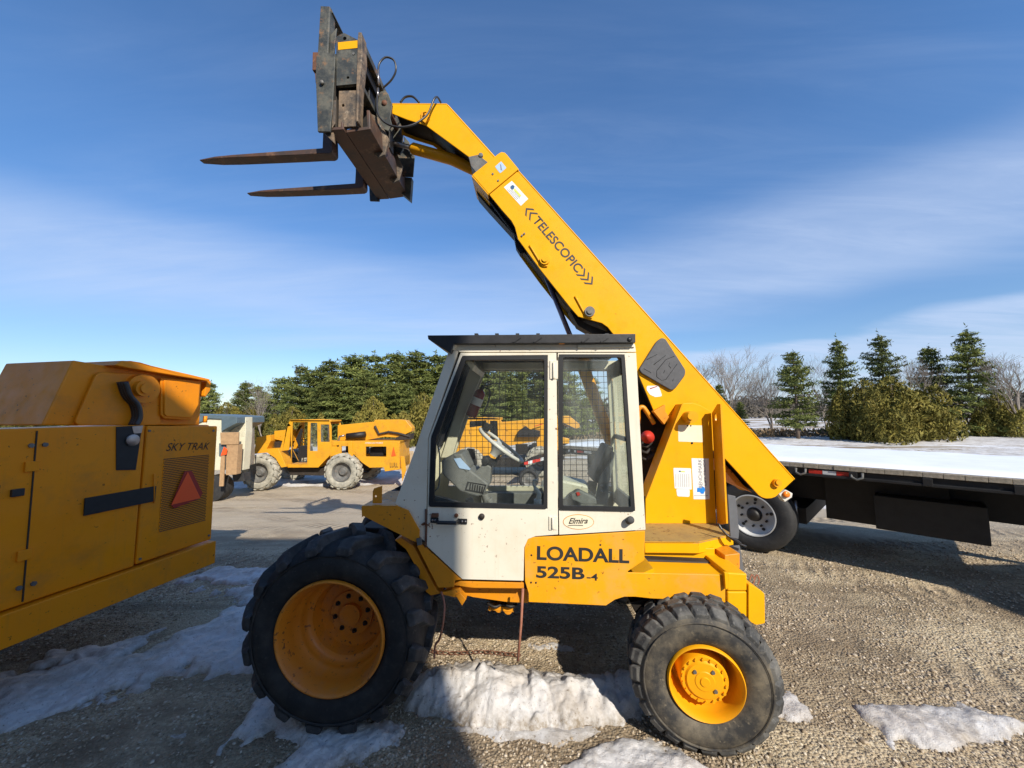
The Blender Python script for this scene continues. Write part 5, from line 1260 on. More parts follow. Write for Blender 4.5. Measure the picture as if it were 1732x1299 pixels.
# rear wall of the cab
r0, r1 = P3(VC + .03, fl, 1071, 600), P3(VC + .03, fl, 1088, 890)
def rear(v, t): p = r0 + (r1 - r0) * t; return Vector((p.x - .015, v, p.z))
m = MB()
for v0, v1, t0_, t1_ in ((VC + .032, VC + .09, 0, 1), (VF - .10, VF - .002, 0, 1), (VC + .09, VF - .10, 0, .10), (VC + .09, VF - .10, .88, 1.0), (VC + .09, VF - .10, .50, .53)):
    q = [rear(v0, t0_), rear(v1, t0_), rear(v1, t1_), rear(v0, t1_)]; m.hexa(q, [p + Vector((-.025, 0, 0)) for p in q])
m.build('rear_frame', M['grey_plastic'], cab, OFF, .004)
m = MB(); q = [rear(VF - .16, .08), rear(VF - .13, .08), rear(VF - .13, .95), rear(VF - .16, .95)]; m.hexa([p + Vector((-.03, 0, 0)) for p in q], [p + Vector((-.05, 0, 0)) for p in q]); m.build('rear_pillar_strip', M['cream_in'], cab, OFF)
m = MB(); q = [rear(VC + .09, .1), rear(VF - .10, .1), rear(VF - .10, .88), rear(VC + .09, .88)]; m.hexa([p + Vector((-.01, 0, 0)) for p in q], [p + Vector((-.015, 0, 0)) for p in q]); m.build('rear_window', M['glass_dusty'], cab, OFF)
# floor and lower inside
zf_ = L(z5(600, 1240), 2.95)[1]
m = MB(); m.box(-.80, .70, VC + .04, VF - .01, zf_ - .04, zf_); m.prism(LP(2.7, z5, (120, 1060), (330, 1120), (600, 1165), (880, 1165), (1380, 1180), (1380, 1290), (130, 1290)), 2.66, 2.70)
m.build('cab_floor', M['dark_plastic'], cab, OFF)
m = MB(); m.prism(LP(3.28, z5, (430, 1045), (1240, 1045), (1240, 1200), (430, 1200)), 3.20, 3.31); m.build('side_ledge', M['grey_plastic'], cab, OFF, .006)
# dashboard
m = MB()
m.prism(LP(2.80, z5, (172, 850), (245, 812), (300, 812), (345, 905), (470, 1000), (452, 1040), (432, 1072), (395, 1078), (290, 1045), (175, 935)), 2.80, 3.14)
m.prism(LP(2.80, z5, (240, 812), (300, 808), (350, 900), (335, 935), (290, 890)), 2.795, 3.14)
m.build('dashboard', M['grey_plastic'], cab, OFF, .012)
m = MB()
for k in range(6): x = 352 + k * 15; m.prism(LP(2.79, z5, (x, 995 + k * 4), (x + 7, 997 + k * 4), (x + 2, 1042 + k * 3), (x - 6, 1035 + k * 3)), 2.795, 2.802)
m.prism(LP(2.79, z5, (335, 985), (455, 1005), (435, 1062), (318, 1040)), 2.7965, 2.799, [LP(2.79, z5, (345, 992), (446, 1010), (430, 1052), (330, 1033))])
m.build('air_vent', M['rubber_seal'], cab, OFF)
m = MB(); m.prism(LP(2.79, z5, (250, 840), (290, 835), (355, 905), (350, 912), (285, 900)), 2.793, 2.798); m.build('dash_label', M['pale_blue'], cab, OFF)
m = MB(); m.prism(LP(2.95, z5, (430, 880), (470, 870), (492, 885), (480, 1005), (400, 960), (365, 940)), 2.88, 3.05); m.build('steering_column', M['grey_plastic'], cab, OFF, .01)
m = MB(); p = P3(2.95, z5, 455, 850); m.cyl(p - Vector((0, .08, 0)), p + Vector((0, .08, 0)), .03, 14); m.bar(P3(2.9, z5, 430, 840), P3(2.9, z5, 520, 870), .04, .05); m.bar(P3(2.9, z5, 500, 860), P3(2.85, z5, 540, 820), .012, .012)
m.prism(LP(3.1, z5, (335, 775), (380, 780), (395, 885), (365, 915), (345, 850)), 3.08, 3.12); p = P3(3.0, z5, 455, 640); m.lathe([(-.03, .03), (.03, .045)], p, (.4, 0, .8), 12)
m.build('switch_cluster', M['rubber_seal'], cab, OFF, .004)
c = P3(2.99, z5, 548, 755); ax = Vector((.61, 0.0, .79)); e1 = Vector((0, 1, 0)); e2 = ax.cross(e1).normalized()
m = MB(); m.tube([c + (e1 * math.cos(t) + e2 * math.sin(t)) * .205 for t in [2 * math.pi * i / 40 for i in range(40)]], .0145, 10, closed=True)
m.lathe([(-.005, .0001), (-.005, .07), (-.03, .075), (-.075, .04), (-.10, .035), (-.10, .0001)], c, ax, 28)
for t in (0.2, 2.3, 4.4): m.bar(c - ax * .02, c + (e1 * math.cos(t) + e2 * math.sin(t)) * .20, .045, .012, ax)
m.build('steering_wheel', M['white_plastic'], cab, OFF, auto=40)
# seat
seat = B(MB().prism(LP(2.90, z5, (1245, 790), (1228, 860), (1165, 960), (1150, 1030), (1132, 1125), (1215, 1128), (1222, 1000), (1250, 880), (1256, 800)), 2.88, 2.91), 'seat', M['grey_plastic'], bevel=.006)
m = MB(); m.prism(LP(2.92, z5, (1212, 762), (1222, 752), (1256, 765), (1240, 880), (1160, 1000), (1118, 975)), 2.915, 3.20); m.build('backrest', M['rubber_seal'], seat, OFF, .015)
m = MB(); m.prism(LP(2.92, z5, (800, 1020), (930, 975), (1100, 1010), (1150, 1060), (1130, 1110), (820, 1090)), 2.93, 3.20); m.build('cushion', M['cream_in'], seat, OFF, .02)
m = MB(); m.prism(LP(2.85, z5, (985, 1060), (1025, 1034), (1040, 1035), (1140, 1085), (1145, 1122), (1060, 1122), (990, 1092)), 2.82, 2.90); m.build('armrest_box', M['grey_plastic'], seat, OFF, .008)
m = MB(); m.prism(LP(2.82, z5, (1018, 1052), (1036, 1048), (1044, 1066), (1026, 1073)), 2.812, 2.819); m.build('red_switch', M['red_paint'], seat, OFF)
m = MB(); m.prism(LP(2.95, z5, (1100, 980), (1150, 990), (1140, 1060), (1100, 1075), (1085, 1050)), 2.93, 2.99); m.prism(LP(2.9, z5, (970, 1060), (1000, 1045), (1000, 1095), (975, 1085)), 2.86, 2.92); m.build('seat_bracket', M['rubber_seal'], seat, OFF, .006)
m = MB()
for x, y in ((1180, 1010), (1178, 1045)): p = P3(2.88, z5, x, y); m.cyl(p - Vector((0, .006, 0)), p, .009, 10)
m.build('seat_screw', M['chrome'], seat, OFF)
m = MB(); m.tube(catmull([P3(2.80, z5, 775, 975), P3(2.80, z5, 752, 985), P3(2.80, z5, 765, 1030), P3(2.80, z5, 786, 1062), P3(2.80, z5, 778, 1105)], 6), [.012] * 12 + [.018] * 13, 8)
p = P3(2.80, z5, 778, 1095); m.cyl(p, p + Vector((0, 0, -.05)), .028, 12); B(m, 'hand_lever', M['white_tube'])
m = MB(); m.tube(catmull([P3(2.74, z5, 150, 755), P3(2.72, z5, 162, 830), P3(2.72, z5, 158, 1000), P3(2.72, z5, 130, 1045)], 6), .006, 6); B(m, 'wiper_cable', M['grey_plastic'])
m = MB()
for x, y in ((345, 1090), (470, 1090), (445, 1060)): p = P3(2.95, z5, x, y); m.cyl(p, p + Vector((.03, .02, -.12)), .03, 12); 
B(m, 'pedal', M['grey_plastic'], bevel=.004)
# extinguisher: a thing of its own, strapped to the far pillar
fe_c = P3(3.20, z5, 395, 490)
def W3(p): return Vector((p[0] * cps + p[1] * sps, -p[0] * sps + p[1] * cps, p[2]))
fe = empty('fire_extinguisher', W3(P3(3.20, z5, 358, 575)), -PSI, 'red fire extinguisher strapped to the pillar inside the loader cab', 'fire extinguisher')
fo = tuple(P3(3.20, z5, 358, 575)); a, b = P3(3.20, z5, 358, 575), P3(3.20, z5, 425, 405); d = (b - a); Ln = d.length
m = MB(); m.lathe([(0, .0001), (0, .040), (.01, .046), (Ln * .86, .046), (Ln * .94, .036), (Ln, .016), (Ln + .01, .0001)], a, d, 22); m.build('cylinder', M['dark_red'], fe, fo, auto=50)
m = MB(); m.lathe([(Ln * .42, .0475), (Ln * .68, .0475)], a, d, 22); m.build('label_band', M['sticker'], fe, fo)
m = MB(); m.cyl(b, b + d.normalized() * .04, .016, 12); m.bar(b + d.normalized() * .03, b + d.normalized() * .045 + Vector((.07, 0, 0)), .02, .012); m.bar(b + d.normalized() * .045, b + d.normalized() * .07 + Vector((.06, 0, .01)), .02, .01)
m.tube(catmull([b + d.normalized() * .02, b + Vector((.07, -.01, -.01)), b + Vector((.06, 0, -.10)), b + Vector((.02, 0, -.2))], 5), .007, 6); m.build('valve', M['black_hose'], fe, fo)

# ---- fork carriage
VN = 3.03; WD = 1.10
car = bpy.data.objects.new('fork_carriage', None); COL.objects.link(car); car.parent = ldr; car.location = (0, 0, 0)
def C_(mb, name, mat, bevel=.003, **k): return mb.build(name, M[mat], car, OFF, bevel, **k)
vf = VN + WD
m = MB(); post = LP(VN, z1, (838, 38), (893, 40), (880, 320), (905, 330), (928, 328), (912, 640), (896, 805), (820, 803), (808, 460), (812, 340), (820, 338))
m.prism(post, VN, VN + .022); m.prism(post, vf - .022, vf)
C_(m, 'carriage_side_post', 'carr')
m = MB(); m.prism(LP(VN, z1, (884, 200), (925, 150), (908, 325), (878, 325)), VN + .03, VN + .045); m.prism(LP(VN, z1, (880, 40), (898, 44), (884, 330), (872, 330)), VN + .001, VN + .09); C_(m, 'post_web', 'carr')
m = MB(); m.prism(LP(VN, z1, (840, 38), (896, 38), (905, 62), (850, 75)), VN + .022, vf - .022); C_(m, 'top_rail', 'carr')
m = MB(); m.prism(LP(VN, z1, (848, 800), (905, 795), (912, 860), (850, 800)), VN + .03, VN + .05); C_(m, 'post_foot', 'carr2')
pl2 = LP(VN + .02, z1, (933, 228), (962, 208), (985, 204), (1068, 246), (1062, 512), (935, 524))
m = MB(); m.prism(pl2, VN + .02, VN + .05, [circ(L(z1(985, 236), VN + .02), .017, 14), circ(L(z1(1005, 475), VN + .02), .013, 12)]); m.prism(pl2, vf - .05, vf - .02); C_(m, 'frame_plate', 'carr')
m = MB(); m.prism(LP(VN + .02, z1, (945, 262), (1064, 250), (1064, 296), (946, 308)), VN + .017, VN + .0195); C_(m, 'yellow_paint_patch', 'yellow', 0)
m = MB(); lo = LP(VN + .04, z1, (950, 556), (1066, 552), (1062, 772), (945, 778)); m.prism(lo, VN + .04, VN + .06, [circ(L(z1(975, 645), VN + .04), .013, 12)]); m.prism(lo, vf - .06, vf - .04); C_(m, 'lower_plate', 'carr2')
m = MB(); fl2 = LP(VN + .01, z1, (1068, 240), (1072, 204), (1092, 206), (1096, 345), (1074, 560), (1068, 745), (1058, 750), (1060, 520)); m.prism(fl2, VN, VN + .10); m.prism(fl2, vf - .08, vf); C_(m, 'plate_flange', 'carr2')
m = MB(); p = P3(VN + .016, z1, 1038, 328); m.cyl(p, p + Vector((0, .01, 0)), .013, 6, False); p = P3(VN + .0, z1, 850, 512); m.cyl(p - Vector((0, .02, 0)), p, .018, 10); C_(m, 'plate_bolt', 'steel', 0)
m = MB(); m.prism(LP(VN + .10, z1, (940, 490), (1062, 490), (1058, 775), (905, 790), (915, 640)), VN + .10, VN + .12); m.prism(LP(VN + .08, z1, (905, 330), (940, 330), (935, 780), (900, 790), (912, 640)), VN + .08, VN + .10); C_(m, 'inner_web', 'dark_in')
m = MB(); m.prism(LP(VN + .02, z1, (918, 620), (934, 618), (930, 760), (910, 790)), VN + .01, VN + .02); C_(m, 'web_edge', 'carr2')
# cross beams running across to the far side
m = MB(); m.prism(LP(VN, z1, (880, 787), (972, 781), (965, 735), (955, 735), (955, 765), (895, 768), (893, 700), (882, 700)), VN + .02, vf); C_(m, 'lower_front_beam', 'fork', .004)
m = MB(); m.prism(LP(VN, z1, (975, 780), (1124, 758), (1118, 640), (1100, 640), (1105, 742), (1020, 752), (1018, 660), (1005, 660), (1008, 755), (975, 762)), VN + .06, vf); C_(m, 'lower_rear_beam', 'fork', .004)
m = MB(); m.prism(LP(VN, z1, (925, 250), (1060, 250), (1060, 330), (1045, 330), (1045, 268), (940, 268), (940, 330), (925, 330)), VN + .05, vf - .05); C_(m, 'upper_beam', 'grease', .004)
m = MB(); m.prism(LP(VN, z1, (975, 440), (1060, 440), (1060, 470), (975, 470)), VN + .05, vf - .05); m.prism(LP(VN, z1, (1030, 205), (1088, 215), (1090, 262), (1062, 262), (1030, 235)), VN + .05, vf - .02); C_(m, 'middle_beam', 'carr', .004)
m = MB(); m.prism(LP(VN, z1, (980, 330), (1040, 330), (1040, 740), (980, 740)), 3.36, 3.82); C_(m, 'carriage_back_plate', 'grease', .004)
# brackets towards the boom
gus = LP(3.38, z1, (1090, 735), (1145, 695), (1185, 715), (1200, 740), (1255, 850), (1230, 945), (1190, 962), (1170, 945), (1060, 770))
m = MB(); m.prism(gus, 3.38, 3.405, [circ(L(z1(1183, 780), 3.38), .020, 14)]); m.prism(gus, 3.78, 3.80); C_(m, 'lower_gusset', 'carr2')
m = MB(); p = P3(3.375, z1, 1183, 780); m.lathe([(0, .022), (0, .040), (.03, .040)], p, seg=20); C_(m, 'gusset_boss', 'carr', 0)
brk = LP(3.42, z1, (1205, 560), (1232, 552), (1252, 575), (1275, 640), (1262, 720), (1272, 760), (1250, 800), (1225, 790), (1180, 705), (1168, 655), (1172, 600))
m = MB(); m.prism(brk, 3.42, 3.445); m.prism(brk, 3.755, 3.78); C_(m, 'pivot_bracket', 'carr')
m = MB(); p = P3(3.41, z1, 1226, 626); m.cyl(p, p + Vector((0, .39, 0)), .026, 18); C_(m, 'carriage_pin', 'rust', 0)
m = MB(); m.prism(LP(3.5, z1, (1090, 640), (1190, 640), (1250, 760), (1250, 880), (1180, 900), (1090, 740)), 3.55, 3.65); m.prism(LP(3.4, z1, (1095, 590), (1115, 575), (1130, 608), (1105, 640)), 3.38, 3.42)
C_(m, 'tilt_linkage', 'grease')
m = MB(); m.bar(P3(3.2, z1, 1075, 540), P3(3.45, z1, 1125, 600), .02, .03); m.bar(P3(3.15, z1, 1090, 345), P3(3.75, z1, 1185, 540), .03, .03); C_(m, 'brace_bar', 'carr')
m = MB(); m.prism(LP(4.0, z1, (1300, 900), (1330, 850), (1415, 960), (1405, 1085), (1310, 1083)), 3.98, 4.0); m.prism(LP(4.05, z1, (1310, 1080), (1395, 1085), (1385, 1225), (1330, 1180)), 4.05, 4.12); m.prism(LP(3.9, z1, (1215, 975), (1300, 1010), (1300, 1045), (1270, 1078), (1235, 1030)), 3.88, 3.9)
m.prism(LP(3.95, z1, (1345, 830), (1380, 870), (1400, 960), (1350, 900)), 3.95, 3.96); C_(m, 'far_side_bracket', 'carr')
# forks
def fork(v, tip, top, heel, sh0, sh1):
    mb = MB(); w = .11
    T = L(z1(*tip), v); A = L(z1(*top), v); H_ = L(z1(*heel), v)
    d = Vector((A[0] - T[0], 0, A[1] - T[1])); n_ = 7; rings = []
    for i in range(n_ + 1):
        t = i / n_; c = Vector((T[0], v, T[1])) + d * t
        th = .010 + (A[1] - H_[1] - .010) * min(1, t ** .8 * 1.05); k = min(1.0, .45 + t * 3.2); o0 = w * (1 - k) / 2
        rings.append([(c.x, v + o0, c.z), (c.x, v + w - o0, c.z), (c.x, v + w - o0, c.z - th), (c.x, v + o0, c.z - th)])
    for a_, b_ in zip(rings[:-1], rings[1:]): pass
    vs = [p for r_ in rings for p in r_]; fs = []
    for i in range(n_):
        for k in range(4): l = (k + 1) % 4; fs.append([i * 4 + k, i * 4 + l, i * 4 + 4 + l, i * 4 + 4 + k])
    fs.append([0, 3, 2, 1])
    mb.add(vs, fs)
    # heel bend and shank as one outline
    P_ = LP(v, z1, *sh0)
    mb.prism([A, (A[0], H_[1])] + P_, v, v + w)
    return mb.build('fork', M['fork'], car, OFF, .004)
fork(3.22, (82, 962), (840, 906), (840, 938), ((888, 938), (905, 930), (911, 915), (908, 800), (905, 345), (852, 345), (853, 795), (849, 905)), None)
fork(3.80, (377, 1168), (1040, 1121), (1040, 1152), ((1080, 1150), (1094, 1143), (1100, 1130), (1098, 1050), (1095, 700), (1050, 700), (1052, 1050), (1048, 1120)), None)
m = MB(); m.prism(LP(3.14, z1, (805, 345), (862, 345), (862, 452), (802, 452)), 3.10, 3.24); m.prism(LP(3.14, z1, (810, 452), (885, 470), (885, 520), (815, 520)), 3.12, 3.2); C_(m, 'fork_hook', 'rust')
# hoses at the boom head
m = MB()
m.tube(catmull([P3(3.40, z1, 1190, 540), P3(3.36, z1, 1182, 620), P3(3.32, z1, 1190, 700), P3(3.32, z1, 1240, 755), P3(3.32, z1, 1320, 778), P3(3.34, z1, 1410, 760), P3(3.37, z1, 1490, 700), P3(3.38, z1, 1530, 610), P3(3.42, z1, 1552, 596), P3(3.50, z1, 1572, 628)], 8), .0095, 8)
m.tube(catmull([P3(3.42, z1, 1190, 470), P3(3.44, z1, 1195, 395), P3(3.45, z1, 1235, 352), P3(3.47, z1, 1285, 370), P3(3.48, z1, 1298, 430), P3(3.50, z1, 1270, 490), P3(3.52, z1, 1212, 545)], 8), .0095, 8)
m.tube(catmull([P3(3.6, z1, 1325, 628), P3(3.6, z1, 1355, 595), P3(3.6, z1, 1400, 592), P3(3.6, z1, 1440, 628)], 8), .011, 8)
B(m, 'hydraulic_hose', M['black_hose'])
m = MB(); m.cyl(P3(3.40, z1, 1190, 430), P3(3.40, z1, 1190, 520), .013, 8); m.cyl(P3(3.40, z1, 1188, 545), P3(3.38, z1, 1186, 590), .013, 8); B(m, 'hose_fitting', M['chrome'])
m = MB(); m.tube([P3(3.3, z15, 1140, 705), P3(3.3, z15, 1165, 712), P3(3.3, z15, 1165, 760), P3(3.3, z15, 1145, 758)], .004, 5); B(m, 'cotter_wire', M['steel'])

# ---- rusty rod, bent wire and chain between the wheels
m = MB(); a, b = P3(2.52, fl, 884.5, 996), P3(2.52, fl, 876, 1118); m.tube([a, a * .5 + b * .5 + Vector((.004, 0, 0)), b], .0085, 8)
r = m.build('steel_rod', M['rod'], None); r.data.transform(Matrix.Rotation(-PSI, 4, 'Z')); tag(r, 'straight rusty rod leaning against the sill below the lettered skirt', 'rod')
m = MB(); m.tube(catmull([P3(2.60, z14, 430, 915), P3(2.58, z14, 465, 1050), P3(2.55, z14, 455, 1230), P3(2.6, z6, 470, 850), P3(2.6, z6, 445, 890), P3(2.6, z6, 440, 960)], 6), .0075, 6)
r = m.build('bent_rod', M['rod'], None); r.data.transform(Matrix.Rotation(-PSI, 4, 'Z')); tag(r, 'curved rusty wire hanging behind the big front tyre', 'wire')
chn = empty('chain', (*G(735, 1104, 0.03), 0.02), 0, 'rusty chain lying on the gravel behind the snow heap', 'chain')
cp = catmull([Vector((*G(x, y, .02), .02)) for x, y in ((715, 1094), (736, 1103), (775, 1105), (815, 1103), (850, 1106), (884, 1109))], 12)
pts = [cp[0]]
for q in cp:
    if (q - pts[-1]).length >= .040: pts.append(q)
off = tuple(chn.location); acc = 0; prevp = pts[0]; k = 0; link = None
tot = []
for i in range(1, len(pts)):
    sg = pts[i] - pts[i - 1]; n_ = max(1, round(sg.length / .040))
    for j in range(n_): tot.append((pts[i - 1] + sg * j / n_, sg.normalized()))
mb = MB(); mb.tube([(.027 * math.cos(t), .015 * math.sin(t), 0) for t in [2 * math.pi * i / 10 for i in range(10)]], .0042, 6, closed=True)
base = mb.build('chain_link', M['rust'], chn)
for i, (p, d) in enumerate(tot):
    o = base if i == 0 else base.copy()
    if i: COL.objects.link(o); o.parent = chn
    o.location = p - Vector(off); o.rotation_euler = (R(80) * (i % 2) + .2, 0, math.atan2(d.y, d.x))

# ============================================================ left machine (only its rear quarter reaches into the frame)
class Frame:
    """vertical survey plane through A with direction d; local x = along, y = away, z = up"""
    def __init__(s, A, Bp):
        s.A = Vector(A); s.d = (Vector(Bp) - s.A).normalized(); s.n = Vector((-s.d.y, s.d.x)); s.ang = math.atan2(s.d.y, s.d.x)
    def __call__(s, p, t=0.0):
        r = ray(*p); rv = Vector((r[0], r[1])); o = s.A + s.n * t
        # k*rv = o + x*d
        k = (o.x * s.d.y - o.y * s.d.x) / (rv.x * s.d.y - rv.y * s.d.x)
        q = rv * k - o
        return (q.dot(s.d), CAMH + r[2] * k)
    def poly(s, t, zf, *pts): return [s(zf(x, y), t) for x, y in pts]
def at(px, D): r = ray(px, 700); return (r[0] / r[1] * D, D)
F1 = Frame(at(229, 3.3), at(362, 4.0))
lm = empty('orange_telehandler', (F1.A.x, F1.A.y, 0), F1.ang, 'orange yellow telehandler cut by the left edge with a red triangle on its grille', 'telehandler')
def A1(m, name, mat, bevel=.004, par=None, **k): return m.build(name, M[mat], par or lm, (0, 0, 0), bevel, **k)
m = MB(); m.prism(F1.poly(0, z16, (118, 395), (478, 396), (446, 975), (60, 1105)), 0, .05); A1(m, 'rear_panel', 'left_orange', .012)
s0 = -1.6
zt_ = F1(z16(110, 390))[1]; zb_ = F1(z16(55, 1112))[1]; s_a = F1(z16(110, 390))[0]; s_b = F1(z16(52, 1115))[0]
m = MB(); m.prism([(s0, zt_), (s_a, zt_), (s_b, zb_), (s0, zb_)], 0.004, .05); A1(m, 'side_panel', 'left_orange', .01)
m = MB(); m.box(s0, F1(z16(460, 600))[0] - .02, .05, 1.6, zb_ + .02, zt_ - .02); A1(m, 'body', 'left_orange', .02)
zb2 = F1(z16(455, 1100), -.04)[1]; zb1 = F1(z16(470, 978), -.04)[1]; sr = F1(z16(470, 1000), -.04)[0]
m = MB(); m.box(s0 - .4, sr, -.04, 1.65, zb2, zb1 - .008); A1(m, 'bumper', 'left_orange', .008)
m = MB(); m.prism(F1.poly(-.003, z16, (-40, 400), (98, 392), (88, 425), (60, 620), (-40, 622)), -.004, .003); A1(m, 'dark_window', 'rubber_seal', .002)
m = MB(); m.prism(rounded(F1.poly(-.008, z16, (40, 398), (98, 393), (90, 432), (50, 436)), .01), -.008, -.004); p = F1(z16(38, 468)); m.cyl((p[0], -.02, p[1]), (p[0], -.004, p[1]), .05, 20); A1(m, 'head_lamp', 'chrome', .002)
m = MB(); q = F1.poly(-.01, z16, (165, 702), (158, 780)); sb_ = q[0][0] - .50; m.prism([(sb_, q[0][1]), q[0], q[1], (sb_, q[1][1])], -.012, .0); A1(m, 'black_band', 'rubber_seal', .003)
gq = F1.poly(-.002, z16, (202, 562), (435, 540), (415, 880), (175, 942))
m = MB(); m.prism(gq, -.003, -.0005); gl_ = A1(m, 'grille', 'left_orange', 0)
m = MB(); NU, NV = 34, 40
for i in range(NU):
    for j in range(NV):
        a = (i + .5 + .5 * (j % 2)) / (NU + .5); b = (j + .5) / NV
        p = (Vector(gq[0]) * (1 - a) + Vector(gq[1]) * a) * (1 - b) + (Vector(gq[3]) * (1 - a) + Vector(gq[2]) * a) * b
        c4 = circ((p.x, p.y), .0062, 6); m.add([(x, -.0036, z) for x, z in c4], [list(range(6))])
o = A1(m, 'grille_hole', 'dark_in', 0, gl_); o['kind'] = 'stuff'
text_mesh('lettering', 'SKY TRAK', (F1(z16(213, 524))[0], 0, F1(z16(213, 524))[1]), (1, 0, (F1(z16(430, 516))[1] - F1(z16(213, 524))[1]) / (F1(z16(430, 516))[0] - F1(z16(213, 524))[0])), (0, 0, 1), (0, -1, 0),
          F1(z16(437, 516))[0] - F1(z16(213, 524))[0], F1(z16(230, 484))[1] - F1(z16(230, 524))[1], M['dark_in'], lm, thick=.003, shear=.4)
m = MB(); m.prism(F1.poly(-.02, z16, (308, 628), (345, 625), (401, 738), (386, 766), (255, 816), (240, 800)), -.022, -.018); tri_ = A1(m, 'warning_triangle', 'smv_red', 0)
m = MB(); m.prism(F1.poly(-.024, z16, (326, 630), (390, 764), (241, 799)), -.0245, -.0225); m.build('triangle_centre', M['smv_orange'], tri_)
m = MB(); m.tube([(F1(z16(150, 640))[0], -.01, F1(z16(150, 640))[1]), (F1(z16(148, 790))[0], -.01, F1(z16(148, 790))[1])], .006, 6); A1(m, 'latch_rod', 'left_orange', 0)
m = MB()
h0 = F1.poly(.05, z16, (22, 62), (330, 132), (435, 157), (433, 168), (330, 150), (22, 100)); sl = (h0[0][1] - h0[1][1]) / (h0[0][0] - h0[1][0])
sh_ = h0[0][0] - .10; m.prism([(sh_ + .05, h0[0][1] + sl * (sh_ - h0[0][0]) - .02), (sh_ + .12, h0[0][1] + sl * (sh_ + .12 - h0[0][0]))] + h0[:5] + [h0[5], (sh_, h0[5][1] + sl * (sh_ - h0[5][0]))], .04, .95); A1(m, 'hood_plate', 'left_orange', .006)
m = MB(); q = F1.poly(.10, z16, (188, 150), (395, 165), (385, 290), (350, 355), (340, 366), (205, 358), (188, 340)); m.prism(q, .10, .12); m.prism(inset(q, .02), .085, .10); A1(m, 'boom_end_box', 'left_orange', .008)
m = MB(); m.prism(F1.poly(.16, z16, (-260, 60), (400, 165), (385, 392), (-420, 392)), .16, .9); A1(m, 'boom_rear', 'left_orange', .01)
m = MB(); q = F1.poly(.13, z16, (-140, 120), (60, 128), (150, 150), (183, 200), (185, 392), (-260, 392)); m.prism(rounded(q, .05), .125, .15); A1(m, 'pivot_plate', 'left_orange', .006)
m = MB(); p = F1(z16(85, 205), .08); m.cyl((p[0], .03, p[1]), (p[0], .14, p[1]), .07, 28); m.cyl((p[0], .01, p[1]), (p[0], .03, p[1]), .045, 24); m.cyl((p[0] + .03, .08, p[1] + .0), (p[0] + .03, .14, p[1]), .13, 28); A1(m, 'pivot_boss', 'left_orange', 0, auto=40)
m = MB()
for k in range(3): m.tube(catmull([(F1(z16(a, b), .05)[0], .05 + .03 * k, F1(z16(a, b), .05)[1]) for a, b in ((5, 170), (30, 240), (70, 290), (80, 350), (62, 392))], 6), .022, 8)
A1(m, 'hose', 'black_hose', 0)
m = MB(); m.prism(F1.poly(.15, z16, (402, 168), (424, 166), (420, 215), (396, 248), (390, 240)), .10, .4); A1(m, 'rear_lug', 'left_orange', .005)
m = MB(); p = F1(z16(395, 355), .3); m.cyl((p[0], .25, p[1] - .05), (p[0], .25, p[1] + .02), .02, 10); A1(m, 'fuel_cap', 'left_orange', 0)
for (ss, tt) in ((-.9, .55), (-.9, 1.55)):
    w = bpy.data.objects.new('wheel', None); COL.objects.link(w); w.parent = lm; w.location = (ss, tt, .60); 
    t = tyre_mb(.60, .36, .32, .03, 'R4', 18).build('tyre', [M['tyre_front'], M['tyre_front']], w, auto=50); rr = front_rim().build('rim', M['left_orange'], w, auto=45); rr.scale = (.92, .9, .92)
m = MB(); m.box(-1.5, .3, .6, 1.3, .55, .8); A1(m, 'axle_frame', 'dark_in')

m = MB()
for k in range(7): m.box(-1.25, -.75, -.006, .0, zb_ + .55 + k * .045, zb_ + .57 + k * .045)
A1(m, 'louvre', 'dark_in', 0, split=True)
m = MB(); m.box(-.60, -.592, -.002, .004, zb_ + .02, zt_ - .02); A1(m, 'door_seam', 'dark_in', 0)
m = MB(); m.box(-.70, -.64, -.02, 0.004, zb_ + .75, zb_ + .80); A1(m, 'door_latch', 'black_paint', .003)
m = MB()
for a_, b_ in ((-.55, .1), (-.55, .9), (-.62, .1), (-.62, .9)): zc = zb_ + (zt_ - zb_) * b_; m.cyl((a_, -.010, zc), (a_, 0.004, zc), .016, 6, False)
for px_, py_ in ((128, 420), (455, 420), (432, 955), (80, 1075)): q = F1(z16(px_, py_)); m.cyl((q[0], -.008, q[1]), (q[0], .004, q[1]), .011, 6, False)
A1(m, 'panel_bolt', 'steel', 0, split=True)
m = MB()
for zc in (.25, .75): m.box(-.645, -.575, -.014, .004, zb_ + (zt_ - zb_) * zc, zb_ + (zt_ - zb_) * zc + .07)
A1(m, 'door_hinge', 'left_orange', .003, split=True)
# ============================================================ distant yellow telehandler
def bgframe(D, x0=0.0): return lambda zf, *pts: [PX(zf(x, y), D) for x, y in pts]
def big_tyre(R0, w, rim, mats, nl=18):
    return tyre_mb(R0, w, rim, .03, 'R4', nl).build('tyre', mats, None, auto=50)
Dm = 12.9; xm, _ = PX((545, 800), Dm); zg = float(tz(xm, Dm))
tm = empty('distant_telehandler', (xm, Dm + 1.0, zg), 0, 'yellow telehandler with open cab parked in front of the dense wood', 'telehandler')
OM = (xm, Dm + 1.0, zg); f17 = bgframe(Dm)
def A2(m, name, mat, bevel=.01, par=None, **k): return m.build(name, M[mat], par or tm, OM, bevel, **k)
cabp = f17(z17, (592, 500), (715, 496), (870, 500), (884, 545), (886, 740), (792, 836), (575, 838), (515, 720), (560, 565))
h1 = f17(z17, (568, 545), (598, 538), (582, 714), (536, 720)); h2 = f17(z17, (608, 515), (716, 515), (713, 815), (598, 815)); h3 = f17(z17, (736, 520), (784, 520), (785, 720), (730, 720)); h4 = f17(z17, (808, 532), (868, 532), (872, 655), (808, 655))
m = MB(); m.prism(cabp, Dm + .25, Dm + .29, [h1, h2, h3, h4]); m.prism(cabp, Dm + 1.0, Dm + 1.04, [h1, h2, h3, h4])
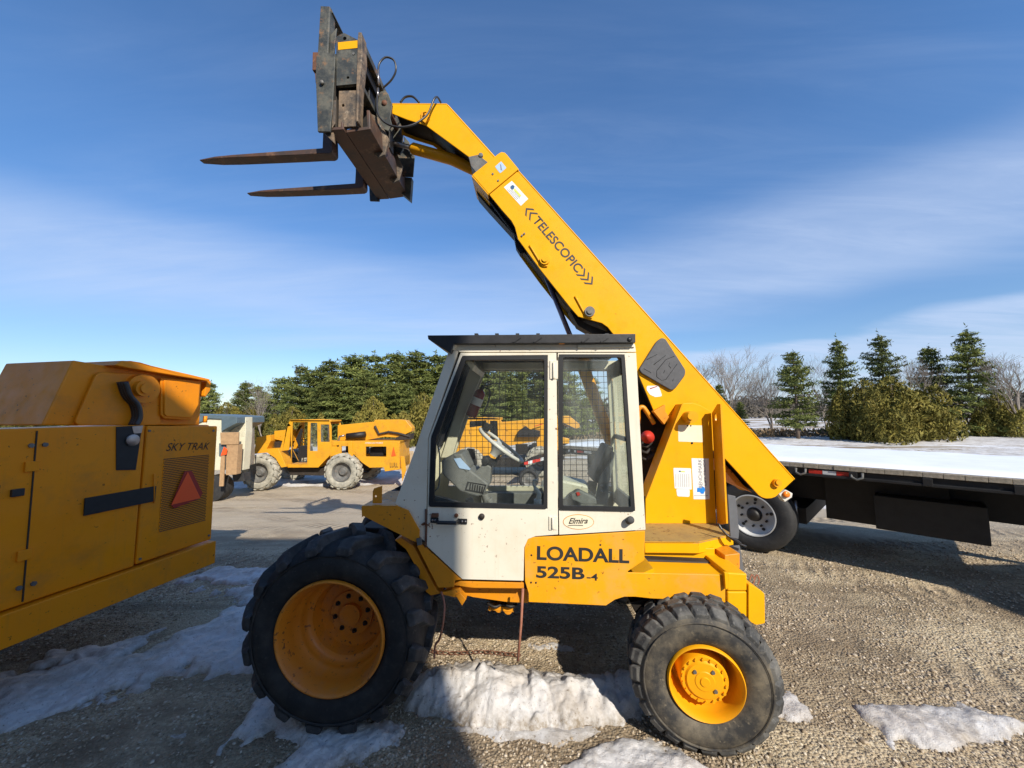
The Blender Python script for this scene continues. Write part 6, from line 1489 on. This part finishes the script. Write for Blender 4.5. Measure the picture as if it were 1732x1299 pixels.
q = f17(z17, (592, 500), (884, 500), (884, 512), (592, 512)); m.prism(q, Dm + .25, Dm + 1.04); q = f17(z17, (575, 815), (800, 815), (792, 838), (575, 838)); m.prism(q, Dm + .25, Dm + 1.04)
c2 = A2(m, 'cab', 'yellow_old')
for h in (h1, h3, h4): mm = MB(); mm.prism(h, Dm + .26, Dm + .265); mm.build('window', M['glass_dusty'], c2, OM)
m = MB(); p = PX(z17(665, 665), Dm); m.lathe([(0, .17), (.02, .19), (.03, .17)], (p[0], Dm + .6, p[1]), (.5, 0, .8), 20)
m.prism(f17(z17, (620, 690), (690, 690), (700, 770), (620, 780)), Dm + .5, Dm + .8); m.prism(f17(z17, (600, 640), (640, 560), (650, 570), (625, 700)), Dm + .5, Dm + .55); A2(m, 'cab_inside', 'rubber_seal')
m = MB(); m.prism(f17(z17, (345, 622), (442, 606), (446, 650), (420, 700), (400, 735), (325, 742)), Dm + .3, Dm + 1.6); m.prism(f17(z17, (446, 580), (548, 570), (540, 660), (446, 640)), Dm + .5, Dm + 1.3)
m.prism(f17(z17, (400, 705), (520, 700), (575, 830), (540, 835), (500, 770), (440, 730), (380, 735)), Dm + .15, Dm + .6); A2(m, 'nose', 'yellow_old')
m = MB(); m.prism(f17(z17, (882, 540), (1150, 514), (1156, 500), (1340, 498), (1385, 504), (1430, 560), (1426, 586), (1330, 632), (1230, 625), (880, 690)), Dm + .75, Dm + 1.2); A2(m, 'boom', 'yellow_old')
m = MB(); m.prism(f17(z17, (440, 660), (520, 650), (530, 700), (440, 705)), Dm + .55, Dm + 1.3); m.tube([(PX(z17(a, b), Dm)[0], Dm + .7, PX(z17(a, b), Dm)[1]) for a, b in ((1160, 545), (1190, 605), (1260, 590), (1330, 600), (1420, 625))], .045, 8)
m.prism(f17(z17, (1310, 630), (1425, 600), (1420, 645), (1320, 650)), Dm + .7, Dm + 1.2); m.prism(f17(z17, (540, 845), (850, 850), (840, 905), (560, 900)), Dm + .5, Dm + 1.6); A2(m, 'dark_gear', 'dark_in')
m = MB(); a = PX(z17(972, 620), Dm); b = PX(z17(1105, 605), Dm); m.cyl((a[0], Dm + .5, a[1]), (b[0], Dm + .5, b[1]), .11, 18); A2(m, 'muffler', 'grease', 0)
m = MB(); m.tube([(PX(z17(a, b), Dm)[0], Dm + .45, PX(z17(a, b), Dm)[1]) for a, b in ((960, 612), (925, 620), (918, 650), (922, 700))], .035, 8); A2(m, 'exhaust_pipe', 'chrome', 0)
bod = f17(z17, (890, 690), (940, 690), (950, 655), (1280, 650), (1370, 655), (1372, 850), (1268, 864), (1262, 835), (1160, 838), (1105, 800), (1050, 745), (950, 740), (880, 760))
m = MB(); m.prism(bod, Dm + .2, Dm + .26, [f17(z17, (1132, 688), (1278, 688), (1278, 760), (1132, 758)), f17(z17, (960, 685), (1012, 685), (1012, 735), (960, 735))]); m.prism(f17(z17, (890, 735), (1370, 770), (1370, 850), (1150, 838)), Dm + .7, Dm + 1.6); m.prism(f17(z17, (890, 650), (1370, 650), (1370, 670), (890, 680)), Dm + .26, Dm + 1.6)
m.prism(f17(z17, (1300, 655), (1370, 655), (1370, 850), (1300, 855)), Dm + .26, Dm + 1.5); A2(m, 'rear_body', 'yellow_old')
m = MB(); m.prism(f17(z17, (1140, 700), (1235, 700), (1235, 765), (1140, 765)), Dm + .5, Dm + 1.3); m.prism(f17(z17, (955, 680), (1075, 680), (1075, 800), (955, 800)), Dm + .6, Dm + 1.3); A2(m, 'engine', 'grease')
m = MB(); m.prism(f17(z17, (1372, 760), (1400, 760), (1412, 860), (1385, 940)), Dm + .3, Dm + .36); m.prism(f17(z17, (1010, 650), (1040, 650), (1045, 760), (1015, 760)), Dm + .15, Dm + .2); A2(m, 'rear_stay', 'yellow_old')
m = MB(); m.prism(f17(z17, (1330, 688), (1347, 752), (1315, 756)), Dm + .18, Dm + .19); A2(m, 'orange_triangle', 'smv_orange', 0)
m = MB(); p0 = PX(z17(1305, 835), Dm); text_mesh('lettering', 'LULL', (p0[0], Dm + .19, p0[1]), (1, 0, 0), (0, 0, 1), (0, -1, 0), .28, .16, M['ink'], tm, OM)
text_mesh('lettering', 'AMERICAN MOBILE', (PX(z17(1128, 667), Dm)[0], Dm + .19, PX(z17(1128, 667), Dm)[1]), (1, 0, 0), (0, 0, 1), (0, -1, 0), PX(z17(1255, 667), Dm)[0] - PX(z17(1128, 667), Dm)[0], .045, M['sticker'], tm, OM)
def bgwheel(par, O, x, y, z, flip=False, r0=.62):
    w = bpy.data.objects.new('wheel', None); COL.objects.link(w); w.parent = par; w.location = (x - O[0], y - O[1], z - O[2])
    if flip: w.rotation_euler = (0, 0, math.pi)
    t = tyre_mb(r0, .40, r0 * .52, .03, 'R4', 16).build('tyre', [M['tyre_mud'], M['tyre_mud']], w, auto=50)
    mb = MB(); s = r0 * .52
    mb.lathe([(0.0, s), (.02, s * .95), (.12, s * .85), (.16, s * .5), (.10, s * .42), (.06, s * .30), (.06, .0001)], (0, 0, 0), seg=32); mb.build('rim', M['steel'], w, auto=40)
for cx_p in ((397, 846), (978, 858)):
    p = PX(z17(*cx_p), Dm); bgwheel(tm, OM, p[0], Dm, zg + .60); bgwheel(tm, OM, p[0] + .1, Dm + 2.1, zg + .60, True)

# second telehandler, seen through the cab windows
D2 = 15.0; f11 = bgframe(D2); x2, _ = PX(z11(700, 500), D2); zg2 = float(tz(x2, D2)); O2 = (x2, D2 + .9, zg2)
t2 = empty('telehandler_behind', (x2, D2 + .9, zg2), 0, 'yellow telehandler seen through the wire guard of the cream cab', 'telehandler')
def A3(m, name, mat, bevel=.01, par=None, **k): return m.build(name, M[mat], par or t2, O2, bevel, **k)
m = MB(); m.prism(f11(z11, (-60, 170), (250, 160), (400, 178), (432, 215), (430, 560), (330, 640), (-40, 600), (-110, 480)), D2 + .1, D2 + .16, [f11(z11, (85, 205), (260, 195), (262, 250), (85, 270)), f11(z11, (300, 200), (378, 200), (385, 400), (300, 400))])
m.prism(f11(z11, (-60, 170), (430, 165), (430, 190), (-60, 190)), D2 + .1, D2 + .9); m.prism(f11(z11, (-60, 420), (430, 420), (330, 640), (-40, 600)), D2 + .2, D2 + .9); A3(m, 'cab', 'yellow_old')
m = MB(); m.prism(f11(z11, (300, 200), (378, 200), (385, 400), (300, 400)), D2 + .12, D2 + .13); m.prism(f11(z11, (85, 205), (260, 195), (262, 250), (85, 270)), D2 + .12, D2 + .13); A3(m, 'window', 'glass_dark', 0)
m = MB(); m.prism(f11(z11, (425, 215), (860, 180), (1000, 150), (1150, 148), (1258, 235), (1262, 275), (1200, 292), (1075, 240), (1075, 380), (1150, 395), (1150, 560), (800, 560), (800, 420), (520, 470), (430, 450)), D2 + .45, D2 + .9); A3(m, 'boom', 'yellow_old')
m = MB(); m.prism(f11(z11, (600, 310), (680, 255), (720, 290), (830, 305), (830, 370), (580, 375)), D2 + .2, D2 + .44); m.prism(f11(z11, (570, 450), (700, 450), (700, 560), (570, 560)), D2 + .3, D2 + .44); m.prism(f11(z11, (750, 440), (800, 440), (800, 560), (750, 560)), D2 + .3, D2 + .44)
m.bar((PX(z11(1080, 230), D2)[0], D2 + .4, PX(z11(1080, 230), D2)[1]), (PX(z11(1230, 300), D2)[0], D2 + .4, PX(z11(1230, 300), D2)[1]), .06, .06); m.prism(f11(z11, (-40, 600), (1100, 590), (1050, 700), (0, 700)), D2 + .4, D2 + 1.4)
m.prism(f11(z11, (1085, 445), (1135, 445), (1135, 470), (1085, 470)), D2 + .40, D2 + .44); m.prism(f11(z11, (1085, 515), (1130, 515), (1130, 540), (1085, 540)), D2 + .40, D2 + .44); A3(m, 'dark_gear', 'grease')
p = PX(z11(462, 312), D2); text_mesh('lettering', 'L', (p[0], D2 + .44, p[1]), (1, 0, 0), (0, 0, 1), (0, -1, 0), .09, .15, M['ink'], t2, O2)
p = PX(z11(660, 280), D2); text_mesh('lettering', 'L', (p[0], D2 + .44, p[1]), (1, 0, 0), (0, 0, 1), (0, -1, 0), .08, .12, M['ink'], t2, O2)
p = PX(z11(80, 340), D2); text_mesh('lettering', 'L', (p[0], D2 + .1, p[1]), (1, 0, 0), (0, 0, 1), (0, -1, 0), .09, .15, M['ink'], t2, O2)
m = MB(); a = PX(z11(770, 260), D2); b = PX(z11(860, 235), D2); m.bar((a[0], D2 + .3, a[1]), (b[0], D2 + .3, b[1]), .03, .03); A3(m, 'red_rod', 'red_paint', 0)
for xx in (80, 830):
    p = PX(z11(xx, 700), D2); bgwheel(t2, O2, p[0], D2 - .05, zg2 + .60); bgwheel(t2, O2, p[0], D2 + 2.0, zg2 + .60, True)

# small flatbed trailer behind the cab
D3 = 13.2; x3, _ = PX((893, 797), D3); zg3 = float(tz(x3, D3))
st = empty('small_trailer', (x3, D3, zg3), 0, 'small flatbed trailer with red and white striped edge, seen through the cab window', 'trailer')
O3 = (x3, D3, zg3); a, b = PX(z11(655, 625), D3), PX(z11(1000, 575), D3)
m = MB(); m.hexa([(a[0], D3 - .5, a[1] - .07), (b[0], D3 + .4, b[1] - .07), (b[0], D3 + .4, b[1] + .05), (a[0], D3 - .5, a[1] + .05)], [(a[0] + .3, D3 + .9, a[1] - .07), (b[0] + .3, D3 + 1.9, b[1] - .07), (b[0] + .3, D3 + 1.9, b[1] + .05), (a[0] + .3, D3 + .9, a[1] + .05)]); m.build('bed', M['trailer_black'], st, O3, .01)
A_, B_ = Vector((a[0], D3 - .512, a[1] - .06)), Vector((b[0], D3 + .388, b[1] - .06))
for k in range(8):
    p, q = A_.lerp(B_, k / 8), A_.lerp(B_, (k + 1) / 8); u_ = Vector((0, 0, .10)); w_ = Vector((-.003, -.003, 0))
    mb = MB(); mb.hexa([p, q, q + u_, p + u_], [p + w_, q + w_, q + u_ + w_, p + u_ + w_]); mb.build('red_stripe' if k % 3 != 1 else 'white_stripe', M['red_paint' if k % 3 != 1 else 'reflect_white'], st, O3)
m = MB(); m.lathe([(.0, .33), (.0, .26), (.02, .22), (.20, .22), (.20, .33)], (x3, D3 - .55, zg3 + .36), seg=32, close=True); m.build('tyre', M['tyre_road'], st, O3)
m = MB(); m.lathe([(0, .22), (.03, .2), (.04, .08), (.02, .06), (.02, .0001)], (x3, D3 - .55, zg3 + .36), seg=24); m.build('rim', M['steel'], st, O3)

# cream machine at the left, behind the orange one
D4 = 11.2; f4 = bgframe(D4); x4, _ = PX((385, 780), D4); zg4 = float(tz(x4, D4)); O4 = (x4, D4, zg4)
cm = empty('cream_machine', O4, 0, 'cream machine with blue grey hood beside the left machine, tan board on its mast', 'machine')
def A4(m, name, mat, bevel=.01): return m.build(name, M[mat], cm, O4, bevel)
m = MB(); m.prism(f4(z17, (-300, 470), (60, 490), (148, 490), (150, 850), (-300, 850)), D4, D4 + 1.4); m.prism(f4(z17, (150, 560), (262, 478), (262, 590), (240, 860), (150, 840)), D4 + .3, D4 + .6); A4(m, 'body', 'pale_machine')
m = MB(); m.prism(f4(z17, (-300, 455), (30, 460), (240, 472), (258, 480), (258, 520), (180, 560), (150, 580), (150, 492), (60, 488), (-10, 520), (-300, 520)), D4 - .05, D4 + 1.2); m.prism(f4(z17, (130, 660), (180, 660), (180, 750), (130, 750)), D4 - .03, D4 - .01); A4(m, 'hood', 'blue_grey')
m = MB(); m.prism(f4(z17, (155, 585), (280, 582), (278, 668), (158, 668)), D4 - .12, D4 - .06); A4(m, 'board', 'tan_wood')
m = MB(); m.prism(f4(z17, (195, 668), (275, 668), (262, 875), (190, 880)), D4 - .1, D4 + .1); m.prism(f4(z17, (165, 740), (190, 740), (180, 955), (152, 955)), D4 - .15, D4 - .1); A4(m, 'mast', 'tan_wood')
m = MB(); m.prism(f4(z17, (190, 682), (212, 700), (205, 735), (168, 742)), D4 - .17, D4 - .155); A4(m, 'orange_marker', 'smv_orange', 0)
m = MB(); p = PX(z17(60, 860), D4); m.cyl((p[0], D4 + .1, zg4 + .38), (p[0], D4 + .5, zg4 + .38), .38, 24); m.cyl((p[0] - 1.2, D4 + .1, zg4 + .38), (p[0] - 1.2, D4 + .5, zg4 + .38), .38, 24); m.prism(f4(z17, (180, 880), (260, 880), (270, 935), (190, 940)), D4 + .2, D4 + .5); A4(m, 'wheel', 'tyre_road')

# pallets right of the distant machine
D5 = 17.5; f5 = bgframe(D5); a, b = PX(z17(1385, 715), D5), PX(z17(1470, 715), D5); c = PX(z17(1385, 850), D5); zg5 = float(tz(a[0], D5))
pa = empty('pallet', (a[0], D5, zg5), 0, 'pale wooden pallet standing on edge right of the distant yellow machine', 'pallet'); O5 = (a[0], D5, zg5)
base = None
for k in range(7):
    x = a[0] + (b[0] - a[0]) * k / 6
    if base is None:
        mb = MB(); mb.box(x, x + .085, D5, D5 + .02, zg5, a[1]); base = mb.build('slat', M['pallet_wood'], pa, O5)
    else:
        o = base.copy(); COL.objects.link(o); o.parent = pa; o.location.x = x - a[0]
m = MB(); m.box(a[0] - .03, b[0] + .12, D5 + .02, D5 + .07, zg5 + .1, zg5 + .2); m.box(a[0] - .03, b[0] + .12, D5 + .02, D5 + .07, a[1] - .2, a[1] - .1); m.build('stringer', M['pallet_wood'], pa, O5)

# ============================================================ flatbed trailer at the right
A0 = at(1320, 5.18); YAW6 = R(47); F6 = Frame(A0, (A0[0] + math.cos(YAW6), A0[1] - math.sin(YAW6)))
ZD = (F6((1320, 781))[1])
tr = empty('flatbed_trailer', (A0[0], A0[1], 0), F6.ang, 'long black flatbed trailer with snow covered deck at the right', 'trailer')
def A6(m, name, mat, bevel=.004, **k): return m.build(name, M[mat], tr, (0, 0, 0), bevel, **k)
sL = F6((950, 765))[0]; sR = 3.3
zw = F6(z18(640, 770))[1]; zr0 = F6(z18(760, 790))[1]; zr1 = F6(z18(760, 845))[1]
m = MB(); m.box(sL, sR, 0.0, 2.55, ZD - .05, ZD - .004); A6(m, 'deck', 'wood')
# planks of the deck edge show end grain: one board after another along the side
bd = None; s = sL; k = 0
while s < sR - .01:
    if bd is None:
        mb = MB(); mb.box(0, .148, -.008, .3, -.0, .052); bd = A6(mb, 'deck_plank', 'wood', .003); bd.location = (s, 0, ZD - .056)
    else:
        o = bd.copy(); COL.objects.link(o); o.parent = tr; o.location = (s, random.uniform(-.004, .004), ZD - .056 + random.uniform(-.002, .002))
    s += .151
# snow lying on the deck (a thing on the trailer)
xs_ = np.arange(sL + .04, sR - .03, .05); ys_ = np.arange(.05, 2.5, .05); X, Y = np.meshgrid(xs_, ys_)
ed = np.minimum(np.minimum(X - xs_[0], xs_[-1] - X), np.minimum(Y - ys_[0], ys_[-1] - Y))
Z = ZD - .004 + .055 * (1 - np.exp(-(ed + .004) / .05)) * (.75 + .5 * fbm(X, Y, 1.5, 4, 5))
vv = np.stack([X.ravel(), Y.ravel(), Z.ravel()], 1); nx = len(xs_); ii = (np.arange(len(ys_) - 1)[:, None] * nx + np.arange(nx - 1)[None]).ravel()
o = bpy.data.objects.new('deck_snow', np_mesh('deck_snow', vv, np.stack([ii, ii + 1, ii + nx + 1, ii + nx], 1), M['snow_clean'])); COL.objects.link(o)
o.data.polygons.foreach_set('use_smooth', [True] * len(o.data.polygons)); o.location = tr.location; o.rotation_euler = tr.rotation_euler
tag(o, 'layer of clean snow lying on the flatbed trailer deck', 'snow')
m = MB(); m.box(sL, sR, .012, .06, ZD - .16, ZD - .058); m.box(sL, sR, -.03, .012, ZD - .155, ZD - .125); A6(m, 'side_rail', 'trailer_black')
m = MB()
k = sL + .25
while k < sR - .1: m.box(k, k + .075, -.034, .010, ZD - .150, ZD - .062); k += .61
A6(m, 'stake_pocket', 'trailer_black', .003, split=True)
m = MB(); m.box(sL - .03, sL, 0.02, 2.5, ZD - .2, ZD - .01); A6(m, 'end_rail', 'trailer_black')
def tape(x0, x1, mat):
    a = F6(z18(x0, 808))[0]; b = F6(z18(x1, 808))[0]; mb = MB(); mb.box(a, b, .006, .011, ZD - .122, ZD - .075); A6(mb, 'reflector_tape', mat, 0)
tape(705, 775, 'reflect_red'); tape(777, 847, 'reflect_white'); tape(849, 918, 'reflect_red')
for x0, x1, c in ((961, 974, 'reflect_white'), (976, 986, 'reflect_red'), (988, 1000, 'reflect_white')):
    a, b = F6((x0, 780))[0], F6((x1, 780))[0]; mb = MB(); mb.box(a, b, .006, .011, ZD - .122, ZD - .075); A6(mb, 'reflector_tape', c, 0)
for x in (665, 957):
    s = F6(z18(x, 808))[0]; m = MB(); m.tube([(s - .05, -.01, ZD - .07), (s - .05, -.035, ZD - .12), (s, -.04, ZD - .15), (s + .05, -.035, ZD - .12), (s + .05, -.01, ZD - .07)], .014, 7); A6(m, 'tie_down_hook', 'steel', 0)
m = MB()
for k in range(int((sR - sL) / .45)): m.box(sL + .2 + k * .45, sL + .25 + k * .45, .06, 2.5, ZD - .16, ZD - .05)
A6(m, 'crossmember', 'trailer_black')
m = MB(); m.box(sL + .1, sR, .75, .80, .72, ZD - .16); m.box(sL + .1, sR, 1.75, 1.80, .72, ZD - .16); A6(m, 'main_beam', 'trailer_black')
wc = F6((1272, 877), .05)[0]
m = MB(); m.box(wc + .75, wc + 1.9, .65, .70, .50, ZD - .16); m.box(wc + .75, wc + 1.9, .70, 2.3, .50, .60); m.box(wc - 1.8, wc + .55, .5, 2.1, .40, .62); A6(m, 'underbody_panel', 'trailer_black')
tb0 = F6(z18(1030, 945), .05)
m = MB(); m.box(tb0[0], tb0[0] + .9, .40, .9, F6(z18(1040, 1128), .06)[1], tb0[1]); A6(m, 'tool_box', 'trailer_black', .01)
m = MB(); m.tube([(F6(z18(640, 1030), .3)[0], .3, .45), (F6(z18(640, 1030), .3)[0], .3, .75)], .02, 8); A6(m, 'support_leg', 'chrome', 0)
def roadwheel(s, t, flip=False):
    w = bpy.data.objects.new('wheel', None); COL.objects.link(w); w.parent = tr; w.location = (s, t, .50)
    if flip: w.rotation_euler = (0, 0, math.pi)
    else: w.rotation_euler = (0, 0, R(-8) * 0)
    mb = MB(); mb.lathe([(.03, .29), (.012, .305), (.0, .34), (-.004, .40), (.006, .45), (.03, .483), (.06, .497), (.27, .497), (.30, .45), (.30, .30)], (0, 0, 0), seg=64, close=True)
    for c in (.09, .13, .17, .21): pass
    mb.build('tyre', M['tyre_road'], w, auto=40)
    mb = MB(); mb.lathe([(.025, .292), (.008, .288), (.008, .276), (.03, .268), (.10, .262), (.118, .235), (.13, .15), (.125, .13), (.125, .0001)], (0, 0, 0), seg=48); mb.build('rim', M['wheel_white'], w, auto=40)
    mb = hubbolts(10, .165, .016, .085, .13, 6)
    mb.lathe([(.02, .0001), (.02, .055), (.04, .08), (.10, .095), (.128, .10)], (0, 0, 0), seg=24); mb.build('hub', M['grease'], w)
    mb = hubbolts(5, .215, .022, .110, .116, 12); mb.build('hand_hole', M['rubber_seal'], w)
for s in (wc, wc - 1.25):
    roadwheel(s, .05); roadwheel(s, 2.5, True)
m = MB(); m.cyl((wc, .3, .5), (wc, 2.2, .5), .07, 12); m.cyl((wc - 1.25, .3, .5), (wc - 1.25, 2.2, .5), .07, 12); A6(m, 'axle', 'trailer_black', 0)

# ============================================================ workshop hall behind the camera: its shadow covers the left of the yard
hall = empty('workshop_hall', (-6.0, -7, 0), 0, 'tall grey metal workshop hall behind the camera that shades the left of the yard', 'building')
YH, HX1, HH = -6.0, 4.25, 9.85
OH = (-6.0, -7, 0)
m = MB(); m.box(-20, HX1, YH - .2, YH, 0, HH); m.box(HX1 - .2, HX1, YH - 12, YH - .2, 0, HH); m.box(-20, -19.8, YH - 12, YH - .2, 0, HH); m.build('wall', M['wall_metal'], hall, OH)
m = MB(); m.box(-20.2, HX1, YH - 12.2, YH, HH + .002, HH + .12); m.build('roof', M['wall_metal'], hall, OH)
m = MB(); m.box(-9, -4, YH, YH + .06, 0, 4.5); m.build('roller_door', M['white_plastic'], hall, OH)
ribm = None
for k in range(60):
    x = -19.8 + k * .4
    if ribm is None: mb = MB(); mb.box(-19.8, -19.76, YH, YH + .03, 4.6, HH); ribm = mb.build('wall_rib', M['wall_metal'], hall, OH)
    else: o = ribm.copy(); COL.objects.link(o); o.parent = hall; o.location = (k * .4, 0, 0)

# box truck parked beyond the right edge of the photograph: its shadow lies before the flatbed trailer
bx = empty('box_truck', (9.5, -0.8, 0), 0, 'white box truck parked outside the view to the right, shading the gravel by the trailer', 'truck')
OB = (9.5, -0.8, 0)
def A7(m, name, mat, bevel=.01, **k): return m.build(name, M[mat], bx, OB, bevel, **k)
m = MB(); m.box(7.35, 12.4, -2.0, 0.45, 1.05, 3.7); A7(m, 'box_body', 'white_plastic', .02)
m = MB(); m.box(7.4, 14.2, -1.5, -.1, .75, 1.045); A7(m, 'chassis', 'trailer_black')
m = MB(); m.prism([(12.5, .8), (14.6, .8), (14.6, 1.7), (14.2, 2.7), (12.5, 2.75)], -1.95, .4); A7(m, 'cab', 'wheel_white', .05)
m = MB(); m.prism([(14.62, 1.75), (14.24, 2.6), (14.26, 2.6), (14.64, 1.75)], -1.8, .25); m.prism([(12.9, 1.7), (14.2, 1.7), (13.95, 2.5), (12.9, 2.5)], -1.96, -1.951); A7(m, 'window', 'glass_dark', 0)
for x in (8.2, 13.4):
    for y in (-1.95, .15):
        w = bpy.data.objects.new('wheel', None); COL.objects.link(w); w.parent = bx; w.location = (x - OB[0], y - OB[1], .48)
        mb = MB(); mb.lathe([(.02, .28), (.0, .34), (.0, .42), (.04, .475), (.24, .475), (.27, .42), (.27, .28)], (0, 0, 0), seg=40, close=True); mb.build('tyre', M['tyre_road'], w)
        mb = MB(); mb.lathe([(.03, .285), (.08, .26), (.12, .12), (.10, .0001)], (0, 0, 0), seg=28); mb.lathe([(.24, .285), (.19, .26), (.15, .12), (.17, .0001)], (0, 0, 0), seg=28); mb.build('rim', M['wheel_white'], w)
